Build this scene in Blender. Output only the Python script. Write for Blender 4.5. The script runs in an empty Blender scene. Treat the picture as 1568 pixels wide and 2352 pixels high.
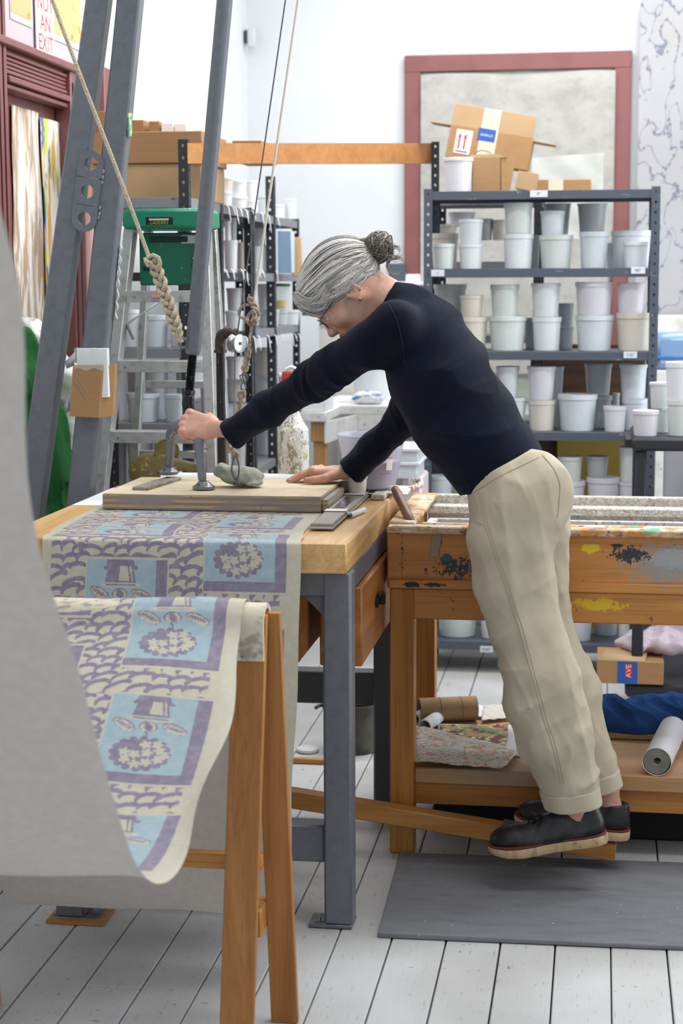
import bpy, bmesh, math, random
import numpy as np
from mathutils import Vector, Matrix
PI = math.pi
random.seed(7); RNG = np.random.default_rng(7)
SC = bpy.context.scene; COL = SC.collection

# ---------------------------------------------------------------- camera
FPX = 3949.0; PITCH, YAW, ROLL = .13302, .14942, -.00404
HC = 1.52
_cy, _sy, _cp, _sp = math.cos(YAW), math.sin(YAW), math.cos(PITCH), math.sin(PITCH)
FW = np.array([-_sy*_cp, _cy*_cp, -_sp]); _R = np.array([_cy, _sy, 0.]); _U = np.cross(_R, FW)
CR = math.cos(ROLL)*_R + math.sin(ROLL)*_U; CU = -math.sin(ROLL)*_R + math.cos(ROLL)*_U
camd = bpy.data.cameras.new('camera'); cam = bpy.data.objects.new('camera', camd); COL.objects.link(cam)
cam.matrix_world = Matrix(((CR[0], CU[0], -FW[0], 0), (CR[1], CU[1], -FW[1], 0), (CR[2], CU[2], -FW[2], HC), (0, 0, 0, 1)))
camd.sensor_fit = 'VERTICAL'; camd.sensor_height = 36; camd.sensor_width = 24; camd.lens = FPX*36/2352
camd.clip_start = .05; camd.clip_end = 60
camd.dof.use_dof = True; camd.dof.focus_distance = 4.35; camd.dof.aperture_fstop = 4.5
SC.camera = cam
# ---------------------------------------------------------------- world and lamps
w = bpy.data.worlds.new('room_ambient'); SC.world = w; w.use_nodes = True
w.node_tree.nodes['Background'].inputs[0].default_value = (.93, .96, 1, 1)
w.node_tree.nodes['Background'].inputs[1].default_value = .60
def area(name, loc, size, power, col=(1, 1, 1), rot=(0, 0, 0)):
    l = bpy.data.lights.new(name, 'AREA'); l.shape = 'RECTANGLE'; l.size, l.size_y = size; l.energy = power; l.color = col
    o = bpy.data.objects.new(name, l); COL.objects.link(o); o.location = loc; o.rotation_euler = rot; return o
area('ceiling_strip_light', (-.1, 6.3, 3.55), (2.6, .5), 72, (1, .99, .97))
area('ceiling_strip_light', (.2, 4.6, 3.55), (2.4, .35), 38, (1, .99, .97))
area('ceiling_strip_light', (.1, 8.1, 3.5), (2.6, .5), 48, (1, .99, .97))
area('ceiling_strip_light', (.7, 3.2, 3.5), (1.6, .5), 26, (1, .99, .97))
area('daylight_window', (3.3, 5.8, 1.9), (4.2, 2.4), 95, (.93, .97, 1), (0, math.radians(78), 0))
SC.view_settings.view_transform = 'Standard'; SC.view_settings.look = 'None'
SC.view_settings.exposure = 0.08; SC.view_settings.gamma = 1.0; SC.view_settings.use_curve_mapping = False

# ---------------------------------------------------------------- helpers: a point of the photo on a real plane
def _ray(x, y): return FW*FPX + CR*(x-784) - CU*(y-1176)
def aY(x, y, Y): d = _ray(x, y); return np.array([0, 0, HC]) + d*(Y/d[1])
def aZ(x, y, z): d = _ray(x, y); return np.array([0, 0, HC]) + d*((z-HC)/d[2])
def aX(x, y, X): d = _ray(x, y); return np.array([0, 0, HC]) + d*(X/d[0])
def V(*a): return np.array(a, float)
def nrm(v): v = np.asarray(v, float); return v/(np.linalg.norm(v)+1e-12)

class MB:
    """collects shapes in world coordinates; build() links them as ONE mesh object"""
    def __init__(s): s.v = []; s.f = []; s.n = 0
    def add(s, v, f):
        v = np.asarray(v, float).reshape(-1, 3); s.v.append(v)
        s.f += [tuple(int(i)+s.n for i in q) for q in f]; s.n += len(v); return s
    def box(s, lo, hi, ch=0.002, R=None, c=None):
        lo = V(*lo); hi = V(*hi); m = (lo+hi)/2; h = np.abs(hi-lo)/2; ch = min(ch, h.min()*.45)
        vs = []; idx = {}
        for sx in (-1, 1):
            for sy in (-1, 1):
                for sz in (-1, 1):
                    S = V(sx, sy, sz)
                    for k in range(3):
                        p = S*(h-ch); p[k] = S[k]*h[k]; idx[(sx, sy, sz, k)] = len(vs); vs.append(p)
        F = []
        for k in range(3):
            a, b = [i for i in range(3) if i != k]
            for sk in (-1, 1):
                q = []
                for (sa, sb) in ((-1, -1), (1, -1), (1, 1), (-1, 1)):
                    t = [0, 0, 0]; t[k] = sk; t[a] = sa; t[b] = sb; q.append(idx[(*t, k)])
                F.append(q)
        for k in range(3):
            a, b = [i for i in range(3) if i != k]
            for sa in (-1, 1):
                for sb in (-1, 1):
                    t0 = [0, 0, 0]; t0[a] = sa; t0[b] = sb; t1 = list(t0); t0[k] = -1; t1[k] = 1
                    F.append([idx[(*t0, a)], idx[(*t1, a)], idx[(*t1, b)], idx[(*t0, b)]])
        for sx in (-1, 1):
            for sy in (-1, 1):
                for sz in (-1, 1): F.append([idx[(sx, sy, sz, k)] for k in range(3)])
        vs = np.array(vs)
        if R is not None: vs = vs@np.array(R).T
        return s.add(vs+(m if c is None else V(*c)), F)
    def beam(s, a, b, w, h, side=None, ch=.002):
        """rectangular bar from a to b, w wide along side, h thick across"""
        a = V(*a); b = V(*b); d = nrm(b-a); side = nrm(np.asarray(side if side is not None else (1, 0, 0), float))
        side = nrm(side-d*(side@d)); t = np.cross(d, side)
        R = np.array([side, t, d]).T; L = np.linalg.norm(b-a)
        return s.box((-w/2, -h/2, -L/2), (w/2, h/2, L/2), ch, R, (a+b)/2)
    def tube(s, path, r, n=12, caps=True, sq=(1, 1), up=None, twist=0):
        P = np.array(path, float); m = len(P); r = np.broadcast_to(np.asarray(r, float), (m,))
        T = np.gradient(P, axis=0); T /= (np.linalg.norm(T, axis=1)[:, None]+1e-12)
        u = V(0, 0, 1) if up is None else nrm(up)
        if abs(u@T[0]) > .95 and up is None: u = V(1, 0, 0)
        vs = []
        for i in range(m):
            u = nrm(u-T[i]*(u@T[i])); b = np.cross(T[i], u)
            an = np.linspace(0, 2*PI, n, endpoint=False)+twist*i
            vs.append(P[i]+r[i]*(np.cos(an)[:, None]*u*sq[0]+np.sin(an)[:, None]*b*sq[1]))
        F = [(i*n+j, i*n+(j+1) % n, (i+1)*n+(j+1) % n, (i+1)*n+j) for i in range(m-1) for j in range(n)]
        if caps: F += [tuple(range(n))[::-1], tuple((m-1)*n+j for j in range(n))]
        return s.add(np.concatenate(vs), F)
    def lathe(s, prof, c=(0, 0, 0), n=24, ax=(0, 0, 1), closed=False, caps=True):
        z = nrm(ax); x = nrm(np.cross(z, (0, 1, 0)) if abs(z[1]) < .9 else np.cross(z, (1, 0, 0))); y = np.cross(z, x)
        an = np.linspace(0, 2*PI, n, endpoint=False); m = len(prof); c = V(*c)
        vs = np.concatenate([c+z*h+r*(np.cos(an)[:, None]*x+np.sin(an)[:, None]*y) for r, h in prof])
        F = [(i*n+j, i*n+(j+1) % n, (i+1)*n+(j+1) % n, (i+1)*n+j) for i in range(m-1) for j in range(n)]
        if closed: F += [((m-1)*n+j, (m-1)*n+(j+1) % n, (j+1) % n, j) for j in range(n)]
        elif caps:
            if prof[0][0] > 1e-4: F.append(tuple(range(n)))
            if prof[-1][0] > 1e-4: F.append(tuple((m-1)*n+j for j in range(n))[::-1])
        return s.add(vs, F)
    def grid(s, G, cu=False, cv=False):
        G = np.asarray(G, float); a, b = G.shape[:2]
        F = [(i*b+j, i*b+(j+1) % b, ((i+1) % a)*b+(j+1) % b, ((i+1) % a)*b+j) for i in range(a-(0 if cu else 1)) for j in range(b-(0 if cv else 1))]
        return s.add(G.reshape(-1, 3), F)
    def prism(s, poly, o, ex, ey, d):
        """2D polygon in plane (o,ex,ey) pushed along d"""
        o = V(*o); ex = V(*ex); ey = V(*ey); d = V(*d); k = len(poly)
        a = np.array([o+ex*x+ey*y for x, y in poly]); vs = np.concatenate([a, a+d])
        return s.add(vs, [tuple(range(k)), tuple(range(k, 2*k))[::-1]]+[(i, (i+1) % k, k+(i+1) % k, k+i) for i in range(k)])
    def ball(s, c, r, n=12, m=8):
        r = np.broadcast_to(np.asarray(r, float), (3,)); th = np.linspace(0, PI, m+1)
        G = np.array([[[math.sin(t)*math.cos(p), math.sin(t)*math.sin(p), math.cos(t)] for p in np.linspace(0, 2*PI, n, endpoint=False)] for t in th])
        return s.grid(V(*c)+G*r, cv=True)
    def build(s, name, m=None, parent=None, smooth=40, recalc=True, origin=None, shadow=True):
        v = np.concatenate(s.v); me = bpy.data.meshes.new(name)
        off = wloc(parent) if parent else (V(*origin) if origin is not None else V((v[:, 0].min()+v[:, 0].max())/2, (v[:, 1].min()+v[:, 1].max())/2, v[:, 2].min()))
        me.from_pydata((v-off).tolist(), [], s.f)
        if recalc:
            bm = bmesh.new(); bm.from_mesh(me); bmesh.ops.recalc_face_normals(bm, faces=bm.faces); bm.to_mesh(me); bm.free()
        return link(me, name, m, parent, smooth, off)
def link(me, name, m, parent, smooth=40, off=None):
    o = bpy.data.objects.new(name, me); COL.objects.link(o)
    if parent: o.parent = parent
    else: o.location = off
    if m: me.materials.append(m)
    if smooth:
        me.polygons.foreach_set('use_smooth', [True]*len(me.polygons))
        if smooth < 170: me.set_sharp_from_angle(angle=math.radians(smooth))
    me.update(); return o
def wloc(o):
    l = V(*o.location)
    return l+(wloc(o.parent) if o.parent else 0)
def tag(o, label=None, cat=None, group=None, kind=None):
    if label: o['label'] = label
    if cat: o['category'] = cat
    if group: o['group'] = group
    if kind: o['kind'] = kind
    return o
def thing(name, label, cat, loc, group=None):
    o = bpy.data.objects.new(name, None); COL.objects.link(o); o.location = loc; o.empty_display_size = .05
    return tag(o, label, cat, group)
def struct(name, mb, m, **k): o = mb.build(name, m, **k); o['kind'] = 'structure'; return o
def rotz(a): c, s = math.cos(a), math.sin(a); return np.array([[c, -s, 0], [s, c, 0], [0, 0, 1]])
def roty(a): c, s = math.cos(a), math.sin(a); return np.array([[c, 0, s], [0, 1, 0], [-s, 0, c]])
def rotx(a): c, s = math.cos(a), math.sin(a); return np.array([[1, 0, 0], [0, c, -s], [0, s, c]])

# ---------------------------------------------------------------- materials
def lin(h):
    if not isinstance(h, str): return (*h, 1)
    h = h.lstrip('#'); c = [int(h[i:i+2], 16)/255 for i in (0, 2, 4)]
    return (*[x/12.92 if x <= .04045 else ((x+.055)/1.055)**2.4 for x in c], 1)
class NT:
    def __init__(s, name):
        s.m = bpy.data.materials.new(name); s.m.use_nodes = True; s.t = s.m.node_tree
        s.b = s.t.nodes['Principled BSDF']; s.tc = s.t.nodes.new('ShaderNodeTexCoord')
    def nd(s, k, **kw):
        n = s.t.nodes.new(k)
        for a, b in kw.items(): setattr(n, a, b)
        return n
    def ln(s, a, b): s.t.links.new(a, b)
    def mp(s, scale, rot=(0, 0, 0), src='Object'):
        n = s.nd('ShaderNodeMapping'); n.inputs['Scale'].default_value = scale if hasattr(scale, '__len__') else (scale,)*3
        n.inputs['Rotation'].default_value = rot; s.ln(s.tc.outputs[src], n.inputs[0]); return n.outputs[0]
    def noise(s, vec, detail=3, rough=.55, dist=0):
        n = s.nd('ShaderNodeTexNoise'); s.ln(vec, n.inputs['Vector']); n.inputs['Scale'].default_value = 1
        n.inputs['Detail'].default_value = detail; n.inputs['Roughness'].default_value = rough; n.inputs['Distortion'].default_value = dist
        return n.outputs['Fac']
    def voro(s, vec, rnd=1, feat='F1', out='Distance'):
        n = s.nd('ShaderNodeTexVoronoi', feature=feat); s.ln(vec, n.inputs['Vector']); n.inputs['Scale'].default_value = 1
        n.inputs['Randomness'].default_value = rnd; return n.outputs[out]
    def rng(s, val, a, b, c=0, d=1):
        n = s.nd('ShaderNodeMapRange'); s.ln(val, n.inputs[0]); n.inputs[1].default_value = a; n.inputs[2].default_value = b
        n.inputs[3].default_value = c; n.inputs[4].default_value = d; return n.outputs[0]
    def math(s, op, a, b):
        n = s.nd('ShaderNodeMath', operation=op)
        for i, x in enumerate((a, b)):
            if isinstance(x, (int, float)): n.inputs[i].default_value = x
            else: s.ln(x, n.inputs[i])
        return n.outputs[0]
    def mix(s, fac, a, b):
        n = s.nd('ShaderNodeMix', data_type='RGBA')
        for i, x in ((0, fac), (6, a), (7, b)):
            if isinstance(x, (int, float)): n.inputs[i].default_value = x
            elif isinstance(x, (tuple, str)): n.inputs[i].default_value = lin(x) if isinstance(x, str) else x
            else: s.ln(x, n.inputs[i])
        return n.outputs[2]
    def bump(s, h, st=.3, dist=.002):
        n = s.nd('ShaderNodeBump'); n.inputs['Strength'].default_value = st; n.inputs['Distance'].default_value = dist
        s.ln(h, n.inputs['Height']); s.ln(n.outputs[0], s.b.inputs['Normal'])
    def done(s, col, rough=.6, metal=0, spec=.5):
        if isinstance(col, (str, tuple)): s.b.inputs['Base Color'].default_value = lin(col) if isinstance(col, str) else col
        else: s.ln(col, s.b.inputs['Base Color'])
        if isinstance(rough, (int, float)): s.b.inputs['Roughness'].default_value = rough
        else: s.ln(rough, s.b.inputs['Roughness'])
        s.b.inputs['Metallic'].default_value = metal; s.b.inputs['Specular IOR Level'].default_value = spec
        return s.m
_mc = {}
def mat(name, col, rough=.6, metal=0, spec=.5, layers=(), bump=None, src='Object'):
    """base colour + list of (scale, lo, hi, colour[, 'v']) noise / voronoi spot layers"""
    if name in _mc: return _mc[name]
    t = NT(name); c = lin(col) if isinstance(col, str) else col; c = tuple(c)
    for L in layers:
        sc, lo, hi, c2 = L[:4]
        if len(L) > 4 and L[4] == 'v':
            d = t.rng(t.voro(t.mp(sc, src=src)), lo, hi, 1, 0)
            k = t.rng(t.voro(t.mp(sc, src=src), out='Color'), .0, 1) if False else None
            mk = d
        else: mk = t.rng(t.noise(t.mp(sc, src=src), 4), lo, hi)
        if len(L) > 5: mk = t.math('MULTIPLY', mk, L[5])
        c = t.mix(mk, c, c2)
    if bump: t.bump(t.noise(t.mp(bump[0], src=src), 4), bump[1], bump[2] if len(bump) > 2 else .002)
    m = t.done(c, rough, metal, spec); _mc[name] = m; return m
def stain(m, c, r, col, sc, lo, hi):
    """a paint stain with its own shape, mixed over a material's colour"""
    nt = m.node_tree; b = nt.nodes['Principled BSDF']; src = b.inputs['Base Color'].links[0].from_socket
    tc = nt.nodes.new('ShaderNodeTexCoord'); mp_ = nt.nodes.new('ShaderNodeMapping'); mp_.vector_type = 'POINT'; nt.links.new(tc.outputs['Object'], mp_.inputs[0])
    mp_.inputs['Scale'].default_value = [1/q for q in r]; mp_.inputs['Location'].default_value = [-a/q for a, q in zip(c, r)]
    ln_ = nt.nodes.new('ShaderNodeVectorMath'); ln_.operation = 'LENGTH'; nt.links.new(mp_.outputs[0], ln_.inputs[0])
    n = nt.nodes.new('ShaderNodeTexNoise'); n.inputs['Scale'].default_value = sc; n.inputs['Detail'].default_value = 6; n.inputs['Roughness'].default_value = .7; nt.links.new(tc.outputs['Object'], n.inputs['Vector'])
    s_ = nt.nodes.new('ShaderNodeMath'); s_.operation = 'MULTIPLY_ADD'; nt.links.new(ln_.outputs['Value'], s_.inputs[0]); s_.inputs[1].default_value = -.5; nt.links.new(n.outputs['Fac'], s_.inputs[2])
    q = nt.nodes.new('ShaderNodeMapRange'); nt.links.new(s_.outputs[0], q.inputs[0]); q.inputs[1].default_value = lo; q.inputs[2].default_value = hi
    x = nt.nodes.new('ShaderNodeMix'); x.data_type = 'RGBA'; nt.links.new(q.outputs[0], x.inputs[0]); nt.links.new(src, x.inputs[6]); x.inputs[7].default_value = lin(col); nt.links.new(x.outputs[2], b.inputs['Base Color'])
def wood(name, c1, c2, axis=0, rough=.45, sc=1., spots=(), spec=.4):
    if name in _mc: return _mc[name]
    t = NT(name); s = [26*sc]*3; s[axis] = 1.6*sc; f = [220*sc]*3; f[axis] = 6*sc
    n1 = t.noise(t.mp(s), 4, .6, .9); n2 = t.noise(t.mp(f), 3, .6)
    c = t.mix(t.rng(n1, .36, .66), c1, c2)
    k = nrm(np.array(lin(c1)[:3])); dk = tuple(np.array(lin(c2)[:3])*.62)+(1,)
    c = t.mix(t.rng(n2, .5, .75, 0, .55), c, dk)
    for L in spots:
        mk = t.rng(t.noise(t.mp(L[0]), 4, .6), L[1], L[2])
        if len(L) > 4: mk = t.math('MULTIPLY', mk, t.rng(t.noise(t.mp(L[4]), 2), L[5], L[6]))
        c = t.mix(mk, c, L[3])
    t.bump(n2, .15, .001); m = t.done(c, rough, 0, spec); _mc[name] = m; return m

# ---------------------------------------------------------------- implicit surfaces (one continuous skin out of tapered limbs)
def smin(a, b, k):
    h = np.clip(.5+.5*(b-a)/k, 0, 1); return b+(a-b)*h-k*h*(1-h)
def smax(a, b, k): return -smin(-a, -b, k)
def cone(P, a, b, ra, rb):
    a = V(*a); b = V(*b); d = b-a; t = np.clip(((P-a)@d)/(d@d+1e-12), 0, 1)
    return np.linalg.norm(P-a-t[:, None]*d, axis=1)-(ra+(rb-ra)*t)
def econe(P, a, b, ra, rb, side, f):
    """tapered limb whose section is f times thicker along 'side'"""
    s_ = nrm(side); a = V(*a); b = V(*b)
    sq = lambda Q: Q-np.outer(Q@s_, s_)*(1-1/f) if Q.ndim == 2 else Q-s_*(Q@s_)*(1-1/f)
    return cone(sq(P), sq(a), sq(b), ra, rb)
def ellip(P, c, r, R=None):
    Q = P-V(*c)
    if R is not None: Q = Q@np.array(R)
    r = V(*r); k0 = np.linalg.norm(Q/r, axis=1); k1 = np.linalg.norm(Q/(r*r), axis=1)
    return k0*(k0-1)/(k1+1e-9)
def surfnet(fn, lo, hi, h, sparse=True):
    """naive surface nets; only blocks near the surface are evaluated"""
    lo = V(*lo); hi = V(*hi); n = np.ceil((hi-lo)/h).astype(int)+1; B = 12
    nb = np.ceil(n/B).astype(int); n = nb*B+1
    D = np.full(n, 1., np.float32)
    cx = [lo[i]+(np.arange(nb[i])*B+B/2)*h for i in range(3)]
    CX = np.stack(np.meshgrid(*cx, indexing='ij'), -1).reshape(-1, 3); cd = fn(CX)
    thr = B*h*.5*1.75*1.35
    D = np.repeat(np.repeat(np.repeat(np.sign(cd).reshape(nb), B, 0), B, 1), B, 2).astype(np.float32)
    D = np.pad(D, ((0, 1),)*3, mode='edge')
    act = np.argwhere((np.abs(cd) < thr).reshape(nb)); g = np.arange(B+1)
    gg = np.stack(np.meshgrid(g, g, g, indexing='ij'), -1).reshape(-1, 3)
    for c0 in range(0, len(act), 160):
        A = act[c0:c0+160]; I = (A[:, None, :]*B+gg[None]).reshape(-1, 3)
        D[I[:, 0], I[:, 1], I[:, 2]] = fn(lo+I*h)
    S = D < 0; M = np.zeros(n-1, int); acc = np.zeros((*(n-1), 3), np.float32); cnt = np.zeros(n-1, np.float32)
    sl_ = lambda o, m_: tuple(slice(o[i], o[i]+m_[i]) for i in range(3))
    m_ = n-1
    for ax in range(3):
        o1, o2 = [i for i in range(3) if i != ax]
        for a in (0, 1):
            for b in (0, 1):
                p = [0, 0, 0]; p[o1] = a; p[o2] = b; q = list(p); q[ax] = 1
                d0 = D[sl_(p, m_)]; d1 = D[sl_(q, m_)]; cr = (d0 < 0) != (d1 < 0)
                t = np.where(cr, d0/(d0-d1+1e-12), 0)
                acc[..., ax] += np.where(cr, t, 0); acc[..., o1] += a*cr; acc[..., o2] += b*cr; cnt += cr
    has = cnt > 0; vid = np.full(m_, -1); k = has.sum(); vid[has] = np.arange(k)
    ix = np.argwhere(has); vs = lo+(ix+acc[has]/cnt[has][:, None])*h; F = []
    for ax in range(3):
        o1, o2 = [i for i in range(3) if i != ax]
        a = [1, 1, 1]; a[ax] = 0; sz = m_-np.array(a)
        if (sz <= 0).any(): continue
        p = list(a); q = list(a); q[ax] += 1
        szz = [m_[i]-a[i] for i in range(3)]
        d0 = S[tuple(slice(p[i], p[i]+szz[i]) for i in range(3))]; d1 = S[tuple(slice(q[i], q[i]+szz[i]) for i in range(3))]
        for sgn, mask in ((0, d0 & ~d1), (1, ~d0 & d1)):
            e = np.argwhere(mask)+a
            def cell(da, db):
                c_ = e.copy(); c_[:, o1] -= da; c_[:, o2] -= db; return vid[c_[:, 0], c_[:, 1], c_[:, 2]]
            f4 = np.stack([cell(0, 0), cell(1, 0), cell(1, 1), cell(0, 1)], -1)
            flip = (sgn == 0) ^ (ax == 1)
            F.append(f4[:, ::-1] if flip else f4)
    F = np.concatenate(F); F = F[(F >= 0).all(1)]
    return vs, F
def relax(v, F, it=2, lam=.5):
    e = np.concatenate([F[:, [i, (i+1) % 4]] for i in range(4)])
    for _ in range(it):
        s_ = np.zeros_like(v); c_ = np.zeros(len(v)); np.add.at(s_, e[:, 0], v[e[:, 1]]); np.add.at(s_, e[:, 1], v[e[:, 0]]); np.add.at(c_, e[:, 0], 1); np.add.at(c_, e[:, 1], 1)
        v = v+lam*(s_/c_[:, None]-v)
    return v
_PT = np.random.default_rng(77).random((32, 32, 32)).astype(np.float32)
def vnoise(P):
    i = np.floor(P).astype(int); f = P-i; f = f*f*(3-2*f); r = 0
    for a in (0, 1):
        for b in (0, 1):
            for c in (0, 1):
                w_ = (f[:, 0] if a else 1-f[:, 0])*(f[:, 1] if b else 1-f[:, 1])*(f[:, 2] if c else 1-f[:, 2])
                r = r+w_*_PT[(i[:, 0]+a) & 31, (i[:, 1]+b) & 31, (i[:, 2]+c) & 31]
    return r
def ridge(P, u, v, w, fu, fv, fw, warp=.4):
    """cloth folds running along u (low frequency fu)"""
    Q = np.stack([P@V(*u)*fu, P@V(*v)*fv, P@V(*w)*fw], -1); Q = Q+warp*vnoise(Q*.8+7)[:, None]
    return (1-np.abs(2*vnoise(Q)-1))**2
def qmesh(name, v, F, m, parent=None, origin=None, smooth=180):
    off = wloc(parent) if parent is not None else (V(*origin) if origin is not None else V(v[:, 0].mean(), v[:, 1].mean(), v[:, 2].min()))
    me = bpy.data.meshes.new(name); v = v-off
    me.vertices.add(len(v)); me.vertices.foreach_set('co', v.astype(np.float32).ravel()); me.loops.add(F.size); me.loops.foreach_set('vertex_index', F.astype(np.int32).ravel())
    me.polygons.add(len(F)); me.polygons.foreach_set('loop_start', np.arange(0, F.size, 4)); me.polygons.foreach_set('loop_total', np.full(len(F), 4)); me.update(calc_edges=True); me.validate()
    return link(me, name, m, parent, smooth, off)
def sdfobj(name, fn, lo, hi, h, m, parent=None, origin=None, it=1):
    v, F = surfnet(fn, lo, hi, h); v = relax(v, F, it); return qmesh(name, v, F, m, parent, origin)
# ================================================================ THE SETTING
M_wall = mat('wall_paint', '#d4d7db', .8, layers=[(1.2, .45, .7, '#cdd0d4')], bump=(40, .1))
M_maroon = mat('maroon_paint', '#7f4f4e', .5, layers=[(6, .5, .8, '#714342'), (60, .70, .76, '#a07a76')], bump=(30, .15))
# floor boards: each a plank, 126 mm wide, running away from the camera
tfl = NT('floor_paint')
_o = tfl.nd('ShaderNodeObjectInfo')
_a = tfl.nd('ShaderNodeVectorMath', operation='ADD'); _g = tfl.nd('ShaderNodeNewGeometry'); tfl.ln(_g.outputs['Position'], _a.inputs[0])
def fmap(scale):
    n = tfl.nd('ShaderNodeMapping'); n.inputs['Scale'].default_value = scale; tfl.ln(_g.outputs['Position'], n.inputs[0]); return n.outputs[0]
c = tfl.mix(tfl.rng(tfl.noise(fmap((3, 2, 1)), 3), .35, .7), '#d0d2d4', '#b8babb')
c = tfl.mix(tfl.rng(_o.outputs['Random'], 0, 1, 0, .35), c, '#c8c9c9')
c = tfl.mix(tfl.rng(tfl.noise(fmap((130, 14, 1)), 5, .7), .6, .72, 0, .75), c, '#7d7b77')
c = tfl.mix(tfl.math('MULTIPLY', tfl.rng(tfl.noise(fmap((46, 40, 1)), 5, .7), .62, .68), tfl.rng(tfl.noise(fmap((2.2, 1.9, 1)), 2), .5, .62)), c, '#6d655c')
c = tfl.mix(tfl.math('MULTIPLY', tfl.rng(tfl.noise(fmap((34, 60, 3)), 3), .68, .7), tfl.rng(tfl.noise(fmap((1.7, 3, 5)), 1), .52, .6)), c, '#b5836a')
c = tfl.mix(tfl.math('MULTIPLY', tfl.rng(tfl.noise(fmap((25, 60, 9)), 3), .7, .72), tfl.rng(tfl.noise(fmap((2.7, 3, 7)), 1), .5, .6)), c, '#4a4f70')
c = tfl.mix(tfl.rng(tfl.noise(fmap((1.1, 1.0, 4)), 2), .5, .75, 0, .5), c, '#8f877c')
tfl.bump(tfl.noise(fmap((130, 14, 1)), 5, .7), .35, .002)
M_floor = tfl.done(c, .5)
fl = bpy.data.objects.new('floor', None); COL.objects.link(fl); fl['kind'] = 'structure'; fl.location = (0, 5, 0)
sub = MB().box((-2.0, .2, -.08), (3.2, 9.2, -.024), 0).build('subfloor', mat('dark_gap', '#2e2b28', .9), fl)
pitch = .1263; x0 = .044-19*pitch
for i in range(41):
    xa = x0+i*pitch; ys = [.3, 9.1]
    k = random.uniform(1.2, 8.4)
    if xa < -1.95-pitch or xa > 3.0: continue
    if 2 < i: ys = [.3, k, 9.1] if abs(k-4.3) > .8 or i % 4 == 0 else [.3, 9.1]
    for a, b in zip(ys[:-1], ys[1:]):
        g = .0022+.0018*random.random(); dz = random.uniform(-.0016, 0)
        pl = MB().box((xa+g/2+.0006, a+.0012, -.024), (xa+pitch-g/2, b-.0012, dz), .0022).build('plank', M_floor, fl, smooth=0)
# walls
struct('wall_back', MB().box((-1.95, 9.0, 0), (3.2, 9.12, 3.7), 0), M_wall)
LW = MB().box((-1.95, .3, 0), (-1.84, 5.18, 3.7), 0).box((-1.95, 5.18, 2.2), (-1.84, 5.82, 3.7), 0).box((-1.95, 5.82, 0), (-1.84, 9.0, 3.7), 0).box((-1.99, 5.0, 0), (-1.95, 6.3, 2.7), 0)
struct('wall_left', LW, M_wall)
# left door: maroon casing, header mouldings, pinned paper samples
dr = bpy.data.objects.new('door_1', None); COL.objects.link(dr); dr['kind'] = 'structure'; dr.location = (-1.84, 5.5, 0)
MB().box((-1.90, 5.18, .02), (-1.86, 5.82, 2.16), .003).build('panel', M_maroon, dr)
m = MB()
m.box((-1.86, 5.04, 0), (-1.81, 5.185, 2.7), .004)
for i in range(3): m.box((-1.81, 5.062+i*.040, 0), (-1.803, 5.084+i*.040, 2.55), .003)
m.build('casing', M_maroon, dr)
m = MB().box((-1.86, 5.80, 0), (-1.80, 5.92, 2.255), .004)
for i in range(2): m.box((-1.80, 5.815+i*.05, 0), (-1.793, 5.85+i*.05, 2.2), .003)
m.build('casing', M_maroon, dr)
MB().box((-1.86, 5.18, 2.11), (-1.825, 5.80, 2.25), .004).build('moulding', M_maroon, dr)
for k, (z, h, d) in enumerate(((2.112, .016, .014), (2.132, .02, .024), (2.158, .012, .014), (2.174, .010, .009), (2.187, .010, .009), (2.200, .010, .009), (2.213, .012, .014))):
    MB().box((-1.825, 5.185, z), (-1.825+d, 5.795, z+h), .003).build('moulding', M_maroon, dr)
MB().box((-1.86, 5.04, 2.235), (-1.79, 5.93, 2.262), .005).build('ledge', M_maroon, dr)
M_mauve = mat('mauve_paint', '#c5b7bb', .6)
MB().box((-1.86, 5.185, 2.262), (-1.83, 6.1, 2.70), .002).build('lintel_board', M_mauve, dr)
# pinned prints on that door
def wallsheet(y0, y1, z0, z1, x, name, m, label, cat, wav=.006):
    ny, nz = 18, 26; G = np.zeros((nz, ny, 3))
    for i, z in enumerate(np.linspace(z0, z1, nz)):
        for j, y in enumerate(np.linspace(y0, y1, ny)):
            G[i, j] = (x+.004+wav*(1+math.sin(y*33+z*6+z0))*(1-.7*(z-z0)/(z1-z0)), y+.004*math.sin(z*19+y), z)
    o = MB().grid(G).build(name, m, recalc=False, smooth=180)
    md = o.modifiers.new('thick', 'SOLIDIFY'); md.thickness = .0015
    return tag(o, label, cat)
t = NT('brown_wave_print'); v = t.mp((1, 30, 4))
c = t.mix(t.rng(t.noise(v, 3, .6, .6), .45, .56), '#efe9e1', '#b79d86'); c = t.mix(t.rng(t.noise(t.mp((1, 60, 6)), 3), .6, .7), c, '#d8c9b8')
M_p1 = t.done(c, .8)
t = NT('rainbow_arch_print'); v = t.mp((1, 22, 3))
c = t.mix(t.rng(t.noise(v, 2, .5, .6), .52, .58), '#f0ece2', '#e0a74e'); c = t.mix(t.rng(t.noise(t.mp((2, 26, 5)), 2, .5, .5), .55, .6), c, '#4f78b5')
c = t.mix(t.rng(t.noise(t.mp((5, 34, 5)), 2, .5, .5), .56, .62), c, '#d9d94a'); c = t.mix(t.rng(t.noise(t.mp((9, 24, 4)), 2, .5, .5), .6, .66), c, '#e9b7b0')
M_p2 = t.done(c, .8)
wallsheet(5.335, 5.61, 1.22, 2.08, -1.86, 'print_sheet', M_p1, 'white and brown wavy striped print pinned to the maroon door at left', 'print', .008)
wallsheet(5.60, 5.87, 1.2, 2.065, -1.85, 'print_sheet', M_p2, 'rainbow arch print in orange, blue and yellow pinned to the maroon door', 'print')
M_pink = mat('pink_board', '#e3b5ac', .7)
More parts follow.
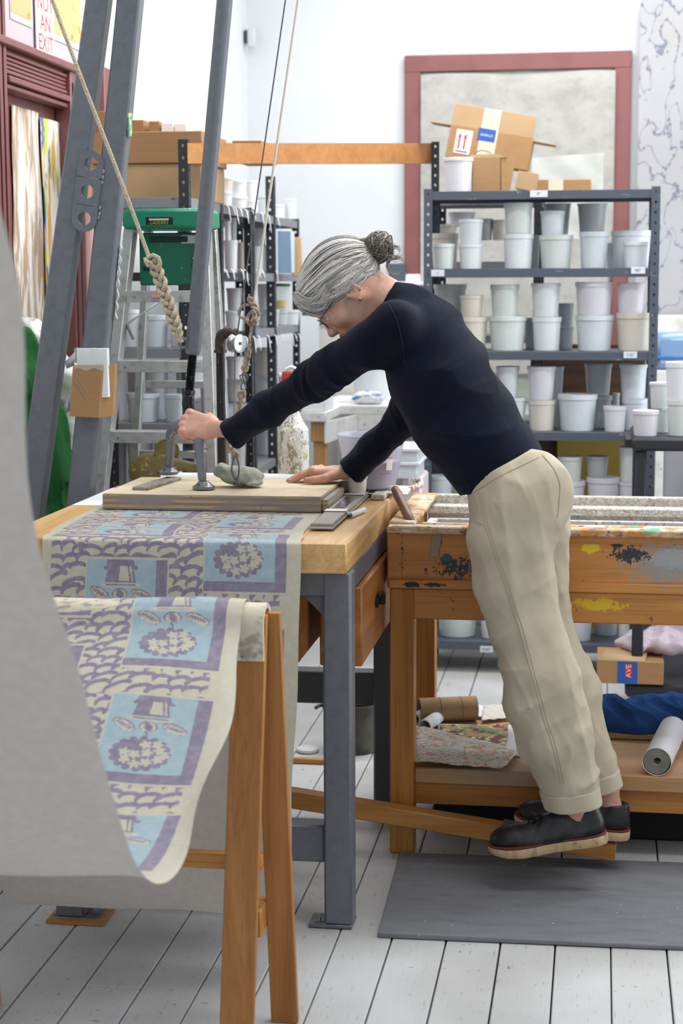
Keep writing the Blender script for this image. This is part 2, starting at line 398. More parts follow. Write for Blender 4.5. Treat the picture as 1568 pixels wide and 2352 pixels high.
struct('trim_1', MB().box((-1.84, 6.21, .0), (-1.80, 6.31, 2.3), .003), M_maroon)
# pink board leaning on left wall, seen between the steel uprights
tag(MB().box((-1.83, 5.935, 0), (-1.80, 6.205, 2.0), .003).build('insulation_board', M_pink), 'pale pink board leaning on the left wall behind the steel uprights', 'board')
# yellow posters above the door, sign
M_post = mat('yellow_map', '#d6b47e', .7, layers=[(22, .6, .68, '#b98d50'), (60, .62, .7, '#a57f4a')])
for (y0, y1, z0, z1, lb) in ((5.28, 5.49, 2.335, 2.65, 'left'), (5.66, 6.03, 2.33, 2.66, 'right')):
    th = thing('poster', f'ochre printed poster above the door, {"left" if lb=="left" else "right"} of the exit sign', 'poster', (-1.825, (y0+y1)/2, z0))
    MB().box((-1.829, y0, z0), (-1.826, y1, z1), .0005).build('backing', mat('white_card', '#eef0f2', .7), th)
    MB().box((-1.826, y0+.004, z0+.02), (-1.8245, y1-.012, z1), .0003).build('print', M_post, th)
def text(name, s, size, o, ex, ey, m, parent, ext=.0004, align='CENTER', space=1.0):
    cu = bpy.data.curves.new(name, 'FONT'); cu.body = s; cu.size = size; cu.extrude = ext; cu.align_x = align; cu.align_y = 'CENTER'; cu.space_line = space; cu.resolution_u = 3
    ob = bpy.data.objects.new(name, cu); me = bpy.data.meshes.new_from_object(ob); bpy.data.objects.remove(ob); bpy.data.curves.remove(cu)
    n = len(me.vertices); co = np.zeros(n*3); me.vertices.foreach_get('co', co); co = co.reshape(-1, 3)
    ex = nrm(ex); ey = nrm(ey); ez = np.cross(ex, ey)
    W = V(*o)+co[:, :1]*ex+co[:, 1:2]*ey+co[:, 2:]*ez-wloc(parent)
    me.vertices.foreach_set('co', W.reshape(-1)); me.materials.append(m); me.update()
    x = bpy.data.objects.new(name, me); COL.objects.link(x); x.parent = parent; return x
M_red = mat('red_ink', '#c2454c', .6)
th = thing('exit_sign', 'white sign with red letters NOT AN EXIT above the left door', 'sign', (-1.82, 5.60, 2.26))
MB().box((-1.824, 5.508, 2.262), (-1.819, 5.692, 2.60), .001).build('plate', mat('sign_white', '#f3f3f5', .4), th)
text('lettering', 'NOT\nAN\nEXIT', .074, (-1.8185, 5.600, 2.362), (0, 1, 0), (0, 0, 1), M_red, th, space=.86)
text('border', '______', .05, (-1.8185, 5.600, 2.290), (0, 1, 0), (0, 0, 1), M_red, th)
# back door / window with maroon casing and translucent cloth
T0, T1, ZT = -1.015, .132, 2.665
wn = bpy.data.objects.new('window_1', None); COL.objects.link(wn); wn['kind'] = 'structure'; wn.location = (-.44, 9.0, .6)
MB().box((T0, 8.965, 1.2), (T0+.082, 9.0, ZT), .004).box((T1-.085, 8.965, .9), (T1, 9.0, ZT), .004).box((T0, 8.962, ZT-.085), (T1, 9.0, ZT), .004).build('casing', M_maroon, wn)
MB().box((T0+.08, 8.984, .9), (T1-.08, 8.995, ZT-.08), .001).build('pane', mat('frosted_daylight', '#a9b3a8', .5, layers=[(3, .45, .6, '#93a592'), (5, .5, .65, '#bcc2bc')]), wn)
MB().box((T0+.08, 8.972, 1.72), (T1-.08, 8.985, 1.745), .002).build('glazing_bar', mat('white_trim', '#eceeee', .5), wn)
t = NT('gauze_cloth'); c = t.mix(t.rng(t.noise(t.mp((6, 4, 9)), 5, .65, .5), .42, .68), '#b5b3ae', '#a3a09c'); c = t.mix(t.rng(t.noise(t.mp((22, 4, 22)), 4), .55, .7, 0, .4), c, '#8f8b8b')
t.b.inputs['Alpha'].default_value = .9; M_gauze = t.done(c, .9)
ny, nx = 40, 40; G = np.zeros((ny, nx, 3)); L, Rr = T0+.085, T1-.05
for i, z in enumerate(np.linspace(1.05, ZT-.10, ny)):
    for j, x in enumerate(np.linspace(0, 1, nx)):
        k = (z-1.05)/(ZT-1.15); xr = Rr-.03-.1*max(0, .5-k)*(1 if k < .5 else 0)
        G[i, j] = (L+(xr-L)*x, 8.955-.004*math.sin(x*23)-.018*max(0, x-.8)*5*(math.sin(x*70)*.5+.5)*(1-k*.4), z+.006*math.sin(x*9))
o = MB().grid(G).build('window_cloth', M_gauze, recalc=False, smooth=180)
tag(o, 'translucent grey gauze cloth hung over the maroon-framed window', 'curtain')
# clear plastic sheet lower in the window
G = np.zeros((16, 16, 3))
for i in range(16):
    for j in range(16): G[i, j] = (-.36+j/15*.36, 8.93+.008*math.sin(i*.9+j*.7), 1.72+i/15*.42+.02*j/15)
t = NT('clear_plastic'); t.b.inputs['Alpha'].default_value = .35; M_clear = t.done('#e6ece8', .12)
tag(MB().grid(G).build('plastic_sheet', M_clear, recalc=False, smooth=180), 'clear crinkled plastic sheet hung in front of the window cloth', 'sheet')
# floral wallpaper drop on back wall at right
t = NT('floral_wallpaper')
v1 = t.math('ABSOLUTE', t.math('SUBTRACT', t.noise(t.mp((9, 1, 6)), 1, .5, .6), .5), 0); nz_ = t.noise(t.mp((4, 1, 3)), 2)
vine = t.math('MULTIPLY', t.rng(v1, .006, .013, 1, 0), t.rng(nz_, .42, .46))
lf = t.math('MULTIPLY', t.rng(t.voro(t.mp((52, 1, 34), (0, .6, 0)), 1), .30, .34, 1, 0), t.math('MULTIPLY', t.rng(v1, .03, .04, 1, 0), t.rng(nz_, .42, .46)))
c = t.mix(t.rng(t.noise(t.mp((2, 1, 2)), 2), .4, .7), '#a6a7ae', '#a09f9f'); c = t.mix(vine, c, '#6f7484'); c = t.mix(lf, c, '#666c7c')
c = t.mix(t.math('MULTIPLY', t.rng(t.voro(t.mp((30, 1, 22)), 1), .16, .2, 1, 0), t.rng(t.noise(t.mp((9, 3, 9)), 2), .58, .62)), c, '#9a7f78')
M_floral = t.done(c, .7)
th = thing('wallpaper_sample', 'hanging drop of grey floral wallpaper right of the maroon window', 'wallpaper', (.34, 8.93, 1.0))
MB().box((.168, 8.93, 1.0), (.62, 8.934, 2.92), .0005).build('sheet', M_floral, th)
for i in range(12):
    m = MB()
    z = 2.82-i*.155
    for s in (0, 1):
        p = [(.395-.03*math.cos(a)*(1 if s else .75)+.012, 8.926, z+.045*math.sin(a)) for a in np.linspace(.3*PI, 1.55*PI, 9)]
        if s: m.tube(p, np.array([.002, .006, .009, .011, .011, .009, .006, .004, .002]), 6, sq=(1, .25), up=(0, 1, 0))
    m.build('border_scroll', mat('ochre_black', '#a08030', .6, layers=[(60, .5, .56, '#3a3a44')]), th)
# sensor in the corner
th = thing('wall_sensor', 'small white motion sensor high in the corner of the white walls', 'sensor', tuple(aY(575, 105, 8.9)))
p = aY(575, 90, 8.92)
MB().box(p+V(-.012, -.03, -.045), p+V(.028, .0, .05), .012).build('housing', mat('grey_plastic', '#c9cbcd', .4), th)
MB().box(p+V(-.03, -.02, -.02), p+V(-.01, .05, .045), .006).build('bracket', mat('dark_plastic', '#3d4042', .5), th)
# ================================================================ WORK TABLE
M_steel = mat('grey_enamel', '#6a6e76', .38, 0, .5, layers=[(50, .45, .7, '#61656d'), (300, .7, .74, '#9da0a5')], bump=(160, .08))
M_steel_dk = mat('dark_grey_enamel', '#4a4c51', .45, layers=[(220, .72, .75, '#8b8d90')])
M_butcher = wood('maple_butcher_block', '#dfb983', '#cb9c60', 1, .35, .8, spots=[((9, 5, 9), .62, .74, '#e3c79b')])
M_ply = wood('pale_plywood', '#dccfb6', '#c9b898', 0, .6, .7, spots=[((5, 5, 5), .55, .75, '#a8957b')])
M_orange = wood('orange_stained_wood', '#c68d4c', '#ad7236', 0, .42, .8)
M_orange_y = wood('orange_stained_wood_y', '#bb7d42', '#9f6232', 1, .42, .8)
M_orange_z = wood('orange_stained_upright', '#be853f', '#9f672c', 2, .42, .7, spots=[((14, 14, 3), .68, .76, '#7c6f60')])
XL, XR, YF, YB, ZT1, ZT0 = -1.40, -.565, 3.83, 4.865, .93, .858
tb = thing('printing_table', 'steel-legged printing table with thick maple top under the plywood board', 'table', (-.99, 4.45, 0))
MB().box((XL, YF, ZT0), (XR, YB, ZT1), .004).build('table_top', M_butcher, tb)
def leg(x0, x1, y0, y1, m=M_steel): return MB().box((x0, y0, .008), (x1, y1, ZT0-.001), .006).build('leg', m, tb)
leg(-.627, -.560, 3.862, 3.93); leg(-1.275, -1.204, 3.824, 3.894); leg(-.627, -.560, 4.76, 4.845, M_steel_dk); leg(-1.36, -1.29, 4.76, 4.845, M_steel_dk)
for (a, b, c, d) in ((-.665, -.560, 3.86, 3.935), (-1.285, -1.165, 3.822, 3.90)):
    p = MB().box((a, c, .001), (b, d, .010), .002).build('foot_plate', M_steel, tb)
for (x, y, z) in ((-.642, 3.88, .012), (-1.185, 3.85, .018)):
    m = MB().lathe([(.006, 0), (.006, .008)], (x, y, z), 6).lathe([(.003, 0), (.003, .018)], (x, y, z), 8).lathe([(.010, -.001), (.010, .001)], (x, y, z), 12)
    m.build('anchor_bolt', mat('bright_steel', '#9a9a98', .3, .8), tb)
tag(MB().box((-1.292, 3.80, 0.0), (-1.150, 3.905, .0085), .001).build('wood_shim', M_orange), 'thin wooden shim under the left front foot of the printing table', 'shim')
for z0, z1, nm in ((.30, .37, 'stretcher'), (.168, .238, 'stretcher')):
    pass
MB().box((-1.27, 3.88, .155), (-.627, 3.94, .245), .005).build('stretcher', M_steel, tb)
MB().box((-1.30, 4.775, .315), (-.60, 4.84, .41), .005).build('stretcher', M_steel_dk, tb)
MB().box((-.615, 3.93, .80), (-.567, 4.77, .857), .003).build('apron_rail', M_steel, tb)
MB().box((-1.27, 3.865, .80), (-.60, 3.92, .857), .003).build('apron_rail', M_steel, tb)
g = MB().prism([(0, 0), (.05, 0), (0, .05)], (-.627, 3.88, .80), (-1, 0, 0), (0, 0, -1), (0, .01, 0)).build('gusset', M_steel, tb)
# drawer hung at right below the rail
dw = MB().box((-.66, 4.02, .60), (-.556, 4.60, .795), .004).build('drawer_box', M_orange_y, tb)
MB().box((-.556, 4.26, .70), (-.548, 4.33, .722), .002).box((-.549, 4.30, .700), (-.536, 4.322, .730), .002).box((-.552, 4.27, .722), (-.543, 4.32, .733), .003).build('latch', mat('black_metal', '#26262a', .3, .6), dw)
# big drawer hung under the front, seen left of the leg
MB().box((-1.18, 3.90, .63), (-.69, 4.5, .80), .004).build('drawer_box', M_orange, tb)
# bits on the table: ruler strips with tape, pen, plywood block board
M_rul = mat('worn_grey_rule', '#9a9488', .5, layers=[((8, 60, 8), .5, .7, '#7c766c'), (120, .66, .7, '#c9c4ba')])
th = thing('guide_rail', 'worn grey guide strips taped along the right edge of the printing table', 'guide', (-.66, 4.4, .933))
MB().box((-.684, 4.01, .9345), (-.624, 4.80, .939), .001).build('lower_strip', M_rul, th)
MB().box((-.682, 4.03, .939), (-.628, 4.79, .946), .001).build('upper_strip', M_rul, th)
MB().box((-.672, 4.30, .946), (-.640, 4.55, .9475), .0005).build('metal_shim', mat('mirror_steel', '#aeb6c4', .15, .9), th)
M_tape = mat('masking_tape', '#e6e2da', .55)
for y in (4.24, 4.58): MB().box((-.683, y, .9476), (-.628, y+.045, .9486), .0003).build('tape', M_tape, th)
G = np.array([[(-.628+.003*i, 4.25+.012*j, .9485+(-.004*i if i < 3 else -.008-.003*(i-3))) for j in range(2)] for i in range(6)]); MB().grid(G).build('tape', M_tape, th, recalc=False)
th = thing('marker_pen', 'white capped marker pen lying on the right edge of the table', 'pen', (-.612, 4.35, .93))
a, b = V(-.616, 4.24, .938), V(-.596, 4.35, .938)
MB().tube([a, a*.7+b*.3, a*.7+b*.3, b], [.0070, .0072, .0072, .0072], 12).build('barrel', mat('white_plastic', '#eceeee', .35), th)
MB().tube([a-(b-a)*.10, a], [.0035, .0055], 10).build('tip', mat('pen_black', '#1c1c22', .4), th)
# plywood pressing board
t = NT('board_edge'); z = t.nd('ShaderNodeSeparateXYZ'); t.ln(t.tc.outputs['Object'], z.inputs[0])
ply = t.rng(t.math('SINE', t.math('MULTIPLY', z.outputs[2], 430.), 0), -.2, .2)
c = t.mix(ply, '#b79a70', '#857a72'); c = t.mix(t.rng(t.noise(t.mp((7, 7, 30)), 3), .45, .6), c, '#8f857c'); c = t.mix(t.rng(t.noise(t.mp((70, 40, 70)), 3), .66, .7), c, '#6b7080')
M_edge = t.done(c, .6)
bd = thing('pressing_board', 'thick pale plywood pressing board lying on the printed wallpaper', 'board', (-.97, 4.55, .932))
bo = MB().box((-1.281, 4.315, .9335), (-.702, 4.70, .9725), .0015).build('core', M_edge, bd)
MB().box((-1.280, 4.316, .9726), (-.703, 4.699, .975), .0006).build('top_veneer', M_ply, bd)
MB().box((-.7015, 4.320, .9355), (-.6845, 4.60, .9665), .002).build('corner_block', M_edge, bd)
MB().box((-.7015, 4.64, .9475), (-.668, 4.70, .977), .002).build('corner_block', M_edge, bd)
tag(MB().beam((-1.200, 4.39, .9795), (-1.170, 4.64, .9795), .045, .009, (1, 0, 0)).build('wooden_batten', mat('grey_batten', '#8e8574', .7, layers=[((60, 8, 60), .5, .65, '#6e675a'), (90, .6, .66, '#c9c2b2')])), 'paint-stained wooden batten under the left foot of the steel yoke', 'batten')
# white roll behind the board
tag(MB().lathe([(.004, 0), (.024, 0), (.024, .60), (.004, .60)], (-1.245, 4.80, .954), 24, (1, .0, 0)).build('paper_roll', mat('white_paper', '#eceef2', .7)), 'white paper roll lying along the back of the printing table', 'roll')
tag(MB().box((-1.39, 4.40, .9302), (-1.315, 4.78, .9325), .0005).build('card_sheet', mat('white_card', '#eef0f2', .7)), 'sheet of white card under the left back of the plywood board', 'card')

# ================================================================ PRINTED WALLPAPER
def tile(nu=620, nv=305):
    """one repeat of the block print; colour index 0 cream, 1 purple, 2 blue; u across .62 m, v along .305 m"""
    k = 4/3; NU, NVV = nu, nv
    img = np.zeros((NVV, NU), np.uint8); uu, vv = np.meshgrid(np.arange(NU)/NU, (np.arange(NVV)+.5)/NVV*.305)
    uu = uu*.60+.0  # metres
    rng = np.random.default_rng(3)
    def ell(cu, cv, a, b, rot, val, clip=None):
        for s in (-.305, 0, .305):
            du = uu-cu; dv = vv-cv-s; c_, s_ = math.cos(rot), math.sin(rot)
            q = ((du*c_+dv*s_)/a)**2+((-du*s_+dv*c_)/b)**2 < 1
            if clip is not None: q &= clip
            img[q] = val
    # clouds: rows of crescents
    rows = 12
    for r in range(rows):
        cv = r*.305/rows
        x = .022+rng.uniform(0, .02)
        while x < .585:
            a = rng.uniform(.017, .030); b = rng.uniform(.012, .017); rt = rng.uniform(-.7, .15); yy = cv+rng.uniform(-.006, .006)
            ell(x, yy, a, b, rt, 1); ell(x+rng.uniform(.000, .004), yy+.0088, a*rng.uniform(.78, .92), b*.86, rt, 0)
            x += a*1.42
    img[(uu < .021) | (uu > .552)] = 0
    def rect(u0, u1, v0, v1, val):
        for s in (-.305, 0, .305): img[(uu > u0) & (uu < u1) & (vv > v0+s) & (vv < v1+s)] = val
    def poly(pts, s, val):
        q = np.ones_like(uu, bool)
        inside = np.zeros_like(uu, bool); n = len(pts)
        for i in range(n):
            x1, y1 = pts[i]; x2, y2 = pts[(i+1) % n]
            cond = ((y1+s > vv) != (y2+s > vv)); xin = (x2-x1)*(vv-y1-s)/((y2-y1)+1e-12)+x1
            inside ^= cond & (uu < xin)
        img[inside] = val
    for (u0, v0) in ((.107, .154), (.380, 0)):
        W, Hh = .160, .198
        rect(u0-.004, u0+W+.030, v0-.006, v0+Hh+.030, 0)
        rect(u0+W-.001, u0+W+.026, v0, v0+Hh+.024, 1); rect(u0-.002, u0+W+.026, v0+Hh, v0+Hh+.024, 1)
        rect(u0, u0+W, v0, v0+Hh, 2)
        cx = u0+.078
        for s in (-.305, 0, .305):
            P = lambda pts, val: poly([(cx+a, v0+b) for a, b in pts], s, val)
            P([(-.030, 0), (.030, 0), (.032, .012), (.040, .016), (.040, .022), (.034, .024), (.030, .022), (.036, .052), (-.036, .052), (-.030, .022), (-.036, .024), (-.040, .018), (-.034, .012)], 1)
            P([(-.002, .014), (.016, .014), (.022, .048), (-.004, .048)], 0)
            P([(.020, .014), (.024, .014), (.030, .048), (.026, .048)], 0)
            P([(-.040, .054), (.042, .054), (.050, .060), (.030, .064), (-.030, .064), (-.046, .060)], 0); P([(-.034, .057), (.036, .057), (.034, .060), (-.032, .060)], 1)
        def leaf(cu, cv, a, b, rt):
            ell(cu, cv, a, b, rt, 1); ell(cu, cv+.0012, a*.9, b*.84, rt, 0)
            for q in np.linspace(-.6, .6, 6): ell(cu+q*a*math.cos(rt), cv+q*a*math.sin(rt), .0016, b*.62, rt+.6, 1)
            ell(cu, cv, a*.85, .0010, rt, 1)
        leaf(cx-.046, v0+.078, .026, .012, .55); leaf(cx, v0+.079, .013, .018, 1.57); leaf(cx+.050, v0+.080, .026, .011, .35)
        for q in np.linspace(0, 1, 10): ell(cx-.002+.004*math.sin(q*3), v0+.092+q*.02, .0022, .003, 0, 1)
        fc = (cx-.002, v0+.148)
        for k_ in range(16):
            an = k_/16*2*PI; ell(fc[0]+.050*math.cos(an)*.9, fc[1]+.036*math.sin(an)*.9, .013, .009, an, 1)
        ell(fc[0], fc[1], .050, .038, 0, 1)
        cen = [(-.026, .016), (-.006, .026), (.014, .020), (.034, .012), (-.010, .002), (.012, -.004), (.034, -.012), (-.030, -.002), (.006, -.024), (.028, -.026), (.044, 0)]
        for (a, b) in cen:
            for k_ in range(5):
                an = k_*2*PI/5+a*90; ell(fc[0]+a+.0062*math.cos(an), fc[1]+b+.0060*math.sin(an), .0056, .0036, an, 0)
    img[(uu < .021) | (uu > .578)] = 0
    return img
TILE = tile()
PAL = np.array([lin('#c6c1ad'), lin('#857c91'), lin('#9fb7c1')], np.float32)
M_print = NT('block_printed_paper')
_at = M_print.nd('ShaderNodeVertexColor', layer_name='print')
_bl = M_print.nd('ShaderNodeAttribute', attribute_name='print')
_gm = M_print.nd('ShaderNodeNewGeometry')
_c = M_print.mix(_gm.outputs['Backfacing'], _bl.outputs['Color'], '#c4bfb9')
_h = M_print.noise(M_print.mp((60, 60, 60)), 2)
_c = M_print.mix(M_print.rng(_h, .4, .7, 0, .10), _c, '#ffffff')
# thin paper: some light comes through
_tr = M_print.nd('ShaderNodeBsdfTranslucent'); M_print.ln(_c, _tr.inputs[0])
_mx = M_print.nd('ShaderNodeMixShader'); _mx.inputs[0].default_value = .12
M_print.done(_c, .42, 0, .45)
M_print.ln(M_print.b.outputs[0], _mx.inputs[1]); M_print.ln(_tr.outputs[0], _mx.inputs[2]); M_print.ln(_mx.outputs[0], M_print.t.nodes['Material Output'].inputs[0])
M_print = M_print.m
def catmull(P, n):
    P = np.array(P, float); P = np.vstack([2*P[0]-P[1], P, 2*P[-1]-P[-2]]); out = []
    for i in range(1, len(P)-2):
        for t_ in np.linspace(0, 1, n, endpoint=False):
            a, b, c, d = P[i-1:i+3]; out.append(.5*((2*b)+(-a+c)*t_+(2*a-5*b+4*c-d)*t_**2+(-a+3*b-3*c+d)*t_**3))
    out.append(P[-2]); return np.array(out)
# side profile of the long sheet (y, z, x of right edge): table -> loop -> trestle -> loop -> up out of frame
SP = catmull([(4.86, .9318, -.695), (4.60, .9318, -.695), (4.32, .9322, -.700), (4.0, .9325, -.690), (3.90, .9328, -.676), (3.848, .9345, -.672), (3.826, .9305, -.670), (3.817, .918, -.668), (3.806, .87, -.667), (3.77, .70, -.668), (3.72, .45, -.670), (3.655, .225, -.672), (3.57, .143, -.672), (3.49, .205, -.672), (3.435, .40, -.672), (3.395, .62, -.670), (3.378, .80, -.682), (3.355, .873, -.690), (3.317, .889, -.692), (3.278, .872, -.690), (3.235, .832, -.685), (3.10, .765, -.675), (2.93, .672, -.668), (2.79, .608, -.668), (2.66, .580, -.668), (2.52, .592, -.668), (2.41, .655, -.668), (2.28, .80, -.668), (2.16, .955, -.668), (2.05, 1.12, -.668), (1.97, 1.30, -.668), (1.90, 1.49, -.668), (1.84, 1.70, -.668), (1.80, 2.0, -.668)], 60)
sl = np.concatenate([[0], np.cumsum(np.linalg.norm(np.diff(SP[:, :2], axis=0), axis=1))])
def sheet_piece(s0, s1, step, ustep):
    ss = np.arange(s0, s1+step/2, step); us = np.linspace(0, 1, int(.60/ustep)+1)
    y = np.interp(ss, sl, SP[:, 0]); z = np.interp(ss, sl, SP[:, 1]); xr = np.interp(ss, sl, SP[:, 2])
    return ss, us, y, z, xr
TOT = sl[-1]
cuts = []
i_front = int(np.argmin(abs(SP[:, 0]-2.28)+abs(SP[:, 1]-.80))); s_mid = sl[i_front]
ss = np.concatenate([np.arange(.42, s_mid, .0019), np.arange(s_mid, TOT, .012)])
us = np.linspace(0, 1, 322)
y = np.interp(ss, sl, SP[:, 0]); z = np.interp(ss, sl, SP[:, 1]); xr = np.interp(ss, sl, SP[:, 2])
X = xr[:, None]-.60*(1-us[None, :])-.012*(1-us[None, :])
Y = np.repeat(y[:, None], len(us), 1); Z = np.repeat(z[:, None], len(us), 1)
# gentle buckles
air = np.clip((3.80-Y)/.1, 0, 1)
Yb = .004*np.sin(X*9+Z*4)*air+.003*np.sin(X*23+ss[:, None]*5)*air
edge = np.clip((us[None, :]-.93)/.07, 0, 1)
loop2 = np.clip((3.2-Y)/.2, 0, 1)
Z2 = Z+.004*np.sin(X*11+ss[:, None]*6)*air - .010*edge**2*loop2*np.sin(ss[:, None]*9)
X2 = X+.008*edge*loop2*np.sin(ss[:, None]*11)+.004*edge*np.sin(ss[:, None]*15)*air
# left side near the table: sheet skews a little (cream margin curls wide)
P3 = np.stack([X2, Y+Yb, Z2], -1)
nr, nc = len(ss), len(us)
me = bpy.data.meshes.new('printed_wallpaper')
idx = np.arange(nr*nc).reshape(nr, nc)
quads = np.stack([idx[:-1, :-1], idx[1:, :-1], idx[1:, 1:], idx[:-1, 1:]], -1).reshape(-1, 4)
off = np.array([-.97, 3.3, .17])
me.vertices.add(nr*nc); me.vertices.foreach_set('co', (P3.reshape(-1, 3)-off).ravel())
me.loops.add(quads.size); me.loops.foreach_set('vertex_index', quads.ravel()); me.polygons.add(len(quads))
me.polygons.foreach_set('loop_start', np.arange(0, quads.size, 4)); me.polygons.foreach_set('loop_total', np.full(len(quads), 4)); me.update(calc_edges=True)
at = me.color_attributes.new('print', 'FLOAT_COLOR', 'POINT')
VOFF = -.016
ui = np.clip((us*(TILE.shape[1]-1)).astype(int), 0, TILE.shape[1]-1)
sshift = .055*np.clip((ss-1.35)/.5, 0, 1)
vi = (((ss+VOFF+sshift) % .305)/.305*TILE.shape[0]).astype(int) % TILE.shape[0]
at.data.foreach_set('color', PAL[TILE[vi][:, ui]].reshape(-1))
o = link(me, 'printed_wallpaper', M_print, None, 180, off)
tag(o, 'long block-printed paper of clouds and potted flowers draped over table and trestle', 'wallpaper')

# ================================================================ TRESTLE (sawhorse)
tr = thing('trestle', 'wooden trestle with half-round cream top carrying the printed paper', 'trestle', (-.97, 3.31, 0))
M_tres = wood('trestle_timber', '#b98249', '#9c6533', 2, .45, .6, spots=[((20, 20, 4), .68, .76, '#5e5a55')])
n = 14; outer = [(.043*math.cos(a), .040*math.sin(a)) for a in np.linspace(0, PI, n)]; inner = [(.033*math.cos(a), .030*math.sin(a)) for a in np.linspace(PI, 0, n)]
prof = [(.043, -.07)]+outer+[(-.043, -.07), (-.033, -.07)]+inner+[(.033, -.07)]
m = MB(); k = len(prof); c0 = V(-1.36, 3.315, .846); c1 = V(-.650, 3.315, .846)
vs = [c0+V(0, a, b) for a, b in prof]+[c1+V(0, a, b) for a, b in prof]
F = [(i, (i+1) % k, k+(i+1) % k, k+i) for i in range(k)]
def capq(o_): return [(o_+1+i, o_+2+i, o_+n*2+1-i, o_+n*2+2-i) for i in range(n-1)]
m.add(vs, F+capq(0)+capq(k)+[(k, k+1, k+2*n+2, k+2*n+3), (k+n, k+n+1, k+n+2, k+n+3)])
m.build('half_round_cap', mat('worn_cream_paint', '#d6cdb8', .5, layers=[((20, 60, 20), .55, .62, '#a79f92'), ((50, 90, 50), .62, .67, '#6f7a80')]), tr)
for xa, lab in ((-.675, 1), (-1.32, 0)):
    MB().beam((xa-.006, 3.305, .865), (xa-.022, 3.19, .0), .068, .020, (1, 0, 0)).build('leg', M_tres, tr)
    MB().beam((xa+.022, 3.328, .865), (xa+.050, 3.34, .0), .056, .020, (1, 0, 0)).build('leg', M_tres, tr)
MB().box((-1.34, 3.285, .340), (-.66, 3.31, .374), .003).build('crossbar', M_orange, tr)
MB().box((-.735, 3.27, .205), (-.66, 3.36, .262), .003).build('brace_block', M_orange, tr)
for i, x in enumerate((-.71, -.685)): MB().lathe([(.004, 0), (.004, .002)], (x, 3.2935, .835), 8, (0, -1, 0)).build('screw', mat('dull_screw', '#77726a', .4, .7), tr)

# ================================================================ SINK BENCH (padding table)
M_bwood_base = [((36, 30, 36), .64, .67, '#2f333b', (5, 5, 5), .45, .55)]
M_apr = wood('paint_splashed_apron', '#c68b48', '#b07538', 0, .4, .8, spots=M_bwood_base)
for cc_ in (((-.01, -.32, .80), (.16, .5, .075), '#8d9092', 70, .05, .34), ((.0, -.32, .815), (.10, .5, .04), '#9da0a0', 120, .14, .24), ((-.215, -.32, .835), (.030, .5, .018), '#d8b91e', 60, .13, .18), ((-.15, -.32, .846), (.016, .5, .006), '#262c3c', 50, .05, .1), ((-.12, -.32, .825), (.12, .5, .05), '#2f3440', 90, .335, .36), ((-.59, -.32, .80), (.02, .5, .02), '#2b5a4c', 40, .1, .14), ((-.56, -.32, .78), (.14, .5, .07), '#2a2e3a', 90, .36, .38), ((-.68, -.33, .733), (.022, .5, .008), '#20222c', 50, .02, .06), ((-.20, -.31, .690), (.11, .5, .028), '#cfae1e', 46, .19, .27), ((-.62, -.33, .735), (.05, .5, .008), '#24262e', 60, .16, .2)): stain(M_apr, *cc_)
M_speck = NT('speckled_paint'); t = M_speck
c = t.mix(t.rng(t.noise(t.mp(95), 4, .8), .42, .58), '#cbc7bf', '#a29c93'); c = t.mix(t.rng(t.noise(t.mp(160), 3, .7), .58, .63), c, '#e8e5df')
c = t.mix(t.rng(t.noise(t.mp(140), 3, .7, 1), .64, .67), c, '#55554f'); c = t.mix(t.rng(t.noise(t.mp(60), 3, .7), .62, .68), c, '#a78b55'); c = t.mix(t.rng(t.noise(t.mp(23), 3, .7), .62, .7), c, '#dcdad4')
t.bump(t.noise(t.mp(110), 4), .5, .003); M_speck = t.done(c, .6)
M_rim = NT('crusted_rim'); t = M_rim
c = t.mix(t.rng(t.noise(t.mp((14, 14, 30)), 4, .7), .40, .58), '#cbbfa6', '#b5803f'); c = t.mix(t.rng(t.noise(t.mp((30, 30, 60)), 4, .7), .58, .62), c, '#5a5f68'); c = t.mix(t.rng(t.noise(t.mp((9, 9, 40)), 3, .7), .6, .64), c, '#e2dfd8'); c = t.mix(t.rng(t.noise(t.mp((8, 5, 20)), 2), .66, .68), c, '#57a884')
t.bump(t.noise(t.mp(90), 4), .4, .003); M_rim = t.done(c, .5)
bn = thing('padding_bench', 'paint-splashed wooden trough bench with open lower shelf behind the woman', 'bench', (.2, 4.75, 0))
BX1 = 1.0; BY0, BY1 = 4.42, 5.08
MB().box((-.535, BY0+.004, .722), (BX1, BY0+.030, .874), .002).build('front_apron', M_apr, bn)
MB().box((-.545, BY0-.012, .868), (BX1, BY0+.04, .888), .004).build('front_rim', M_rim, bn)
MB().box((-.540, BY0-.006, .722), (BX1, BY0+.012, .748), .003).build('front_moulding', M_apr, bn)
MB().box((-.48, BY0+.006, .640), (BX1, BY0+.034, .722), .003).build('front_rail', M_apr, bn)
MB().box((-.545, BY0, .722), (-.505, BY1, .886), .003).build('end_wall', M_apr, bn)
MB().box((-.50, 5.05, .74), (BX1, 5.085, .893), .004).build('back_wall', M_speck, bn)
MB().box((-.54, 4.46, .740), (BX1, 5.06, .76), .002).build('trough_floor', M_speck, bn)
MB().box((-.545, BY0+.03, .880), (-.475, BY1, .895), .004).build('end_rim', M_rim, bn)
MB().box((-.50, 4.98, .845), (BX1, 5.06, .868), .003).build('back_ledge', M_speck, bn)
MB().box((-.465, 4.50, .868), (BX1, 4.53, .884), .003).build('inner_lip', M_rim, bn)
MB().box((-.46, 4.66, .76), (BX1, 4.675, .876), .003).box((-.46, 4.53, .76), (-.435, 4.67, .876), .003).build('inner_tray', mat('pale_crust', '#c8c8cb', .5, layers=[(90, .55, .6, '#8b8d92'), (50, .6, .66, '#e4e4e4')]), bn)
MB().box((-.538, BY0, .0), (-.474, BY0+.065, .722), .003).build('leg', M_orange_z, bn)
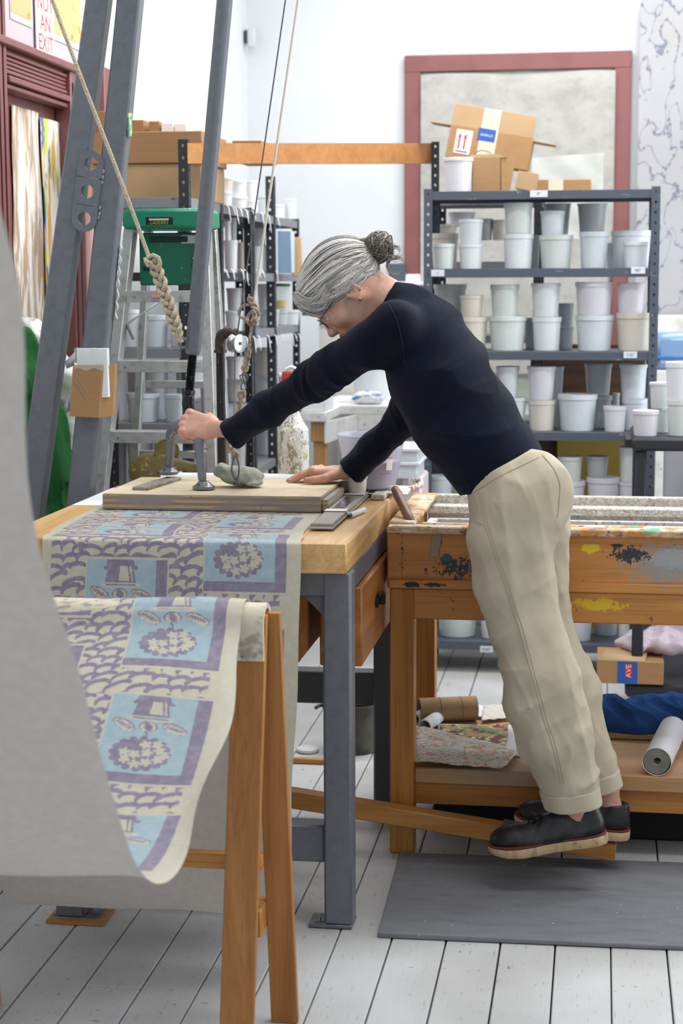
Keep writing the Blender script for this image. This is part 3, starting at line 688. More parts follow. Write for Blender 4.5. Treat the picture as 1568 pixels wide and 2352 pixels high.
MB().box((-.545, 5.02, .0), (-.475, 5.085, .722), .003).build('leg', M_orange_z, bn)
MB().box((.93, BY0, 0), (.995, BY0+.065, .722), .003).build('leg', M_orange_z, bn)
MB().box((.93, 5.02, 0), (.995, 5.085, .722), .003).build('leg', M_orange_z, bn)
M_shelfw = wood('worn_shelf_board', '#c39a6e', '#b58a5e', 0, .5, .5, spots=[((3, 5, 3), .5, .7, '#b3a08c')])
MB().box((-.475, BY0+.03, .188), (BX1, 5.03, .231), .003).build('lower_shelf', M_shelfw, bn)
MB().box((-.475, BY0+.042, .128), (BX1, BY0+.066, .188), .002).build('shelf_rail', M_orange, bn)
o = MB().box((-.41, BY0+.0005, .80), (-.385, BY0+.0045, .862), .001, roty(.15), (-.418, BY0+.0025, .838)).build('tape_patch', mat('brown_tape', '#8d7a68', .3), bn)
tag(o, 'strip of glossy brown tape')
# treadle lever
M_lev = wood('treadle_oak', '#c08a4a', '#a36e36', 0, .45, .8, spots=[((10, 30, 10), .68, .72, '#3c3a36')])
th = thing('treadle', 'long oak treadle bar sloping from under the table to her feet', 'lever', (-.4, 4.36, .0))
MB().beam((-.92, 4.36, .178), (.058, 4.36, .056), .050, .046, (0, 1, 0), .003).build('bar', M_lev, th)
MB().box((-.235, 4.338, .1165), (-.12, 4.384, .1235), .001, roty(.124), (-.175, 4.36, .1105)).build('grip_pad', mat('sandpaper_grey', '#6d6a66', .9), th)
# rubber mat
m = MB().box((-.502, 3.842, .0), (1.2, 4.425, .011), .004, rotz(.028), (.349, 4.135, .0056))
tag(m.build('rubber_mat', mat('grey_rubber', '#7f8186', .75, 0, .3, layers=[((8, 30, 8), .45, .7, '#73757b'), ((60, 110, 60), .70, .72, '#c4c6c8'), (500, .5, .7, '#737579')], bump=(400, .2))), 'grey rubber floor mat in front of the trough bench', 'mat')
# things on the rim and shelf
th = thing('brush_handle', 'brown wooden mallet handle leaning between table and trough rim', 'tool', (-.47, 4.6, .87))
p0 = aY(905, 1120, 4.62); p1 = aY(946, 1204, 4.48)
MB().tube([p0+(p1-p0)*q for q in (0, .04, .2, .5, .8, .96, 1)], [.006, .011, .0135, .0125, .0135, .0125, .007], 14).build('handle', wood('dark_handle', '#8b6450', '#77513f', 2, .4, 1.5), th)
# ================================================================ STEEL SHELVING
M_rack = mat('slate_rack_paint', '#525966', .45, .1, .5, layers=[((14, 14, 60), .66, .7, '#7d8694'), ((30, 30, 80), .72, .74, '#a9b3b5')])
M_rackd = mat('black_rack_paint', '#2f3238', .5, .1, .5, layers=[((14, 14, 40), .66, .7, '#4a4e55')])
M_lip = mat('shelf_reflection_grey', '#83868c', .45, .1, .5, layers=[((14, 14, 40), .66, .7, '#5a5e65')])  # lighter grey puts light reflected off the lips into the shelf colour
def perf(mb, o, du, length, w, hr=.0045, pitch=.0381):
    """perforated flange: real holes"""
    o = V(*o); du = nrm(du); n = int(length/pitch); p = length/n; vs = []; F = []
    for i in range(n):
        c = o+du*w/2+V(0, 0, (i+.5)*p); b = len(vs)
        for a in range(8):
            an = a*PI/4; cx, cz = math.cos(an), math.sin(an); m = max(abs(cx), abs(cz))
            vs.append(c+du*(cx/m*w/2)+V(0, 0, cz/m*p/2)); vs.append(c+du*cx*hr+V(0, 0, cz*hr*1.35))
        F += [(b+2*a, b+2*((a+1) % 8), b+2*((a+1) % 8)+1, b+2*a+1) for a in range(8)]
    mb.add(vs, F)
def rack(label, X0, X1, Y0, Y1, zs, ztop, m, post=.032, lip=.032, wbig=1, front=None, extra=None, cat='shelving'):
    th = thing('shelving_unit', label, cat, ((X0+X1)/2, (Y0+Y1)/2, 0))
    for (x, sx) in ((X0, 1), (X1, -1)):
        for (y, sy) in ((Y0, 1), (Y1, -1)):
            mb = MB(); L = ztop if extra is None else extra.get((sx, sy), ztop)
            perf(mb, (x, y, 0), (sx, 0, 0), L, post); perf(mb, (x, y, 0), (0, sy, 0), L, post)
            o = mb.build('post', m, th, smooth=0, recalc=False); md = o.modifiers.new('t', 'SOLIDIFY'); md.thickness = .0018; md.offset = 0
    for z in zs:
        mb = MB().box((X0+.003, Y0+.003, z-.002), (X1-.003, Y1-.003, z), .0005)
        mb.box((X0+.002, Y0+.002, z-lip), (X1-.002, Y0+.004, z), .0008).box((X0+.002, Y1-.004, z-lip), (X1-.002, Y1-.002, z), .0008)
        mb.box((X0+.002, Y0+.002, z-lip), (X0+.004, Y1-.002, z), .0008).box((X1-.004, Y0+.002, z-lip), (X1-.002, Y1-.002, z), .0008)
        mb.build('shelf', M_lip if m is M_rackd else m, th)
    return th
RZ = [1.858, 1.567, 1.254, .947, .627, .122]
rA = rack('slate grey steel shelving unit of white tubs behind the woman', -.672, .210, 6.60, 6.92, RZ, 1.868, M_rack)
rB = rack('dark steel shelving unit standing behind the grey rack of tubs', -.695, -.245, 7.12, 7.45, [1.86, 1.60, 1.30, .95, .6, .1], 1.88, M_rackd, extra={(1, 1): 2.085})
rB2 = rack('black-shelved steel unit along the left wall, nearer the camera', -1.60, -1.318, 5.48, 6.50, [1.792, 1.308, 1.060, .80, .50, .12], 1.80, M_rackd, extra={(-1, 1): 1.975})
rC = rack('dark steel shelving unit along the left wall, farther from camera', -1.60, -1.318, 6.52, 7.54, [1.785, 1.555, 1.335, 1.06, .80, .50, .12], 1.795, M_rackd)
# the near unit's mid-height shelf and the middle posts of both units
MB().box((-1.598, 5.76, 1.553), (-1.320, 6.49, 1.555), .0005).box((-1.322, 5.76, 1.525), (-1.320, 6.49, 1.555), .0005).box((-1.598, 5.76, 1.525), (-1.32, 5.762, 1.555), .0005).build('shelf', M_rackd, rB2)
for th, y, L in ((rB2, 5.96, 1.79), (rC, 6.95, 1.945)):
    mb = MB(); perf(mb, (-1.318, y, 0), (-1, 0, 0), L, .034); perf(mb, (-1.318, y, 0), (0, 1, 0), L, .034)
    o = mb.build('post', M_rackd, th, smooth=0, recalc=False); md = o.modifiers.new('t', 'SOLIDIFY'); md.thickness = .0018; md.offset = 0
# far gusset plate seen at top right of the left row
tag(MB().box((-1.352, 5.475, 1.925), (-.62, 5.495, 2.0), .003).build('timber_rail', wood('rail_pine', '#c08a55', '#ab7440', 0, .5, .6)), 'long stained timber rail bolted between two dark posts above the shelves', 'rail') if False else None
a0 = aY(433, 352, 5.47); a1 = aY(992, 352, 7.10)
ZR = [aY(433, 328, 5.465)[2], aY(433, 375, 5.465)[2]]; ZS = [aY(991, 328, 7.10)[2], aY(991, 375, 7.10)[2]]
th = MB().add([(-1.318, 5.474, ZR[1]), (-.695, 7.114, ZS[1]), (-.695, 7.114, ZS[0]), (-1.318, 5.474, ZR[0]), (-1.318, 5.50, ZR[1]), (-.695, 7.14, ZS[1]), (-.695, 7.14, ZS[0]), (-1.318, 5.50, ZR[0])],
    [(0, 1, 2, 3), (7, 6, 5, 4), (0, 4, 5, 1), (3, 2, 6, 7), (0, 3, 7, 4), (1, 5, 6, 2)]).build('timber_rail', wood('rail_pine', '#bd854d', '#a9733f', 0, .5, .6))
tag(th, 'long stained timber rail bolted between two raised dark posts', 'rail')
# ---------------------------------------------------------------- tubs
def proto(tp, lidh, closed=True):
    body = MB().lathe([(tp*.97, 0), (tp, .012), (.945, 1-lidh), (.925, 1-lidh), (.925, 1-lidh-.01)] if closed else [(tp*.97, 0), (tp, .012), (.93, .97), (1, .97), (1, 1), (.95, 1), (tp*.93, .03), (0, .03)], n=28)
    v = np.concatenate(body.v); me = bpy.data.meshes.new('tub_body'); me.from_pydata(v.tolist(), [], body.f); me.polygons.foreach_set('use_smooth', [True]*len(me.polygons)); me.set_sharp_from_angle(angle=.7)
    lid = MB().lathe([(.985, 1-lidh), (1.0, 1-lidh+.006), (1.0, .992), (.985, 1), (.93, 1), (.91, .985), (0, .985)], n=28)
    v2 = np.concatenate(lid.v); ml = bpy.data.meshes.new('tub_lid'); ml.from_pydata(v2.tolist(), [], lid.f); ml.polygons.foreach_set('use_smooth', [True]*len(ml.polygons)); ml.set_sharp_from_angle(angle=.7)
    return me, ml
PT = {k: proto(tp, lh, cl) for k, tp, lh, cl in (('t', .80, .10, True), ('s', .84, .145, True), ('w', .82, .17, True), ('o', .78, .1, False))}
TC = {'white': '#e4e8ec', 'bluish': '#d5dde3', 'mint': '#d5ddda', 'cream': '#d9d5ca', 'grey': '#a9aeb3', 'lilac': '#dcdbe4', 'dark': '#7e8084', 'clear': '#b9c0c2'}
TM = {k: mat('tub_'+k, c, .35, 0, .5, layers=[(9, .5, .75, tuple(np.array(lin(c)[:3])*.9)+(1,)), (26, .70, .74, '#cfc9a8', 'n', .5)]) for k, c in TC.items()}
TUBM = {}
def tub(x, y, z, R, h, color='white', kind='t', lid=True, label='', group=None, lidcol=None, tilt=0):
    e = bpy.data.objects.new('plastic_tub', None); COL.objects.link(e); e.location = (x, y, z); e.scale = (R, R, h); e.empty_display_size = .1
    e.rotation_euler = (0, tilt, random.uniform(0, 6))
    tag(e, label, 'tub', group)
    for nm, me, c in (('body', PT[kind][0], color),)+((('lid', PT[kind][1], lidcol or color),) if kind != 'o' else ()):
        key = (me.name, c)
        if key not in TUBM: m2 = me.copy(); m2.name = 'tub_'+nm; m2.materials.append(TM[c]); TUBM[key] = m2
        o = bpy.data.objects.new(nm, TUBM[key]); COL.objects.link(o); o.parent = e
    return e
ORD = ['first', 'second', 'third', 'fourth', 'fifth', 'sixth', 'seventh', 'eighth', 'ninth', 'tenth', 'eleventh', 'twelfth']
def tubs(rows, shelf_name, rack_name, group):
    """rows: (px left, px right, px top, px bottom, depth Y of centre, base z or None, colour, kind, row word)"""
    n = {}
    for r in sorted(rows, key=lambda q: (q[8], q[0])):
        x0, x1, yt, yb, Y, z0, col, kind, row = r[:9]
        c = aY((x0+x1)/2, yb, Y); R = (aY(x1, yt, Y)[0]-aY(x0, yt, Y)[0])/2*.985
        Yc = Y; zt = aY((x0+x1)/2, yt, Y-R)[2]
        if z0 is None: z0 = aY((x0+x1)/2, yb, Y-R*.85)[2]
        h = zt-z0
        k = n.get(row, 0); n[row] = k+1
        tub(c[0], Yc, z0+.0006, R, h, col, kind, label=f'{ORD[k]} {col} tub from the left, {row}, {shelf_name}, {rack_name}', group=group)
W_, B_, MN, CRM, GR, LI, DK, CL = 'white', 'bluish', 'mint', 'cream', 'grey', 'lilac', 'dark', 'clear'
g1 = 'tubs on the grey rack behind the woman'
z = RZ[1]
tubs([(992, 1045, 560, 617, 6.68, z, MN, 's', 'lower front'), (1052, 1110, 560, 617, 6.69, z, W_, 's', 'lower front'), (1153, 1225, 537, 616, 6.70, z, W_, 's', 'lower front'),
      (1236, 1316, 540, 615, 6.71, z, MN, 's', 'lower front'), (1328, 1398, 532, 612, 6.70, z, B_, 's', 'lower front'), (1429, 1490, 555, 611, 6.67, z, B_, 's', 'lower front'),
      (1052, 1110, 503, 560, 6.69, None, W_, 's', 'upper front'), (1155, 1224, 465, 537, 6.70, None, MN, 's', 'upper front'), (1239, 1297, 484, 541, 6.71, None, B_, 's', 'upper front'),
      (989, 1053, 536, 612, 6.83, z, CRM, 's', 'back'), (1207, 1240, 540, 612, 6.85, z, GR, 't', 'back'), (1392, 1409, 558, 606, 6.86, z, B_, 't', 'back'), (1400, 1496, 529, 608, 6.82, z, W_, 's', 'back'),
      (1322, 1396, 467, 533, 6.84, None, CL, 'o', 'upper back'), (1244, 1312, 467, 538, 6.85, None, GR, 'o', 'upper back')], 'first shelf', 'grey rack', g1)
z = RZ[2]
tubs([(1050, 1120, 729, 808, 6.69, z, CRM, 's', 'lower front'), (1120, 1209, 727, 808, 6.70, z, MN, 's', 'lower front'), (1220, 1289, 729, 807, 6.70, z, W_, 's', 'lower front'),
      (1319, 1409, 725, 806, 6.70, z, B_, 's', 'lower front'), (1412, 1498, 720, 805, 6.70, z, CRM, 's', 'lower front'),
      (1054, 1110, 679, 729, 6.69, None, CRM, 's', 'upper front'), (1124, 1193, 654, 728, 6.70, None, MN, 's', 'upper front'), (1217, 1288, 651, 729, 6.70, None, W_, 't', 'upper front'),
      (1318, 1408, 648, 725, 6.70, None, LI, 's', 'upper front'), (1414, 1480, 650, 722, 6.70, None, LI, 's', 'upper front'),
      (1203, 1240, 731, 803, 6.85, z, GR, 's', 'lower back'), (1281, 1317, 752, 803, 6.84, z, GR, 't', 'lower back'), (1279, 1318, 697, 751, 6.84, None, GR, 't', 'upper back'), (994, 1072, 653, 730, 6.80, None, CL, 's', 'upper back'), (996, 1050, 731, 806, 6.80, z, GR, 's', 'lower back')], 'second shelf', 'grey rack', g1)
z = RZ[3]
tubs([(1150, 1209, 915, 995, 6.69, z, B_, 't', 'lower front'), (1210, 1276, 921, 995, 6.69, z, CRM, 's', 'lower front'), (1279, 1371, 908, 994, 6.70, z, B_, 's', 'lower front'),
      (1383, 1438, 935, 994, 6.67, z, LI, 's', 'lower front'), (1137, 1193, 843, 915, 6.69, None, B_, 't', 'upper front'), (1208, 1276, 843, 921, 6.69, None, LI, 't', 'upper front'),
      (1425, 1490, 918, 992, 6.74, z, B_, 's', 'middle'), (1420, 1486, 838, 918, 6.74, None, B_, 't', 'upper middle'),
      (1340, 1405, 911, 990, 6.83, z, GR, 's', 'lower back'), (1340, 1405, 837, 911, 6.83, None, 'grey', 't', 'upper back'), (1260, 1294, 915, 990, 6.84, z, B_, 't', 'lower back'), (1256, 1294, 843, 915, 6.84, None, LI, 't', 'upper back'), (1405, 1422, 903, 985, 6.86, z, GR, 't', 'lower back')], 'third shelf', 'grey rack', g1)
z = RZ[4]
tubs([(1270, 1344, 1108, 1182, 6.69, z, LI, 's', 'lower front'), (1344, 1424, 1100, 1182, 6.70, z, LI, 's', 'lower front'), (1418, 1472, 1110, 1182, 6.69, z, LI, 't', 'lower front'), (985, 1040, 1095, 1182, 6.70, z, B_, 't', 'lower front'),
      (1279, 1337, 1051, 1108, 6.69, None, MN, 's', 'upper front'), (1345, 1397, 1050, 1100, 6.70, None, GR, 's', 'upper front'), (1418, 1474, 1029, 1110, 6.69, None, MN, 't', 'upper front')], 'fourth shelf', 'grey rack', g1)
z = RZ[5]
tubs([(1000, 1100, 1372, 1476, 6.74, z, MN, 's', 'front'), (1100, 1150, 1380, 1478, 6.70, z, W_, 't', 'front'), (1160, 1230, 1390, 1480, 6.72, z, W_, 't', 'front'), (1298, 1362, 1385, 1482, 6.70, z, W_, 't', 'front'), (1416, 1458, 1400, 1484, 6.68, z, W_, 't', 'front'), (1360, 1420, 1385, 1470, 6.82, z, GR, 's', 'back')], 'bottom shelf', 'grey rack', g1)
# labels on the grey rack's shelf lips
M_lab = mat('paper_label', '#d8dce4', .7); M_ink = mat('pencil_ink', '#5c6070', .7)
for (px, py, w_, s) in ((1005, 627, .050, '1'), (1465, 621, .052, '90°'), (1447, 815, .050, '110°'), (1237, 445, .066, '9°'), (1117, 1491, .050, '4200°')):
    c = aY(px, py, 6.598); lb = MB().box(c-V(w_/2, .0012, .0125), c+V(w_/2, 0, .0125), .0002).build('label_card', M_lab, rA)
    text('handwriting', s, .016, c-V(0, .0016, .001), (1, 0, 0), (0, 0, 1), M_ink, lb, ext=.0001)
# tub and boxes on top of the grey rack
tubs([(1017, 1087, 361, 440, 6.68, RZ[0], LI, 't', 'alone')], 'top', 'grey rack', 'tub on top of the grey rack')
M_card = mat('cardboard', '#a9835b', .8, layers=[((3, 3, 3), .4, .7, '#9c7750'), ((4, 4, 200), .4, .6, '#b08a60', 'n', .4)])
M_cardl = mat('pale_cardboard', '#bb9d78', .8, layers=[((4, 4, 4), .4, .7, '#b0926c')])
M_ctape = mat('clear_parcel_tape', '#e3d3bb', .25)
th = thing('cardboard_box', 'open brown cardboard box on the grey rack beside the lidded tub', 'box', tuple(aY(1118, 440, 6.75)*V(1, 1, 0)+V(0, 0, RZ[0])))
a = aY(1083, 440, 6.70)[0]; b = aY(1150, 440, 6.70)[0]; zt = aY(1120, 362, 6.70)[2]
MB().box((a, 6.70, RZ[0]+.001), (b, 6.705, zt), .001).box((a, 6.70, RZ[0]+.001), (a+.004, 6.90, zt), .001).box((b-.004, 6.70, RZ[0]+.001), (b, 6.90, zt), .001).box((a, 6.895, RZ[0]+.001), (b, 6.90, zt), .001).box((a, 6.70, RZ[0]+.001), (b, 6.9, RZ[0]+.005), .001).build('carton', M_card, th)
MB().prism([(0, 0), (.055, .006), (.032, -.13), (0, -.13)], (b+.001, 6.702, zt), (1, .25, 0), (0, 0, 1), (0, .004, 0)).build('flap', M_card, th)
MB().prism([(0, 0), (-.14, -.002), (-.135, .012), (-.03, .013)], (b+.02, 6.70, zt), (1, 0, 0), (0, 0, 1), (0, .12, 0)).build('flap', M_cardl, th)
# tilted box above it
cs = [aY(x, y, 6.95) for x, y in ((1022, 360), (1210, 392), (1219, 258), (1041, 236))]
ex = nrm(cs[1]-cs[0]); ez = nrm(cs[3]-cs[0]); ez = nrm(ez-ex*(ez@ex)); ey = np.cross(ez, ex); Wd = np.linalg.norm(cs[1]-cs[0]); Hd = np.linalg.norm(cs[3]-cs[0])
th = thing('cardboard_box', 'tilted cardboard box with opened flaps and a red arrow label, topmost on the rack', 'box', tuple(cs[0]))
R3 = np.array([ex, ey, ez]).T; org = cs[0]
def tb_(lo, hi, nm, m, ch=.001): lo = V(*lo); hi = V(*hi); return MB().box(-(hi-lo)/2, (hi-lo)/2, ch, R3, org+R3@((lo+hi)/2)).build(nm, m, th)
tb_((0, 0, 0), (Wd, .17, Hd*.60), 'carton', M_card); tb_((.002, .001, Hd*.60), (Wd-.002, .005, Hd), 'flap', M_cardl)
tb_((-.085, .02, Hd*.59), (-.001, .15, Hd*.60+.003), 'flap', M_cardl); tb_((Wd+.001, .03, Hd*.55), (Wd+.09, .15, Hd*.55+.004), 'flap', M_cardl)
tb_((.12, -.0008, 0), (.19, -.0001, Hd), 'tape', M_ctape, .0003)
pl = tb_((.028, -.0012, .022), (.092, -.0004, .115), 'arrow_label', mat('label_white', '#ece8e4', .5), .0003)
for q in (.044, .066):
    MB().prism([(-.0035, 0), (.0035, 0), (.0035, .045), (.008, .045), (0, .062), (-.008, .045), (-.0035, .045)], org+R3@V(q, -.0014, .040), ex, ez, ey*-.0003).build('arrow', M_red, pl)
MB().box(V(-.024, -.0003, -.002), V(.024, .0003, .003), .0001, R3, org+R3@V(.058, -.0016, .031)).build('underline', M_ink, pl)
bl = tb_((.112, -.0012, .085), (.182, -.0004, .134), 'blue_label', mat('blue_ink', '#2f5fae', .5), .0003)
text('lettering', 'UNIN-O', .014, org+R3@V(.147, -.0016, .108), ex, ez, mat('label_white', '#ece8e4', .5), bl, ext=.0001)
m = MB(); m.tube([org+R3@V(.150+.034*math.cos(q), -.0008, .030+.019*math.sin(q)) for q in np.linspace(0, 2*PI, 25)], .0013, 5, caps=False); m.build('stamped_ring', M_ink, th)
tb_((Wd*.9, 0, -.075), (Wd+.045, .12, -.004), 'carton_base', M_cardl)
for (x0_, x1_, yt, yb, Y, lb) in ((1195, 1357, 413, 452, 7.22, 'low brown box on the dark rack behind the grey rack'),):
    a = aY(x0_, yb, Y); b = aY(x1_, yt, Y); bx_ = thing('cardboard_box', lb, 'box', ((a[0]+b[0])/2, Y+.12, 1.862))
    MB().box((a[0], Y, 1.862), (b[0], Y+.22, aY(1200, yt, Y)[2]), .003).build('carton', M_card, bx_)
    MB().box(((a[0]+b[0])/2-.03, Y-.001, 1.864), ((a[0]+b[0])/2+.03, Y-.0002, aY(1200, yt, Y)[2]-.002), .0003).build('tape', M_ctape, bx_)
# tubs on the dark rack behind
tubs([(1000, 1050, 515, 560, 7.22, None, CRM, 's', 'front'), (1028, 1092, 487, 520, 7.25, None, W_, 'w', 'upper front'), (1090, 1132, 502, 552, 7.25, None, GR, 's', 'front'), (1128, 1165, 505, 552, 7.25, None, CRM, 's', 'front')], 'upper shelf', 'dark rear rack', 'tubs on the dark rear rack')
# boards leaning behind
tag(MB().box((-.30, 7.50, 0), (.19, 7.53, 1.25), .003).build('plywood_offcut', wood('dark_ply', '#47301e', '#2f2014', 0, .6, .6)), 'dark brown board standing behind the third shelf of the grey rack', 'board')
tag(MB().box((-.18, 7.46, 0), (.20, 7.49, .93), .003).build('mustard_board', mat('mustard', '#6a5816', .7)), 'mustard yellow board standing behind the lowest shelves of the grey rack', 'board')
# ---------------------------------------------------------------- left row of tubs (aisle face at x = -1.32)
def lrow(rows, shelf, z):
    rows = sorted(rows, key=lambda q: (q[4], q[0])); n = {}
    for x0, x1, yt, yb, row, col, kind in rows:
        p = aX((x0+x1)/2, yb, -1.385); p = p if p[1] < 7.44 else aY((x0+x1)/2, yb, 7.44); Y = p[1]; R = 1.12*min((aY(x1, yt, Y)[0]-aY(x0, yt, Y)[0])/2, .115)
        zt = aY((x0+x1)/2, yt, Y-R)[2]; z0 = z if row.startswith(('lower', 'front')) else aY((x0+x1)/2, yb, Y-R*.85)[2]
        k = n.get(row, 0); n[row] = k+1
        if zt-z0 < .03: continue
        tub(p[0], Y, z0+.0006, R, zt-z0, col, kind, label=f'{ORD[k]} {col} tub from the left, {row}, {shelf}, left wall row', group='tubs on the left wall shelving')
lrow([(497, 532, 440, 478, 'front', W_, 's'), (530, 566, 452, 486, 'front', W_, 's'), (566, 592, 460, 492, 'front', W_, 's'), (592, 622, 450, 498, 'front', W_, 't'), (624, 652, 470, 505, 'front', W_, 's'), (655, 680, 457, 510, 'front', W_, 't'),
      (500, 534, 408, 440, 'upper', CRM, 's'), (533, 565, 415, 452, 'upper', W_, 's'), (566, 590, 415, 460, 'upper', W_, 't')], 'top', 1.79)
lrow([(516, 545, 552, 625, 'lower', W_, 't'), (543, 569, 557, 625, 'lower', CRM, 't'), (580, 604, 566, 628, 'lower', W_, 't'), (603, 631, 563, 630, 'lower', W_, 't'), (516, 530, 508, 552, 'upper', W_, 't'), (530, 544, 500, 552, 'upper', MN, 't'), (581, 609, 524, 566, 'upper', GR, 's')], 'second shelf down', 1.555)
lrow([(488, 504, 672, 722, 'upper', W_, 't'), (462, 489, 650, 720, 'upper', W_, 't'), (465, 505, 720, 768, 'lower', W_, 's'), (520, 560, 715, 770, 'lower', B_, 's'), (522, 556, 662, 714, 'upper', CL, 't'), (592, 626, 652, 712, 'upper', W_, 't'), (594, 639, 712, 770, 'lower', W_, 's'), (641, 686, 713, 766, 'lower', W_, 's')], 'third shelf down', 1.335)
lrow([(480, 505, 815, 880, 'upper', GR, 't'), (462, 498, 885, 935, 'lower', LI, 's'), (522, 562, 820, 872, 'upper', LI, 's'), (522, 578, 872, 938, 'lower', W_, 's'), (586, 628, 800, 865, 'upper', CRM, 't'), (587, 636, 864, 930, 'lower', W_, 's'), (640, 688, 860, 925, 'lower', W_, 's')], 'fourth shelf down', 1.06)
lrow([(478, 515, 965, 1080, 'lower', CRM, 's'), (525, 580, 965, 1050, 'lower', W_, 's'), (586, 640, 945, 1040, 'lower', W_, 's'), (640, 690, 960, 1040, 'lower', W_, 's'), (530, 580, 1050, 1120, 'upper', LI, 's')], 'fifth shelf down', .80)
# tubs seen through the ladder
def erow(rows, shelf, z):
    n = {}
    for x0, x1, yt, yb, row, col, kind in rows:
        Y = 5.57; c = aY((x0+x1)/2, yb, Y); R = (aY(x1, yt, Y)[0]-aY(x0, yt, Y)[0])/2; zt = aY((x0+x1)/2, yt, Y-R)[2]; k = n.get(row, 0); n[row] = k+1
        tub(c[0], Y+(.10 if row == 'back' else 0), z+.0006, R, zt-z, col, kind, label=f'{ORD[k]} {col} tub from the left, {row}, {shelf}, behind the stepladder', group='tubs seen through the stepladder')
erow([(278, 324, 712, 797, 'front', W_, 't'), (328, 388, 725, 797, 'front', B_, 's'), (390, 436, 735, 797, 'front', B_, 's')], 'second shelf', 1.308)
erow([(275, 310, 845, 965, 'back', GR, 't'), (316, 372, 838, 965, 'back', B_, 't'), (388, 434, 845, 965, 'back', GR, 't'), (292, 368, 905, 968, 'front', B_, 'w'), (378, 432, 908, 968, 'front', B_, 's')], 'third shelf', 1.06)
erow([(262, 292, 1015, 1120, 'front', GR, 't'), (295, 352, 1018, 1120, 'front', LI, 's'), (356, 420, 1020, 1120, 'front', B_, 's')], 'fourth shelf', .80)
# clear box with green lid and yellow thing, blue checked box, tan board
def boxat(name, x0, x1, yt, zb, X, d, m, label, cat, th_=.0):
    p0 = aX(x0, 600, X); p1 = aX(x1, 600, X); zt = aX((x0+x1)/2, yt, X)[2]
    return tag(MB().box((X-d, p0[1], zb), (X, p1[1], zt), .003).build(name, m), label, cat)
t = NT('blue_grid_paper'); v = t.mp((60, 60, 60)); br = t.nd('ShaderNodeTexBrick'); t.ln(v, br.inputs['Vector']); br.offset = 0
br.inputs['Color1'].default_value = lin('#e2eaf0'); br.inputs['Color2'].default_value = lin('#cfdfec'); br.inputs['Mortar'].default_value = lin('#8aa7c4'); br.inputs['Scale'].default_value = 1; br.inputs['Mortar Size'].default_value = .06; br.inputs['Brick Width'].default_value = .8; br.inputs['Row Height'].default_value = .8
M_grid = t.done(br.outputs[0], .6)
p0, p1 = aY(637, 530, 7.02), aY(669, 632, 7.02)
tag(MB().box((p0[0], 7.02, 1.557), (p1[0], 7.10, p0[2]), .002).build('grid_box', M_grid), 'blue and white checked box at the far end of the left shelving', 'box')
p0, p1 = aY(669, 545, 7.12), aY(692, 635, 7.12)
tag(MB().box((p0[0], 7.12, p1[2]), (p1[0], 7.14, p0[2]), .002).build('chipboard_offcut', mat('chip', '#cfae84', .7)), 'tan chipboard offcut beside the checked box, behind her head', 'board')
c = aX(654, 712, -1.385); c[1] = min(c[1], 7.42); c[2] = 1.3355-.006+.062; tub(c[0], c[1], 1.3356, .05, .060, W_, 's', label='low white tub carrying the green-lidded jar on the left shelving', group='tubs on the left wall shelving')
th = thing('storage_jar', 'clear jar with green lid holding something yellow, left shelving', 'jar', tuple(c)); MB().lathe([(.04, 0), (.045, .004), (.045, .10), (.043, .104)], (c[0], c[1], c[2]+.006), 24).build('jar_body', M_clear, th)
MB().lathe([(.047, .104), (.047, .116), (.0, .118)], (c[0], c[1], c[2]+.006), 24).build('lid', mat('green_lid', '#3f7d5c', .4), th)
MB().box(c+V(-.028, -.028, .012), c+V(.028, .028, .05), .008).build('sponge', mat('yellow_sponge', '#ecd31c', .7), th)
# paper tags hanging over shelf edges
M_tag = mat('paper_tag', '#e9edf0', .6)
def ptag(px, py, X, L, lean, th_, w_=.016):
    c = aX(px, py, X); G = []
    for j, q in enumerate(np.linspace(0, 1, 7)):
        a = min(q*2.2, 1)*PI/2; up = .006*math.sin(a); fwd = .012*(1-math.cos(a))+.004*q
        zz = c[2]+.005-(0 if q < .45 else (q-.45)/.55*L)+(.004*math.sin(q*PI) if q < .45 else 0)
        xx = X-.020+.026*min(q/.45, 1)+.006*max(0, q-.45)
        G.append([(xx, c[1]+lean*q-w_/2, zz), (xx, c[1]+lean*q+w_/2, zz)])
    o = MB().grid(G).build('paper_tag', M_tag, th_, recalc=False, smooth=180); md = o.modifiers.new('t', 'SOLIDIFY'); md.thickness = .0006
random.seed(11)
for px, L in ((518, .055), (528, .030), (534, .06), (546, .03), (560, .05), (575, .03), (598, .05), (612, .07), (632, .04)): ptag(px, 470+(px-495)*.22, -1.318, L, random.uniform(.02, .07), rB2 if px < 572 else rC)
for px, L in ((512, .03), (530, .035), (552, .045), (561, .05), (588, .03), (598, .03), (632, .05)): ptag(px, 622+(px-490)*.03, -1.318, L, random.uniform(.02, .06), rB2 if px < 572 else rC)
for px, L in ((484, .05), (525, .04), (538, .035), (560, .03), (580, .06), (592, .055), (612, .06), (630, .05), (645, .03), (652, .035), (659, .03), (667, .05), (674, .03), (682, .04)): ptag(px, 782-(px-490)*.06, -1.318, L, random.uniform(.01, .06), rB2 if px < 572 else rC)
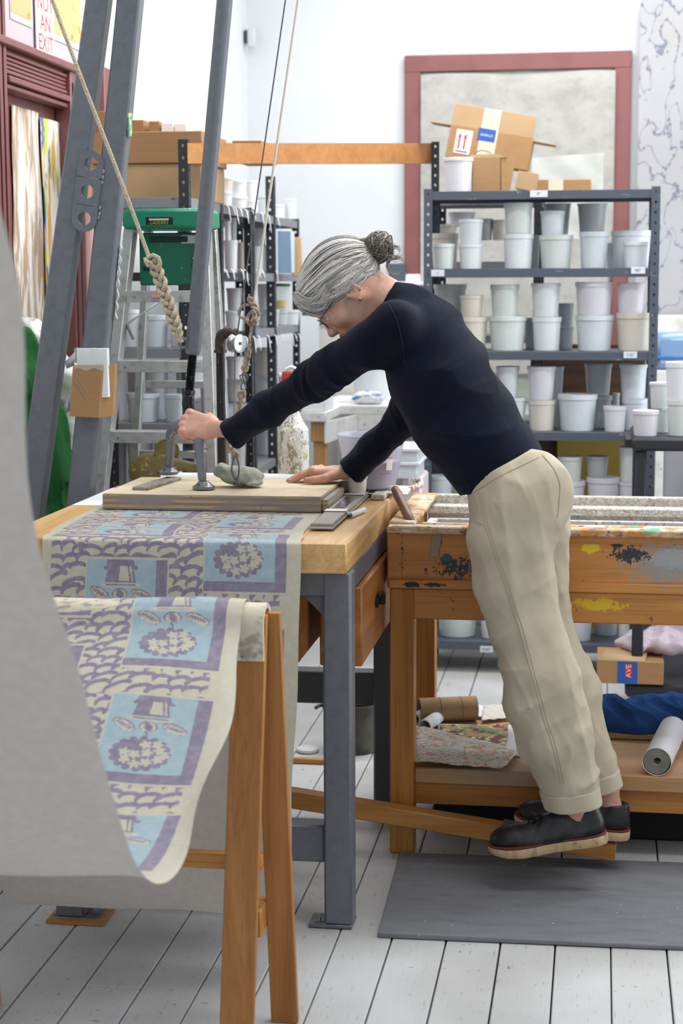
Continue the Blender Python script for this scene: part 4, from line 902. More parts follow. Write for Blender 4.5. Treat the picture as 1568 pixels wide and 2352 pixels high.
# boxes on top of the near left unit
for (x0_, x1_, z0_, z1_, Y, d, m_, lb) in ((aY(209, 420, 5.66)[0], aY(462, 420, 5.66)[0], 1.7925, 1.912, 5.66, .36, M_cardl, 'wide pale kraft box, lower of two on the left shelving'), (aY(206, 340, 5.65)[0], aY(464, 340, 5.65)[0], 1.913, aY(330, 302, 5.65)[2], 5.65, .38, M_card, 'wide brown cardboard box, upper of two on the left shelving')):
    th = thing('cardboard_box', lb, 'box', ((x0_+x1_)/2, Y+d/2, z0_)); MB().box((x0_, Y, z0_), (x1_, Y+d, z1_), .003).build('carton', m_, th)
    MB().box((x0_+.01, Y+d/2-.03, z1_+.0002), (x1_-.01, Y+d/2+.03, z1_+.0008), .0002).build('tape', M_ctape, th)
tag(MB().box((-1.27, 5.93, 1.935), (-1.165, 6.20, 2.005), .003).build('cardboard_box', M_card), 'brown cardboard box behind the grey pipe on the left shelving', 'box')
for i, (x0_, x1_, yt, m_, lb) in enumerate(((285, 330, 275, M_card, 'small brown carton'), (342, 366, 278, M_card, 'narrow brown carton'), (370, 398, 282, mat('white_card', '#eef0f2', .7), 'small white carton'), (400, 428, 283, mat('white_card', '#eef0f2', .7), 'second small white carton'))):
    a = aY(x0_, 302, 5.75); b = aY(x1_, yt, 5.75); tag(MB().box((a[0], 5.75, aY(330, 302, 5.65)[2]+.0005), (b[0], 5.87, b[2]), .002).build('small_carton', m_), f'{lb} on the upper brown box, {ORD[i]} from the left', 'box', 'small cartons on the brown box')
a = aY(222, 302, 5.7); tag(MB().box((a[0], 5.70, aY(330, 302, 5.65)[2]+.0005), (a[0]+.07, 5.85, aY(230, 255, 5.7)[2]), .003).build('cardboard_box', M_card), 'tall brown carton seen between the two steel uprights', 'box')

# ================================================================ STEPLADDER
M_alu = mat('aluminium', '#b9bbbb', .38, .55, .5, layers=[((30, 30, 30), .5, .7, '#9c9a94'), (60, .66, .7, '#86796a')])
M_green = mat('green_plastic', '#11805f', .4, 0, .5, layers=[(70, .72, .735, '#9fb5a8')])
M_greend = mat('green_plastic_dark', '#0d6b50', .45, 0, .5, layers=[(70, .70, .72, '#8fa59a')])
ld = thing('stepladder', 'aluminium stepladder with green plastic top cap behind the steel uprights', 'ladder', (-1.34, 5.1, 0))
def lx(side, z): return (-1.395-(1.68-z)*.125) if side < 0 else (-1.168+(1.68-z)*.03)
def ly(z): return 5.06-(1.68-z)*.045
MB().box((-1.412, 5.02, 1.678), (-1.166, 5.26, 1.738), .010).build('cap', M_green, ld)
MB().box((-1.335, 5.12, 1.7375), (-1.24, 5.2, 1.7400), .001).build('cap_recess', M_greend, ld)
MB().box((-1.20, 5.13, 1.7375), (-1.178, 5.18, 1.7400), .001).build('cap_recess', M_greend, ld)
lb = MB().box((-1.338, 5.0185, 1.690), (-1.256, 5.0205, 1.712), .0005).build('cap_label', mat('label_black', '#16181a', .4), ld)
text('lettering', 'LADDERS', .013, (-1.297, 5.0178, 1.6955), (1, 0, 0), (0, 0, 1), mat('gold_ink', '#b7a63a', .5), lb, ext=.0001)
MB().box((-1.328, 5.0176, 1.703), (-1.268, 5.0183, 1.708), .0003).build('silver_print', mat('silver_ink', '#c9ccd0', .5), lb)
pan = MB().box((-1.375, 5.075, 1.512), (-1.178, 5.10, 1.668), .004).build('tool_panel', M_greend, ld)
MB().box((-1.342, 5.071, 1.640), (-1.225, 5.076, 1.657), .002).build('slot', mat('slot_black', '#0b2b22', .6), pan)
MB().box((-1.362, 5.071, 1.556), (-1.330, 5.076, 1.568), .002).build('slot', mat('slot_black', '#0b2b22', .6), pan)
MB().box((-1.245, 5.0735, 1.636), (-1.192, 5.0755, 1.660), .001).build('worn_sticker', mat('silver_ink', '#c9ccd0', .5), pan)
for zz in (1.572, 1.592):
    MB().box((-1.215, 5.071, zz-.004), (-1.200, 5.076, zz+.004), .001).build('slot', mat('slot_black', '#0b2b22', .6), pan)
    MB().lathe([(.003, 0), (.003, .003)], (-1.208, 5.070, zz), 10, (0, -1, 0)).build('stud', mat('bright_steel', '#9a9a98', .3, .8), pan)
for s in (-1, 1):
    MB().beam((lx(s, 1.68), ly(1.68), 1.68), (lx(s, .01), ly(.01), .01), .030, .055, (1, 0, 0)).build('front_rail', M_alu, ld)
    MB().beam((lx(s, 1.68)-s*.012, 5.22, 1.68), (lx(s, .01)-s*.03, 5.44, .01), .022, .035, (1, 0, 0)).build('rear_rail', M_alu, ld)
zs = [1.490, 1.282, 1.070, .858, .646, .434, .222]
for i, z in enumerate(zs):
    a, b = lx(-1, z)+.015, lx(1, z)-.015; y = ly(z)
    st = MB().box((a, y-.028, z), (b, y+.055, z+.006), .002).box((a, y-.030, z-.028), (b, y-.026, z+.006), .002).build('step', M_alu, ld)
    for q in (.12, .45, .88) if i == 0 else (.08, .92): MB().lathe([(.0045, 0), (.0035, .002), (0, .003)], (a+(b-a)*q, y-.030, z-.012), 10, (0, -1, 0)).build('rivet', mat('rivet', '#8a8d90', .3, .7), st)
for z in (1.19, .968, .75): MB().box((lx(-1, z)+.04, 5.28, z), (lx(1, z)-.02, 5.30, z+.024), .002).build('rear_brace', M_alu, ld)
MB().box((-1.325, 5.0185, 1.476), (-1.30, 5.0195, 1.486), .0003).build('red_label', mat('pale_red', '#d39a92', .5), ld)
for s, q in ((-1, 1), (1, -1)):
    MB().beam((lx(s, 1.46)+q*.01, 5.05, 1.47), (lx(s, 1.38)+q*.005, 5.07, 1.40), .012, .004, (0, 1, 0)).build('spreader', M_alu, ld)
    MB().beam((lx(s, 1.36)+q*.01, 5.07, 1.39), (lx(s, 1.44)+q*.09, 5.20, 1.47), .014, .004, (0, 1, 0)).build('spreader', M_alu, ld)
MB().beam((-1.437, 5.065, 1.445), (-1.395, 5.065, 1.35), .018, .006, (0, 1, 0)).build('spreader', mat('dull_bar', '#7f8283', .4, .5), ld)

# ================================================================ STEEL UPRIGHTS (A-frame), plate, counterweight ropes
fr = thing('steel_gantry', 'tall grey steel A-frame uprights rising left of the printing table', 'frame', (-1.52, 4.75, 0))
def ext(p, q, z): p = V(*p); q = V(*q); return p+(q-p)*((z-p[1])/(q[1]-p[1]))
def upright(tl, tr_, bl_, br_, zb, zt, yf=4.70, yb=4.752):
    L = lambda z: ext(tl, bl_, z)[0]; Rr = lambda z: ext(tr_, br_, z)[0]
    v = []
    for z in (zb, zt):
        l, r = L(z), Rr(z); c = .005
        v += [(l+c, yf, z), (r-c, yf, z), (r, yf+c, z), (r, yb-c, z), (r-c, yb, z), (l+c, yb, z), (l, yb-c, z), (l, yf+c, z)]
    F = [(i, (i+1) % 8, 8+(i+1) % 8, 8+i) for i in range(8)]+[tuple(range(8))[::-1], tuple(range(8, 16))]
    return MB().add(v, F).build('upright', M_steel, fr, smooth=20)
upright((-1.415, 2.275), (-1.350, 2.275), (-1.590, 1.24), (-1.518, 1.24), .42, 3.1)
upright((-1.326, 2.275), (-1.260, 2.275), (-1.500, .915), (-1.430, .915), .42, 3.1)
# linking plate with three real holes
pc = [aY(x, y, 4.694) for x, y in ((208, 376), (200, 440), (193, 502))]; ax = nrm(pc[0]-pc[2]); si = nrm(V(ax[2], 0, -ax[0])); hw = .0365
def slotplate():
    vs = []; F = []; ny = V(0, .006, 0); L = np.linalg.norm(pc[0]-pc[2]); hr = .0185
    mb = MB()
    for i, c in enumerate(pc):
        n = 24; an = np.linspace(0, 2*PI, n, endpoint=False); inner = [c+si*hr*math.cos(a)+ax*hr*math.sin(a) for a in an]
        outer = []
        hi_ = L/4
        for a in an:
            cx, cy = math.cos(a), math.sin(a)
            top, bot = i == 0, i == 2
            lim = hi_
            if (cy > 0 and top) or (cy < 0 and bot): outer.append(c+si*hw*cx+ax*hw*cy)
            else:
                m_ = max(abs(cx)/hw, abs(cy)/lim); outer.append(c+si*cx/m_+ax*cy/m_)
        v = []
        for k in range(n): v += [outer[k], inner[k], outer[k]+ny, inner[k]+ny]
        f = []
        for k in range(n):
            a, b = 4*k, 4*((k+1) % n); f += [(a, b, b+1, a+1), (a+2, a+3, b+3, b+2), (a+1, b+1, b+3, a+3)]
            f.append((a, a+2, b+2, b))
        mb.add(v, f)
    return mb
slotplate().build('link_plate', M_steel, fr, smooth=30)
wm = MB(); random.seed(5)
for (px, py) in ((183, 395), (180, 410), (178, 425), (237, 395), (236, 408), (234, 420), (170, 470), (168, 485), (229, 478), (228, 492), (226, 500)):
    wm = MB(); q = aY(px, py, 4.697); wm.ball(q, (.004, .003, .007), 8, 6); wm.build('weld_bead', mat('weld', '#8b8e98', .3, .6), fr)
p = aY(299, 285, 4.72); MB().box(p+V(-.004, -.018, -.035), p+V(.002, .012, .03), .002).build('paint_smear', mat('paint_smear', '#cfd6cf', .5, layers=[(60, .45, .5, '#4f9d84'), (80, .55, .6, '#d8c93a')]), fr)
p0, p1 = aY(270, 565, 4.745), aY(258, 735, 4.745)
gm_ = MB(); G = [[p0+(p1-p0)*q+V(.010+.003*math.sin(q*40), s, 0) for s in (-.012, .004)] for q in np.linspace(0, 1, 30)]; gm_.grid(G)
o = gm_.build('tape_strip', mat('crinkled_foil', '#c6c7c4', .25, .3, bump=(120, .8)), fr, recalc=False); o.modifiers.new('t', 'SOLIDIFY').thickness = .003
# cardboard pouch with a bag of papers, tied to the second upright
th = thing('cardboard_pouch', 'brown cardboard pouch taped around the right-hand grey upright', 'pouch', (-1.43, 4.66, 1.14))
P = [(-1.477, 4.668), (-1.392, 4.668), (-1.360, 4.70)]; Pt = [(-1.462, 4.668), (-1.378, 4.668), (-1.350, 4.70)]
v = [(x, y, 1.148-(.004 if i == 1 else 0)) for i, (x, y) in enumerate(P)]+[(x, y, 1.292) for x, y in Pt]+[(-1.467, 4.692, 1.29), (-1.480, 4.692, 1.15), (-1.352, 4.735, 1.292), (-1.362, 4.735, 1.15)]
MB().add(v, [(0, 1, 4, 3), (1, 2, 5, 4), (0, 3, 6, 7), (2, 9, 8, 5)]).build('sleeve', M_card, th, smooth=0).modifiers.new('t', 'SOLIDIFY').thickness = .003
MB().box((-1.452, 4.672, 1.20), (-1.364, 4.694, 1.337), .001, None, (-1.408, 4.684, 1.27)).build('paper_pad', mat('white_paper', '#eceef2', .7), th)
G = [[(-1.458+u*.102, 4.666-.004*math.sin(u*9)*v_, 1.28+v_*.058+.004*math.sin(u*14)) for u in np.linspace(0, 1, 14)] for v_ in np.linspace(0, 1, 5)]
MB().grid(G).build('clear_bag', M_clear, th, recalc=False)
for (c0, c1, c2) in (((-1.49, 1.30), (-1.455, 1.33), (-1.462, 1.29)), ((-1.495, 1.175), (-1.478, 1.21), (-1.475, 1.165))):
    v = [(c0[0], 4.68, c0[1]), (c1[0], 4.672, c1[1]), (c2[0], 4.68, c2[1]), (c0[0]+.012, 4.66, c0[1]-.018)]
    MB().add(v, [(0, 1, 2, 3)]).build('bag_corner', mat('grey_film', '#a5a7ae', .3), th).modifiers.new('t', 'SOLIDIFY').thickness = .001
MB().tube([aY(x, y, 4.664) for x, y in ((173, 873), (180, 885), (196, 912))], .0016, 6).build('wire', mat('bright_steel', '#9a9a98', .3, .8), th)
MB().tube([aY(x, y, 4.690) for x, y in ((240, 855), (232, 880), (244, 905), (238, 880), (246, 862))], .0009, 6).build('wire', mat('bright_steel', '#9a9a98', .3, .8), th)
# ================================================================ PRESS SPINDLE AND YOKE
M_blkm = mat('black_oiled_steel', '#26272b', .28, .5, .6, layers=[(60, .6, .66, '#55565c')])
M_cast = mat('grey_enamel_cast', '#6c7078', .25, 0, .6, layers=[((40, 40, 20), .60, .64, '#3b3c40'), ((60, 60, 20), .66, .70, '#8c7c68')], bump=(90, .3))
pr = thing('press_spindle', 'grey steel press pipe with threaded screw and forked yoke she grips', 'press', (-1.10, 4.54, .98))
PX = lambda z: -1.087+(z-1.33)*.1087
MB().tube([(PX(z), 4.54, z) for z in (1.326, 1.330, 1.34, 2.25, 3.1)], [.013, .019, .0212, .0212, .0212], 28).build('pipe', M_steel, pr)
m = MB(); zz = np.linspace(1.228, 1.335, 128); r_ = .0120+.0012*np.sin(np.arange(128)*PI/2); m.tube([(PX(z), 4.54, z) for z in zz], r_, 16); m.build('threaded_screw', M_blkm, pr)
m = MB().tube([(PX(z), 4.54, z) for z in (1.175, 1.178, 1.215, 1.220, 1.222, 1.232, 1.234)], [.013, .0145, .0142, .0142, .0165, .0165, .013], 6, twist=0); m.build('hex_collar', M_blkm, pr)
A = V(-1.103, 4.54, 1.165)
def fneck(P):
    d = econe(P, A+V(.003, 0, .025), A+V(-.004, 0, -.045), .014, .0215, (0, 1, 0), .75)
    d = smin(d, cone(P, A+V(0, 0, .03), A+V(.002, 0, .045), .0165, .0165), .006); return d
sdfobj('neck', fneck, A+V(-.05, -.05, -.09), A+V(.05, .05, .07), .003, M_blkm, pr)
for i, z in enumerate((1.142, 1.126)): MB().ball(V(-1.083-.003*i, 4.519, z), (.003, .002, .003), 8, 6).build('pin', mat('pale_pin', '#b8bcc4', .3, .7), pr)
F1, F2 = V(-1.187, 4.640, .9905), V(-1.035, 4.425, .9765)
def flegs(P):
    d = np.full(len(P), 9.)
    for F0, q in ((F1, -1), (F2, 1)):
        top = A+V(-.012 if q < 0 else .004, 0, -.035); k1 = V(F0[0]+(.018 if q < 0 else -.018), F0[1]*.75+4.54*.25, 1.105 if q < 0 else 1.095); k2 = F0+V(.004*(-q), 0, .03)
        sd = nrm(np.cross(F0-A, (0, 0, 1)))
        for a_, b_, ra, rb in ((top, (top+k1)/2+V(.006*q, 0, .012), .022, .019), ((top+k1)/2+V(.006*q, 0, .012), k1, .019, .018), (k1, k2, .018, .0155)): d = smin(d, econe(P, a_, b_, ra, rb, sd, .72), .006)
    return d
o = sdfobj('yoke_legs', flegs, (-1.24, 4.38, .97), (-.99, 4.70, 1.19), .0033, M_cast, pr)
for F0, nm in ((F1, 'foot'), (F2, 'foot')):
    MB().lathe([(.026, 0), (.030, .002), (.030, .009), (.024, .012), (.013, .022)], F0-V(0, 0, .0005), 24).build('foot', M_cast, pr)
MB().tube([aY(x, y, 4.52) for x, y in ((428, 782), (420, 776), (412, 782), (411, 792), (418, 799), (427, 797))], .0042, 8).build('rope_hook', M_steel, pr)
# ---------------------------------------------------------------- ropes
t = NT('cream_rope'); v = t.mp((260, 260, 260)); c = t.mix(t.rng(t.noise(v, 3), .4, .65), '#d2c7b0', '#a3937a'); wv = t.nd('ShaderNodeTexWave', bands_direction='DIAGONAL'); t.ln(t.mp(1), wv.inputs['Vector']); wv.inputs['Scale'].default_value = 130; t.bump(wv.outputs['Fac'], .5, .002); M_rope = t.done(c, .85)
t = NT('dirty_rope'); c = t.mix(t.rng(t.noise(t.mp((120, 120, 90)), 3), .4, .6), '#b9ab93', '#8b7a6c'); c = t.mix(t.rng(t.noise(t.mp(70), 2), .6, .66), c, '#7a5560'); wv = t.nd('ShaderNodeTexWave', bands_direction='DIAGONAL'); t.ln(t.mp(1), wv.inputs['Vector']); wv.inputs['Scale'].default_value = 150; t.bump(wv.outputs['Fac'], .5, .002); M_rope2 = t.done(c, .85)
rp = thing('braided_rope', 'thick cream rope ending in a chain-braid tied to the press pipe', 'rope', tuple(aY(345, 595, 4.52)))
a, b = aY(118, -8, 4.52), aY(342, 592, 4.52); a = a+(a-b)*.7
MB().tube([a+(b-a)*q+V(.002*math.sin(q*9), 0, 0) for q in np.linspace(0, 1, 20)], .0056, 12).build('strand', M_rope, rp)
cp = catmull([aY(x, y, 4.52) for x, y in ((352, 598), (362, 628), (375, 665), (388, 702), (398, 735), (408, 765), (416, 786))], 30)
T_ = np.gradient(cp, axis=0); T_ /= np.linalg.norm(T_, axis=1)[:, None]; S_ = np.cross(T_, (0, 1, 0))
ph = np.linspace(0, 2*PI*3.4, len(cp)); taper = np.clip((len(cp)-np.arange(len(cp)))/40, .25, 1)
for k in range(3):
    q = ph+k*2*PI/3
    MB().tube(cp+S_*(.0125*np.sin(q)*taper)[:, None]+np.outer(.0085*np.sin(2*q)*taper, (0, 1, 0)), .0066, 10).build('braid', M_rope, rp)
MB().tube([aY(x, y, 4.505) for x, y in ((342, 612), (334, 600), (340, 590), (352, 586), (364, 592), (368, 604), (360, 614), (350, 610), (344, 602))], .0058, 10).build('knot', M_rope, rp)
MB().tube([aY(x, y, 4.50) for x, y in ((342, 604), (334, 598), (330, 592))], [.005, .0048, .003], 8).build('rope_end', M_rope, rp)
# vertical black pipe with elbow and pulley
pp = thing('pulley_post', 'black iron pipe with elbow and a small steel pulley at its top', 'post', (-1.105, 4.83, .93))
cx = aY(507, 900, 4.83)[0]; zt = aY(507, 775, 4.83)[2]
MB().tube([(cx, 4.83, z) for z in (.931, .935, zt-.02)], [.0115, .0125, .0125], 20).build('pipe', mat('black_pipe', '#242326', .45, .3, .5, layers=[(130, .70, .715, '#b9b9b9'), (8, .5, .75, '#3a2f2b')]), pp)
el = catmull([(cx, 4.83, zt-.04), (cx, 4.83, zt-.015), (cx+.004, 4.828, zt+.004), (cx+.018, 4.822, zt+.012), (cx+.032, 4.815, zt+.012)], 6)
M_iron = mat('rusty_iron', '#3b3332', .5, .4, .5, layers=[(60, .5, .62, '#5a4238')])
MB().tube(el, [.0155]*len(el), 16).lathe([(.0185, 0), (.0185, .008)], (cx, 4.83, zt-.044), 16).build('elbow', M_iron, pp)
MB().lathe([(.0105, 0), (.0105, .03)], (cx+.026, 4.818, zt+.012), 16, (1, -.35, 0)).lathe([(.0135, .02), (.0135, .03)], (cx+.026, 4.818, zt+.012), 16, (1, -.35, 0)).build('nipple', M_iron, pp)
pc_ = aY(541, 789, 4.79); axd = nrm((1, -.55, 0)); M_zinc = mat('zinc_plate', '#b9c1c4', .25, .7, .5)
for off in (-.012, .014): MB().lathe([(.0255, 0), (.0265, .0005), (.0265, .0020), (.0255, .0025)], pc_+axd*off, 28, axd).build('cheek_plate', M_zinc, pp)
MB().lathe([(.024, -.007), (.017, -.002), (.017, .006), (.024, .011)], pc_, 28, axd).build('wheel', mat('bright_steel', '#9a9a98', .3, .8), pp)
MB().lathe([(.0045, -.016), (.0045, .019)], pc_, 10, axd).build('axle', M_blkm, pp)
cb = thing('steel_cable', 'thin grey steel cable running down over the small pulley', 'cable', tuple(aY(538, 1040, 4.79)))
a, b = aY(656, -5, 4.79), aY(545, 765, 4.79); MB().tube([a+(a-b)*.6, a, b, aY(541, 790, 4.785), aY(540, 812, 4.78), aY(537, 1000, 4.70), aY(534, 1050, 4.62)], .0021, 8).build('wire', mat('cable_grey', '#5f5c58', .4, .5), cb)
# hauling rope with knots, S-hook and cloth-wrapped weight
hr = thing('knotted_rope', 'knotted cream rope with S-hooks hanging to the cloth weight', 'rope', tuple(aY(540, 1050, 4.55)))
YR = 4.62
a, b = aY(685, -5, YR), aY(583, 694, YR); MB().tube([a+(a-b)*.6, a, b], .0036, 10).build('strand', mat('pale_rope', '#d9d2c2', .8, bump=(300, .5)), hr)
def rpath(pts, r, nm='strand', m=M_rope2, Y=YR, dy=None):
    P = [aY(x, y, Y+(dy[i] if dy else 0)) for i, (x, y) in enumerate(pts)]; return MB().tube(catmull(P, 6), r, 10).build(nm, m, hr)
rpath([(583, 690), (572, 684), (573, 694), (586, 700), (592, 708), (584, 716)], .0052, 'knot')
rpath([(590, 700), (575, 699), (558, 703), (549, 713), (550, 726), (560, 731), (571, 726), (577, 716)], .0036, 'loop')
rpath([(577, 704), (590, 712), (594, 726), (588, 740), (577, 746), (568, 738), (571, 724), (582, 714), (584, 726), (577, 738)], .0050, 'knot', dy=[0, -.008, 0, -.01, 0, -.01, .004, -.012, -.014, -.01])
rpath([(578, 744), (574, 770), (571, 800)], .0038); rpath([(571, 796), (566, 820), (563, 845)], .0052); rpath([(575, 800), (571, 830), (567, 842)], .0036)
rpath([(563, 838), (557, 846), (563, 853), (568, 844), (560, 848)], .0048, 'knot')
M_hook = mat('hook_steel', '#6f7070', .25, .9)
rpath([(566, 862), (569, 868), (566, 876), (561, 874)], .0013, 'split_ring', M_hook)
rpath([(565, 858), (568, 866), (563, 880), (556, 862), (560, 857), (566, 862), (552, 862), (553, 870), (563, 884), (564, 894), (558, 898), (553, 890), (556, 878)], .0017, 's_hook', M_hook)
rpath([(558, 892), (557, 900), (554, 905)], .0035); rpath([(549, 899), (549, 910), (559, 911), (561, 900), (552, 898)], .0050, 'knot')
rpath([(553, 908), (546, 940), (541, 975), (538, 1010), (540, 1042)], .0040, dy=[0, 0, -.01, -.03, -.06]); rpath([(556, 910), (552, 935), (549, 955)], .0036)
rpath([(541, 1035), (538, 1044), (543, 1052), (546, 1042), (540, 1040)], .0055, 'knot', Y=4.56)
rpath([(527, 1005), (525, 1020), (522, 1032), (528, 1038), (531, 1028), (524, 1026)], .0045, 'knot', Y=4.66); rpath([(531, 990), (527, 1010)], .0035, Y=4.66)
bg = aZ(540, 1110, .977); BC = V(-.958, 4.50, .976)
rpath([(540, 1046), (534, 1062), (532, 1082), (538, 1098), (543, 1108), (540, 1116), (535, 1108)], .0022, 'carabiner', M_hook, Y=4.455)
rpath([(543, 1048), (548, 1068), (548, 1088), (543, 1104), (540, 1118)], .0024, 'carabiner', M_hook, Y=4.452)
rng2 = np.random.default_rng(5); FD = [(nrm(rng2.normal(size=3)), rng2.uniform(40, 130), rng2.uniform(0, 6)) for _ in range(7)]
def fbag(P):
    d = ellip(P, BC+V(.012, 0, .028), (.066, .05, .034)); d = smin(d, ellip(P, BC+V(-.042, .006, .042), (.034, .036, .026)), .018); d = smin(d, ellip(P, BC+V(.045, -.004, .012), (.032, .044, .014)), .012)
    for n_, f_, p_ in FD: d = d+.0016*np.abs(np.sin((P-BC)@n_*f_+p_+2*np.sin(P@n_[::-1]*40)))
    rr = np.linalg.norm((P-BC-V(-.02, 0, .075))*V(1, .6, 1.3), axis=1)
    d = d-.0030*np.cos(rr*170)*np.clip(1-rr/.13, 0, 1)
    return smax(d, BC[2]+.0005-P[:, 2], .002)
M_cloth = mat('sage_cotton', '#9fa294', .9, 0, .2, layers=[(14, .45, .7, '#b5bbb6'), (30, .66, .72, '#9b7a72'), (300, .4, .7, '#8f9387')], bump=(600, .25))
wb = sdfobj('cloth_weight', fbag, BC+V(-.10, -.08, -.01), BC+V(.10, .08, .09), .0026, M_cloth, None, tuple(BC))
tag(wb, 'lump of grey-green cloth wrapped weight sitting on the plywood board', 'weight')
# ---------------------------------------------------------------- olive cast machine behind
M_olive = mat('olive_enamel', '#6d6436', .4, 0, .5, layers=[(50, .62, .66, '#a98f4a'), (30, .5, .7, '#57502a'), (120, .70, .72, '#c9bb8a')])
oc = thing('cast_winder', 'olive enamelled cast winder with a wheel behind the plywood board', 'machine', (-1.27, 4.84, .931))
f_ = lambda P: smin(smax(ellip(P, (-1.285, 4.852, .975), (.075, .024, .055)), .932-P[:, 2], .004), econe(P, (-1.26, 4.852, 1.005), (-1.15, 4.852, .985), .02, .014, (0, 1, 0), .8), .015)
sdfobj('body', f_, (-1.39, 4.80, .925), (-1.11, 4.90, 1.06), .004, M_olive, oc)
MB().lathe([(.034, 0), (.037, .003), (.037, .010), (.034, .013), (.03, .008)], (-1.245, 4.858, 1.035), 28, (.35, -1, 0)).build('wheel', M_olive, oc)
MB().tube([(-1.21, 4.845, 1.033), (-1.12, 4.845, 1.043)], .002, 8).build('rod', M_hook, oc)
# ---------------------------------------------------------------- spray bottle, measuring bucket
t = NT('splattered_bottle'); c = '#dcdcd6'
for sc, lo, hi, cc in (((60, 60, 30), .55, .58, '#9aa07a'), ((70, 70, 26), .60, .63, '#5a5f66'), ((50, 50, 22), .62, .64, '#c9983a'), ((80, 80, 40), .63, .66, '#b8566a'), ((44, 44, 60), .60, .63, '#ffffff'), ((90, 90, 60), .62, .65, '#6c6f95'), ((40, 40, 15), .66, .68, '#3d4a3c')):
    n_ = t.noise(t.mp(sc, (sc[0]*.1, 0, sc[2])), 4, .7); c = t.mix(t.rng(n_, lo, hi), c, cc)
t.bump(t.noise(t.mp(90), 4, .7), .5, .004); M_splat = t.done(c, .5)
sb = thing('spray_bottle', 'white spray bottle crusted with drips of paint, red trigger', 'bottle', (-.868, 4.838, .931))
bx0, by0 = -.866, 4.838
sbm = MB().lathe([(.041, 0), (.0435, .004), (.0435, .165), (.0420, .172), (.030, .192), (.022, .205), (.015, .225), (.0135, .232)], (bx0, by0, .931), 32).build('body', M_splat, sb)
MB().lathe([(.0165, .230), (.0165, .252), (.011, .262), (.010, .305)], (bx0, by0, .931), 20).build('collar', mat('white_plastic', '#eceeee', .35), sb)
M_redp = mat('red_plastic', '#c6402f', .35, layers=[(70, .6, .64, '#e9e4de')])
q = V(bx0-.014, by0, .931+.315)
MB().box(q+V(-.018, -.010, -.014), q+V(.024, .010, .022), .006).build('spray_head', M_redp, sb)
MB().tube([q+V(-.016, 0, .01), q+V(-.026, 0, .012)], [.006, .006], 10).build('nozzle', mat('white_plastic', '#eceeee', .35), sb)
MB().tube(catmull([q+V(-.006, 0, .028), q+V(.012, 0, .034), q+V(.03, 0, .02), q+V(.038, 0, -.005)], 5), .005, 8, sq=(1, 1.6)).build('head_shroud', mat('white_plastic', '#eceeee', .35), sb)
MB().tube([q+V(-.012, 0, -.012), q+V(-.020, 0, -.035), q+V(-.014, 0, -.055)], .0045, 8).build('trigger', M_redp, sb)
bk = thing('measuring_bucket', 'clear measuring bucket with red marks half full of lilac paint', 'bucket', (-.628, 4.73, .955))
t = NT('clear_pail'); t.b.inputs['Alpha'].default_value = .45; M_pail = t.done('#c3c3d2', .15)
bc = V(-.628, 4.738, .9505); prof = [(.062, 0), (.068, .004), (.0775, .05), (.0865, .10), (.0945, .143), (.098, .144), (.099, .149), (.096, .151), (.093, .147), (.0755, .05), (.066, .008), (0, .006)]
MB().lathe(prof, bc, 40).build('pail_wall', M_pail, bk)
MB().lathe([(.060, .008), (.066, .010), (.074, .05), (.0785, .075), (0, .075)], bc, 40).build('lilac_paint', mat('lilac_paint', '#b9b6cd', .35), bk)
for i in range(4):
    an = -PI/2+.42; z = .045+i*.022; R = .0745+z*.14
    o = MB(); o.tube([bc+V(R*math.cos(a), R*math.sin(a), z) for a in np.linspace(an, an+.45, 8)], .0009, 5); o.build('red_mark', M_red, bk)
for zq, L_ in ((.118, .2), (.035, .2)):
    MB().tube([bc+V((.080+zq*.12)*math.cos(a), (.080+zq*.12)*math.sin(a), zq) for a in np.linspace(-PI/2-.3, -PI/2-.3+L_, 5)], .0009, 5).build('red_mark', M_red, bk)
G = [[bc+V((.0775+z*.14)*math.cos(a), (.0775+z*.14)*math.sin(a), z) for a in np.linspace(-PI/2+.62, -PI/2+.85, 6)] for z in (.055, .085)]
MB().grid(G).build('white_sticker', mat('label_white', '#ece8e4', .5), bk, recalc=False)
# crumpled paper / palette under the bucket
def crumple(name, pts, z0, amp, m, label, cat, n=26, seed=1, thick=.001, drape=None):
    rg = np.random.default_rng(seed); k = [(rg.normal(size=2)*60, rg.uniform(0, 6)) for _ in range(6)]
    A_, B_, C_, D_ = [V(*p) for p in pts]; G = np.zeros((n, n, 3))
    for i, u in enumerate(np.linspace(0, 1, n)):
        for j, w_ in enumerate(np.linspace(0, 1, n)):
            p = (A_*(1-u)+B_*u)*(1-w_)+(D_*(1-u)+C_*u)*w_; h = sum(abs(math.sin(p[:2]@kk+pp_)) for kk, pp_ in k)/6
            e = 1+.02*math.sin(9*w_+seed)*(u-.5); G[i, j] = (p[0]*e+(1-e)*A_[0], p[1], z0+h*amp+(drape(p) if drape else 0))
    o = MB().grid(G).build(name, m, recalc=False, smooth=60); md = o.modifiers.new('t', 'SOLIDIFY'); md.thickness = thick
    return tag(o, label, cat)
M_crum = mat('stained_paper', '#d9cfc2', .7, layers=[(70, .55, .6, '#a2707e'), (40, .62, .68, '#8c7a66')])
crumple('stained_paper', ((-.72, 4.66), (-.515, 4.655), (-.515, 4.85), (-.71, 4.85)), .933, .014, M_crum, 'crumpled paint-stained paper under the clear measuring bucket', 'paper', seed=4)
tag(MB().tube(catmull([(-.51, 4.70, .950), (-.49, 4.76, .958), (-.50, 4.80, .962), (-.53, 4.82, .956)], 5), .010, 8, sq=(1, .5)).build('crumpled_wrapper', M_crum), 'crumpled pink-stained wrapper beside the clear bucket', 'paper')
th = thing('paint_pot', 'small cream pot at the table corner, half behind her cuff', 'pot', (-.70, 4.745, .932))
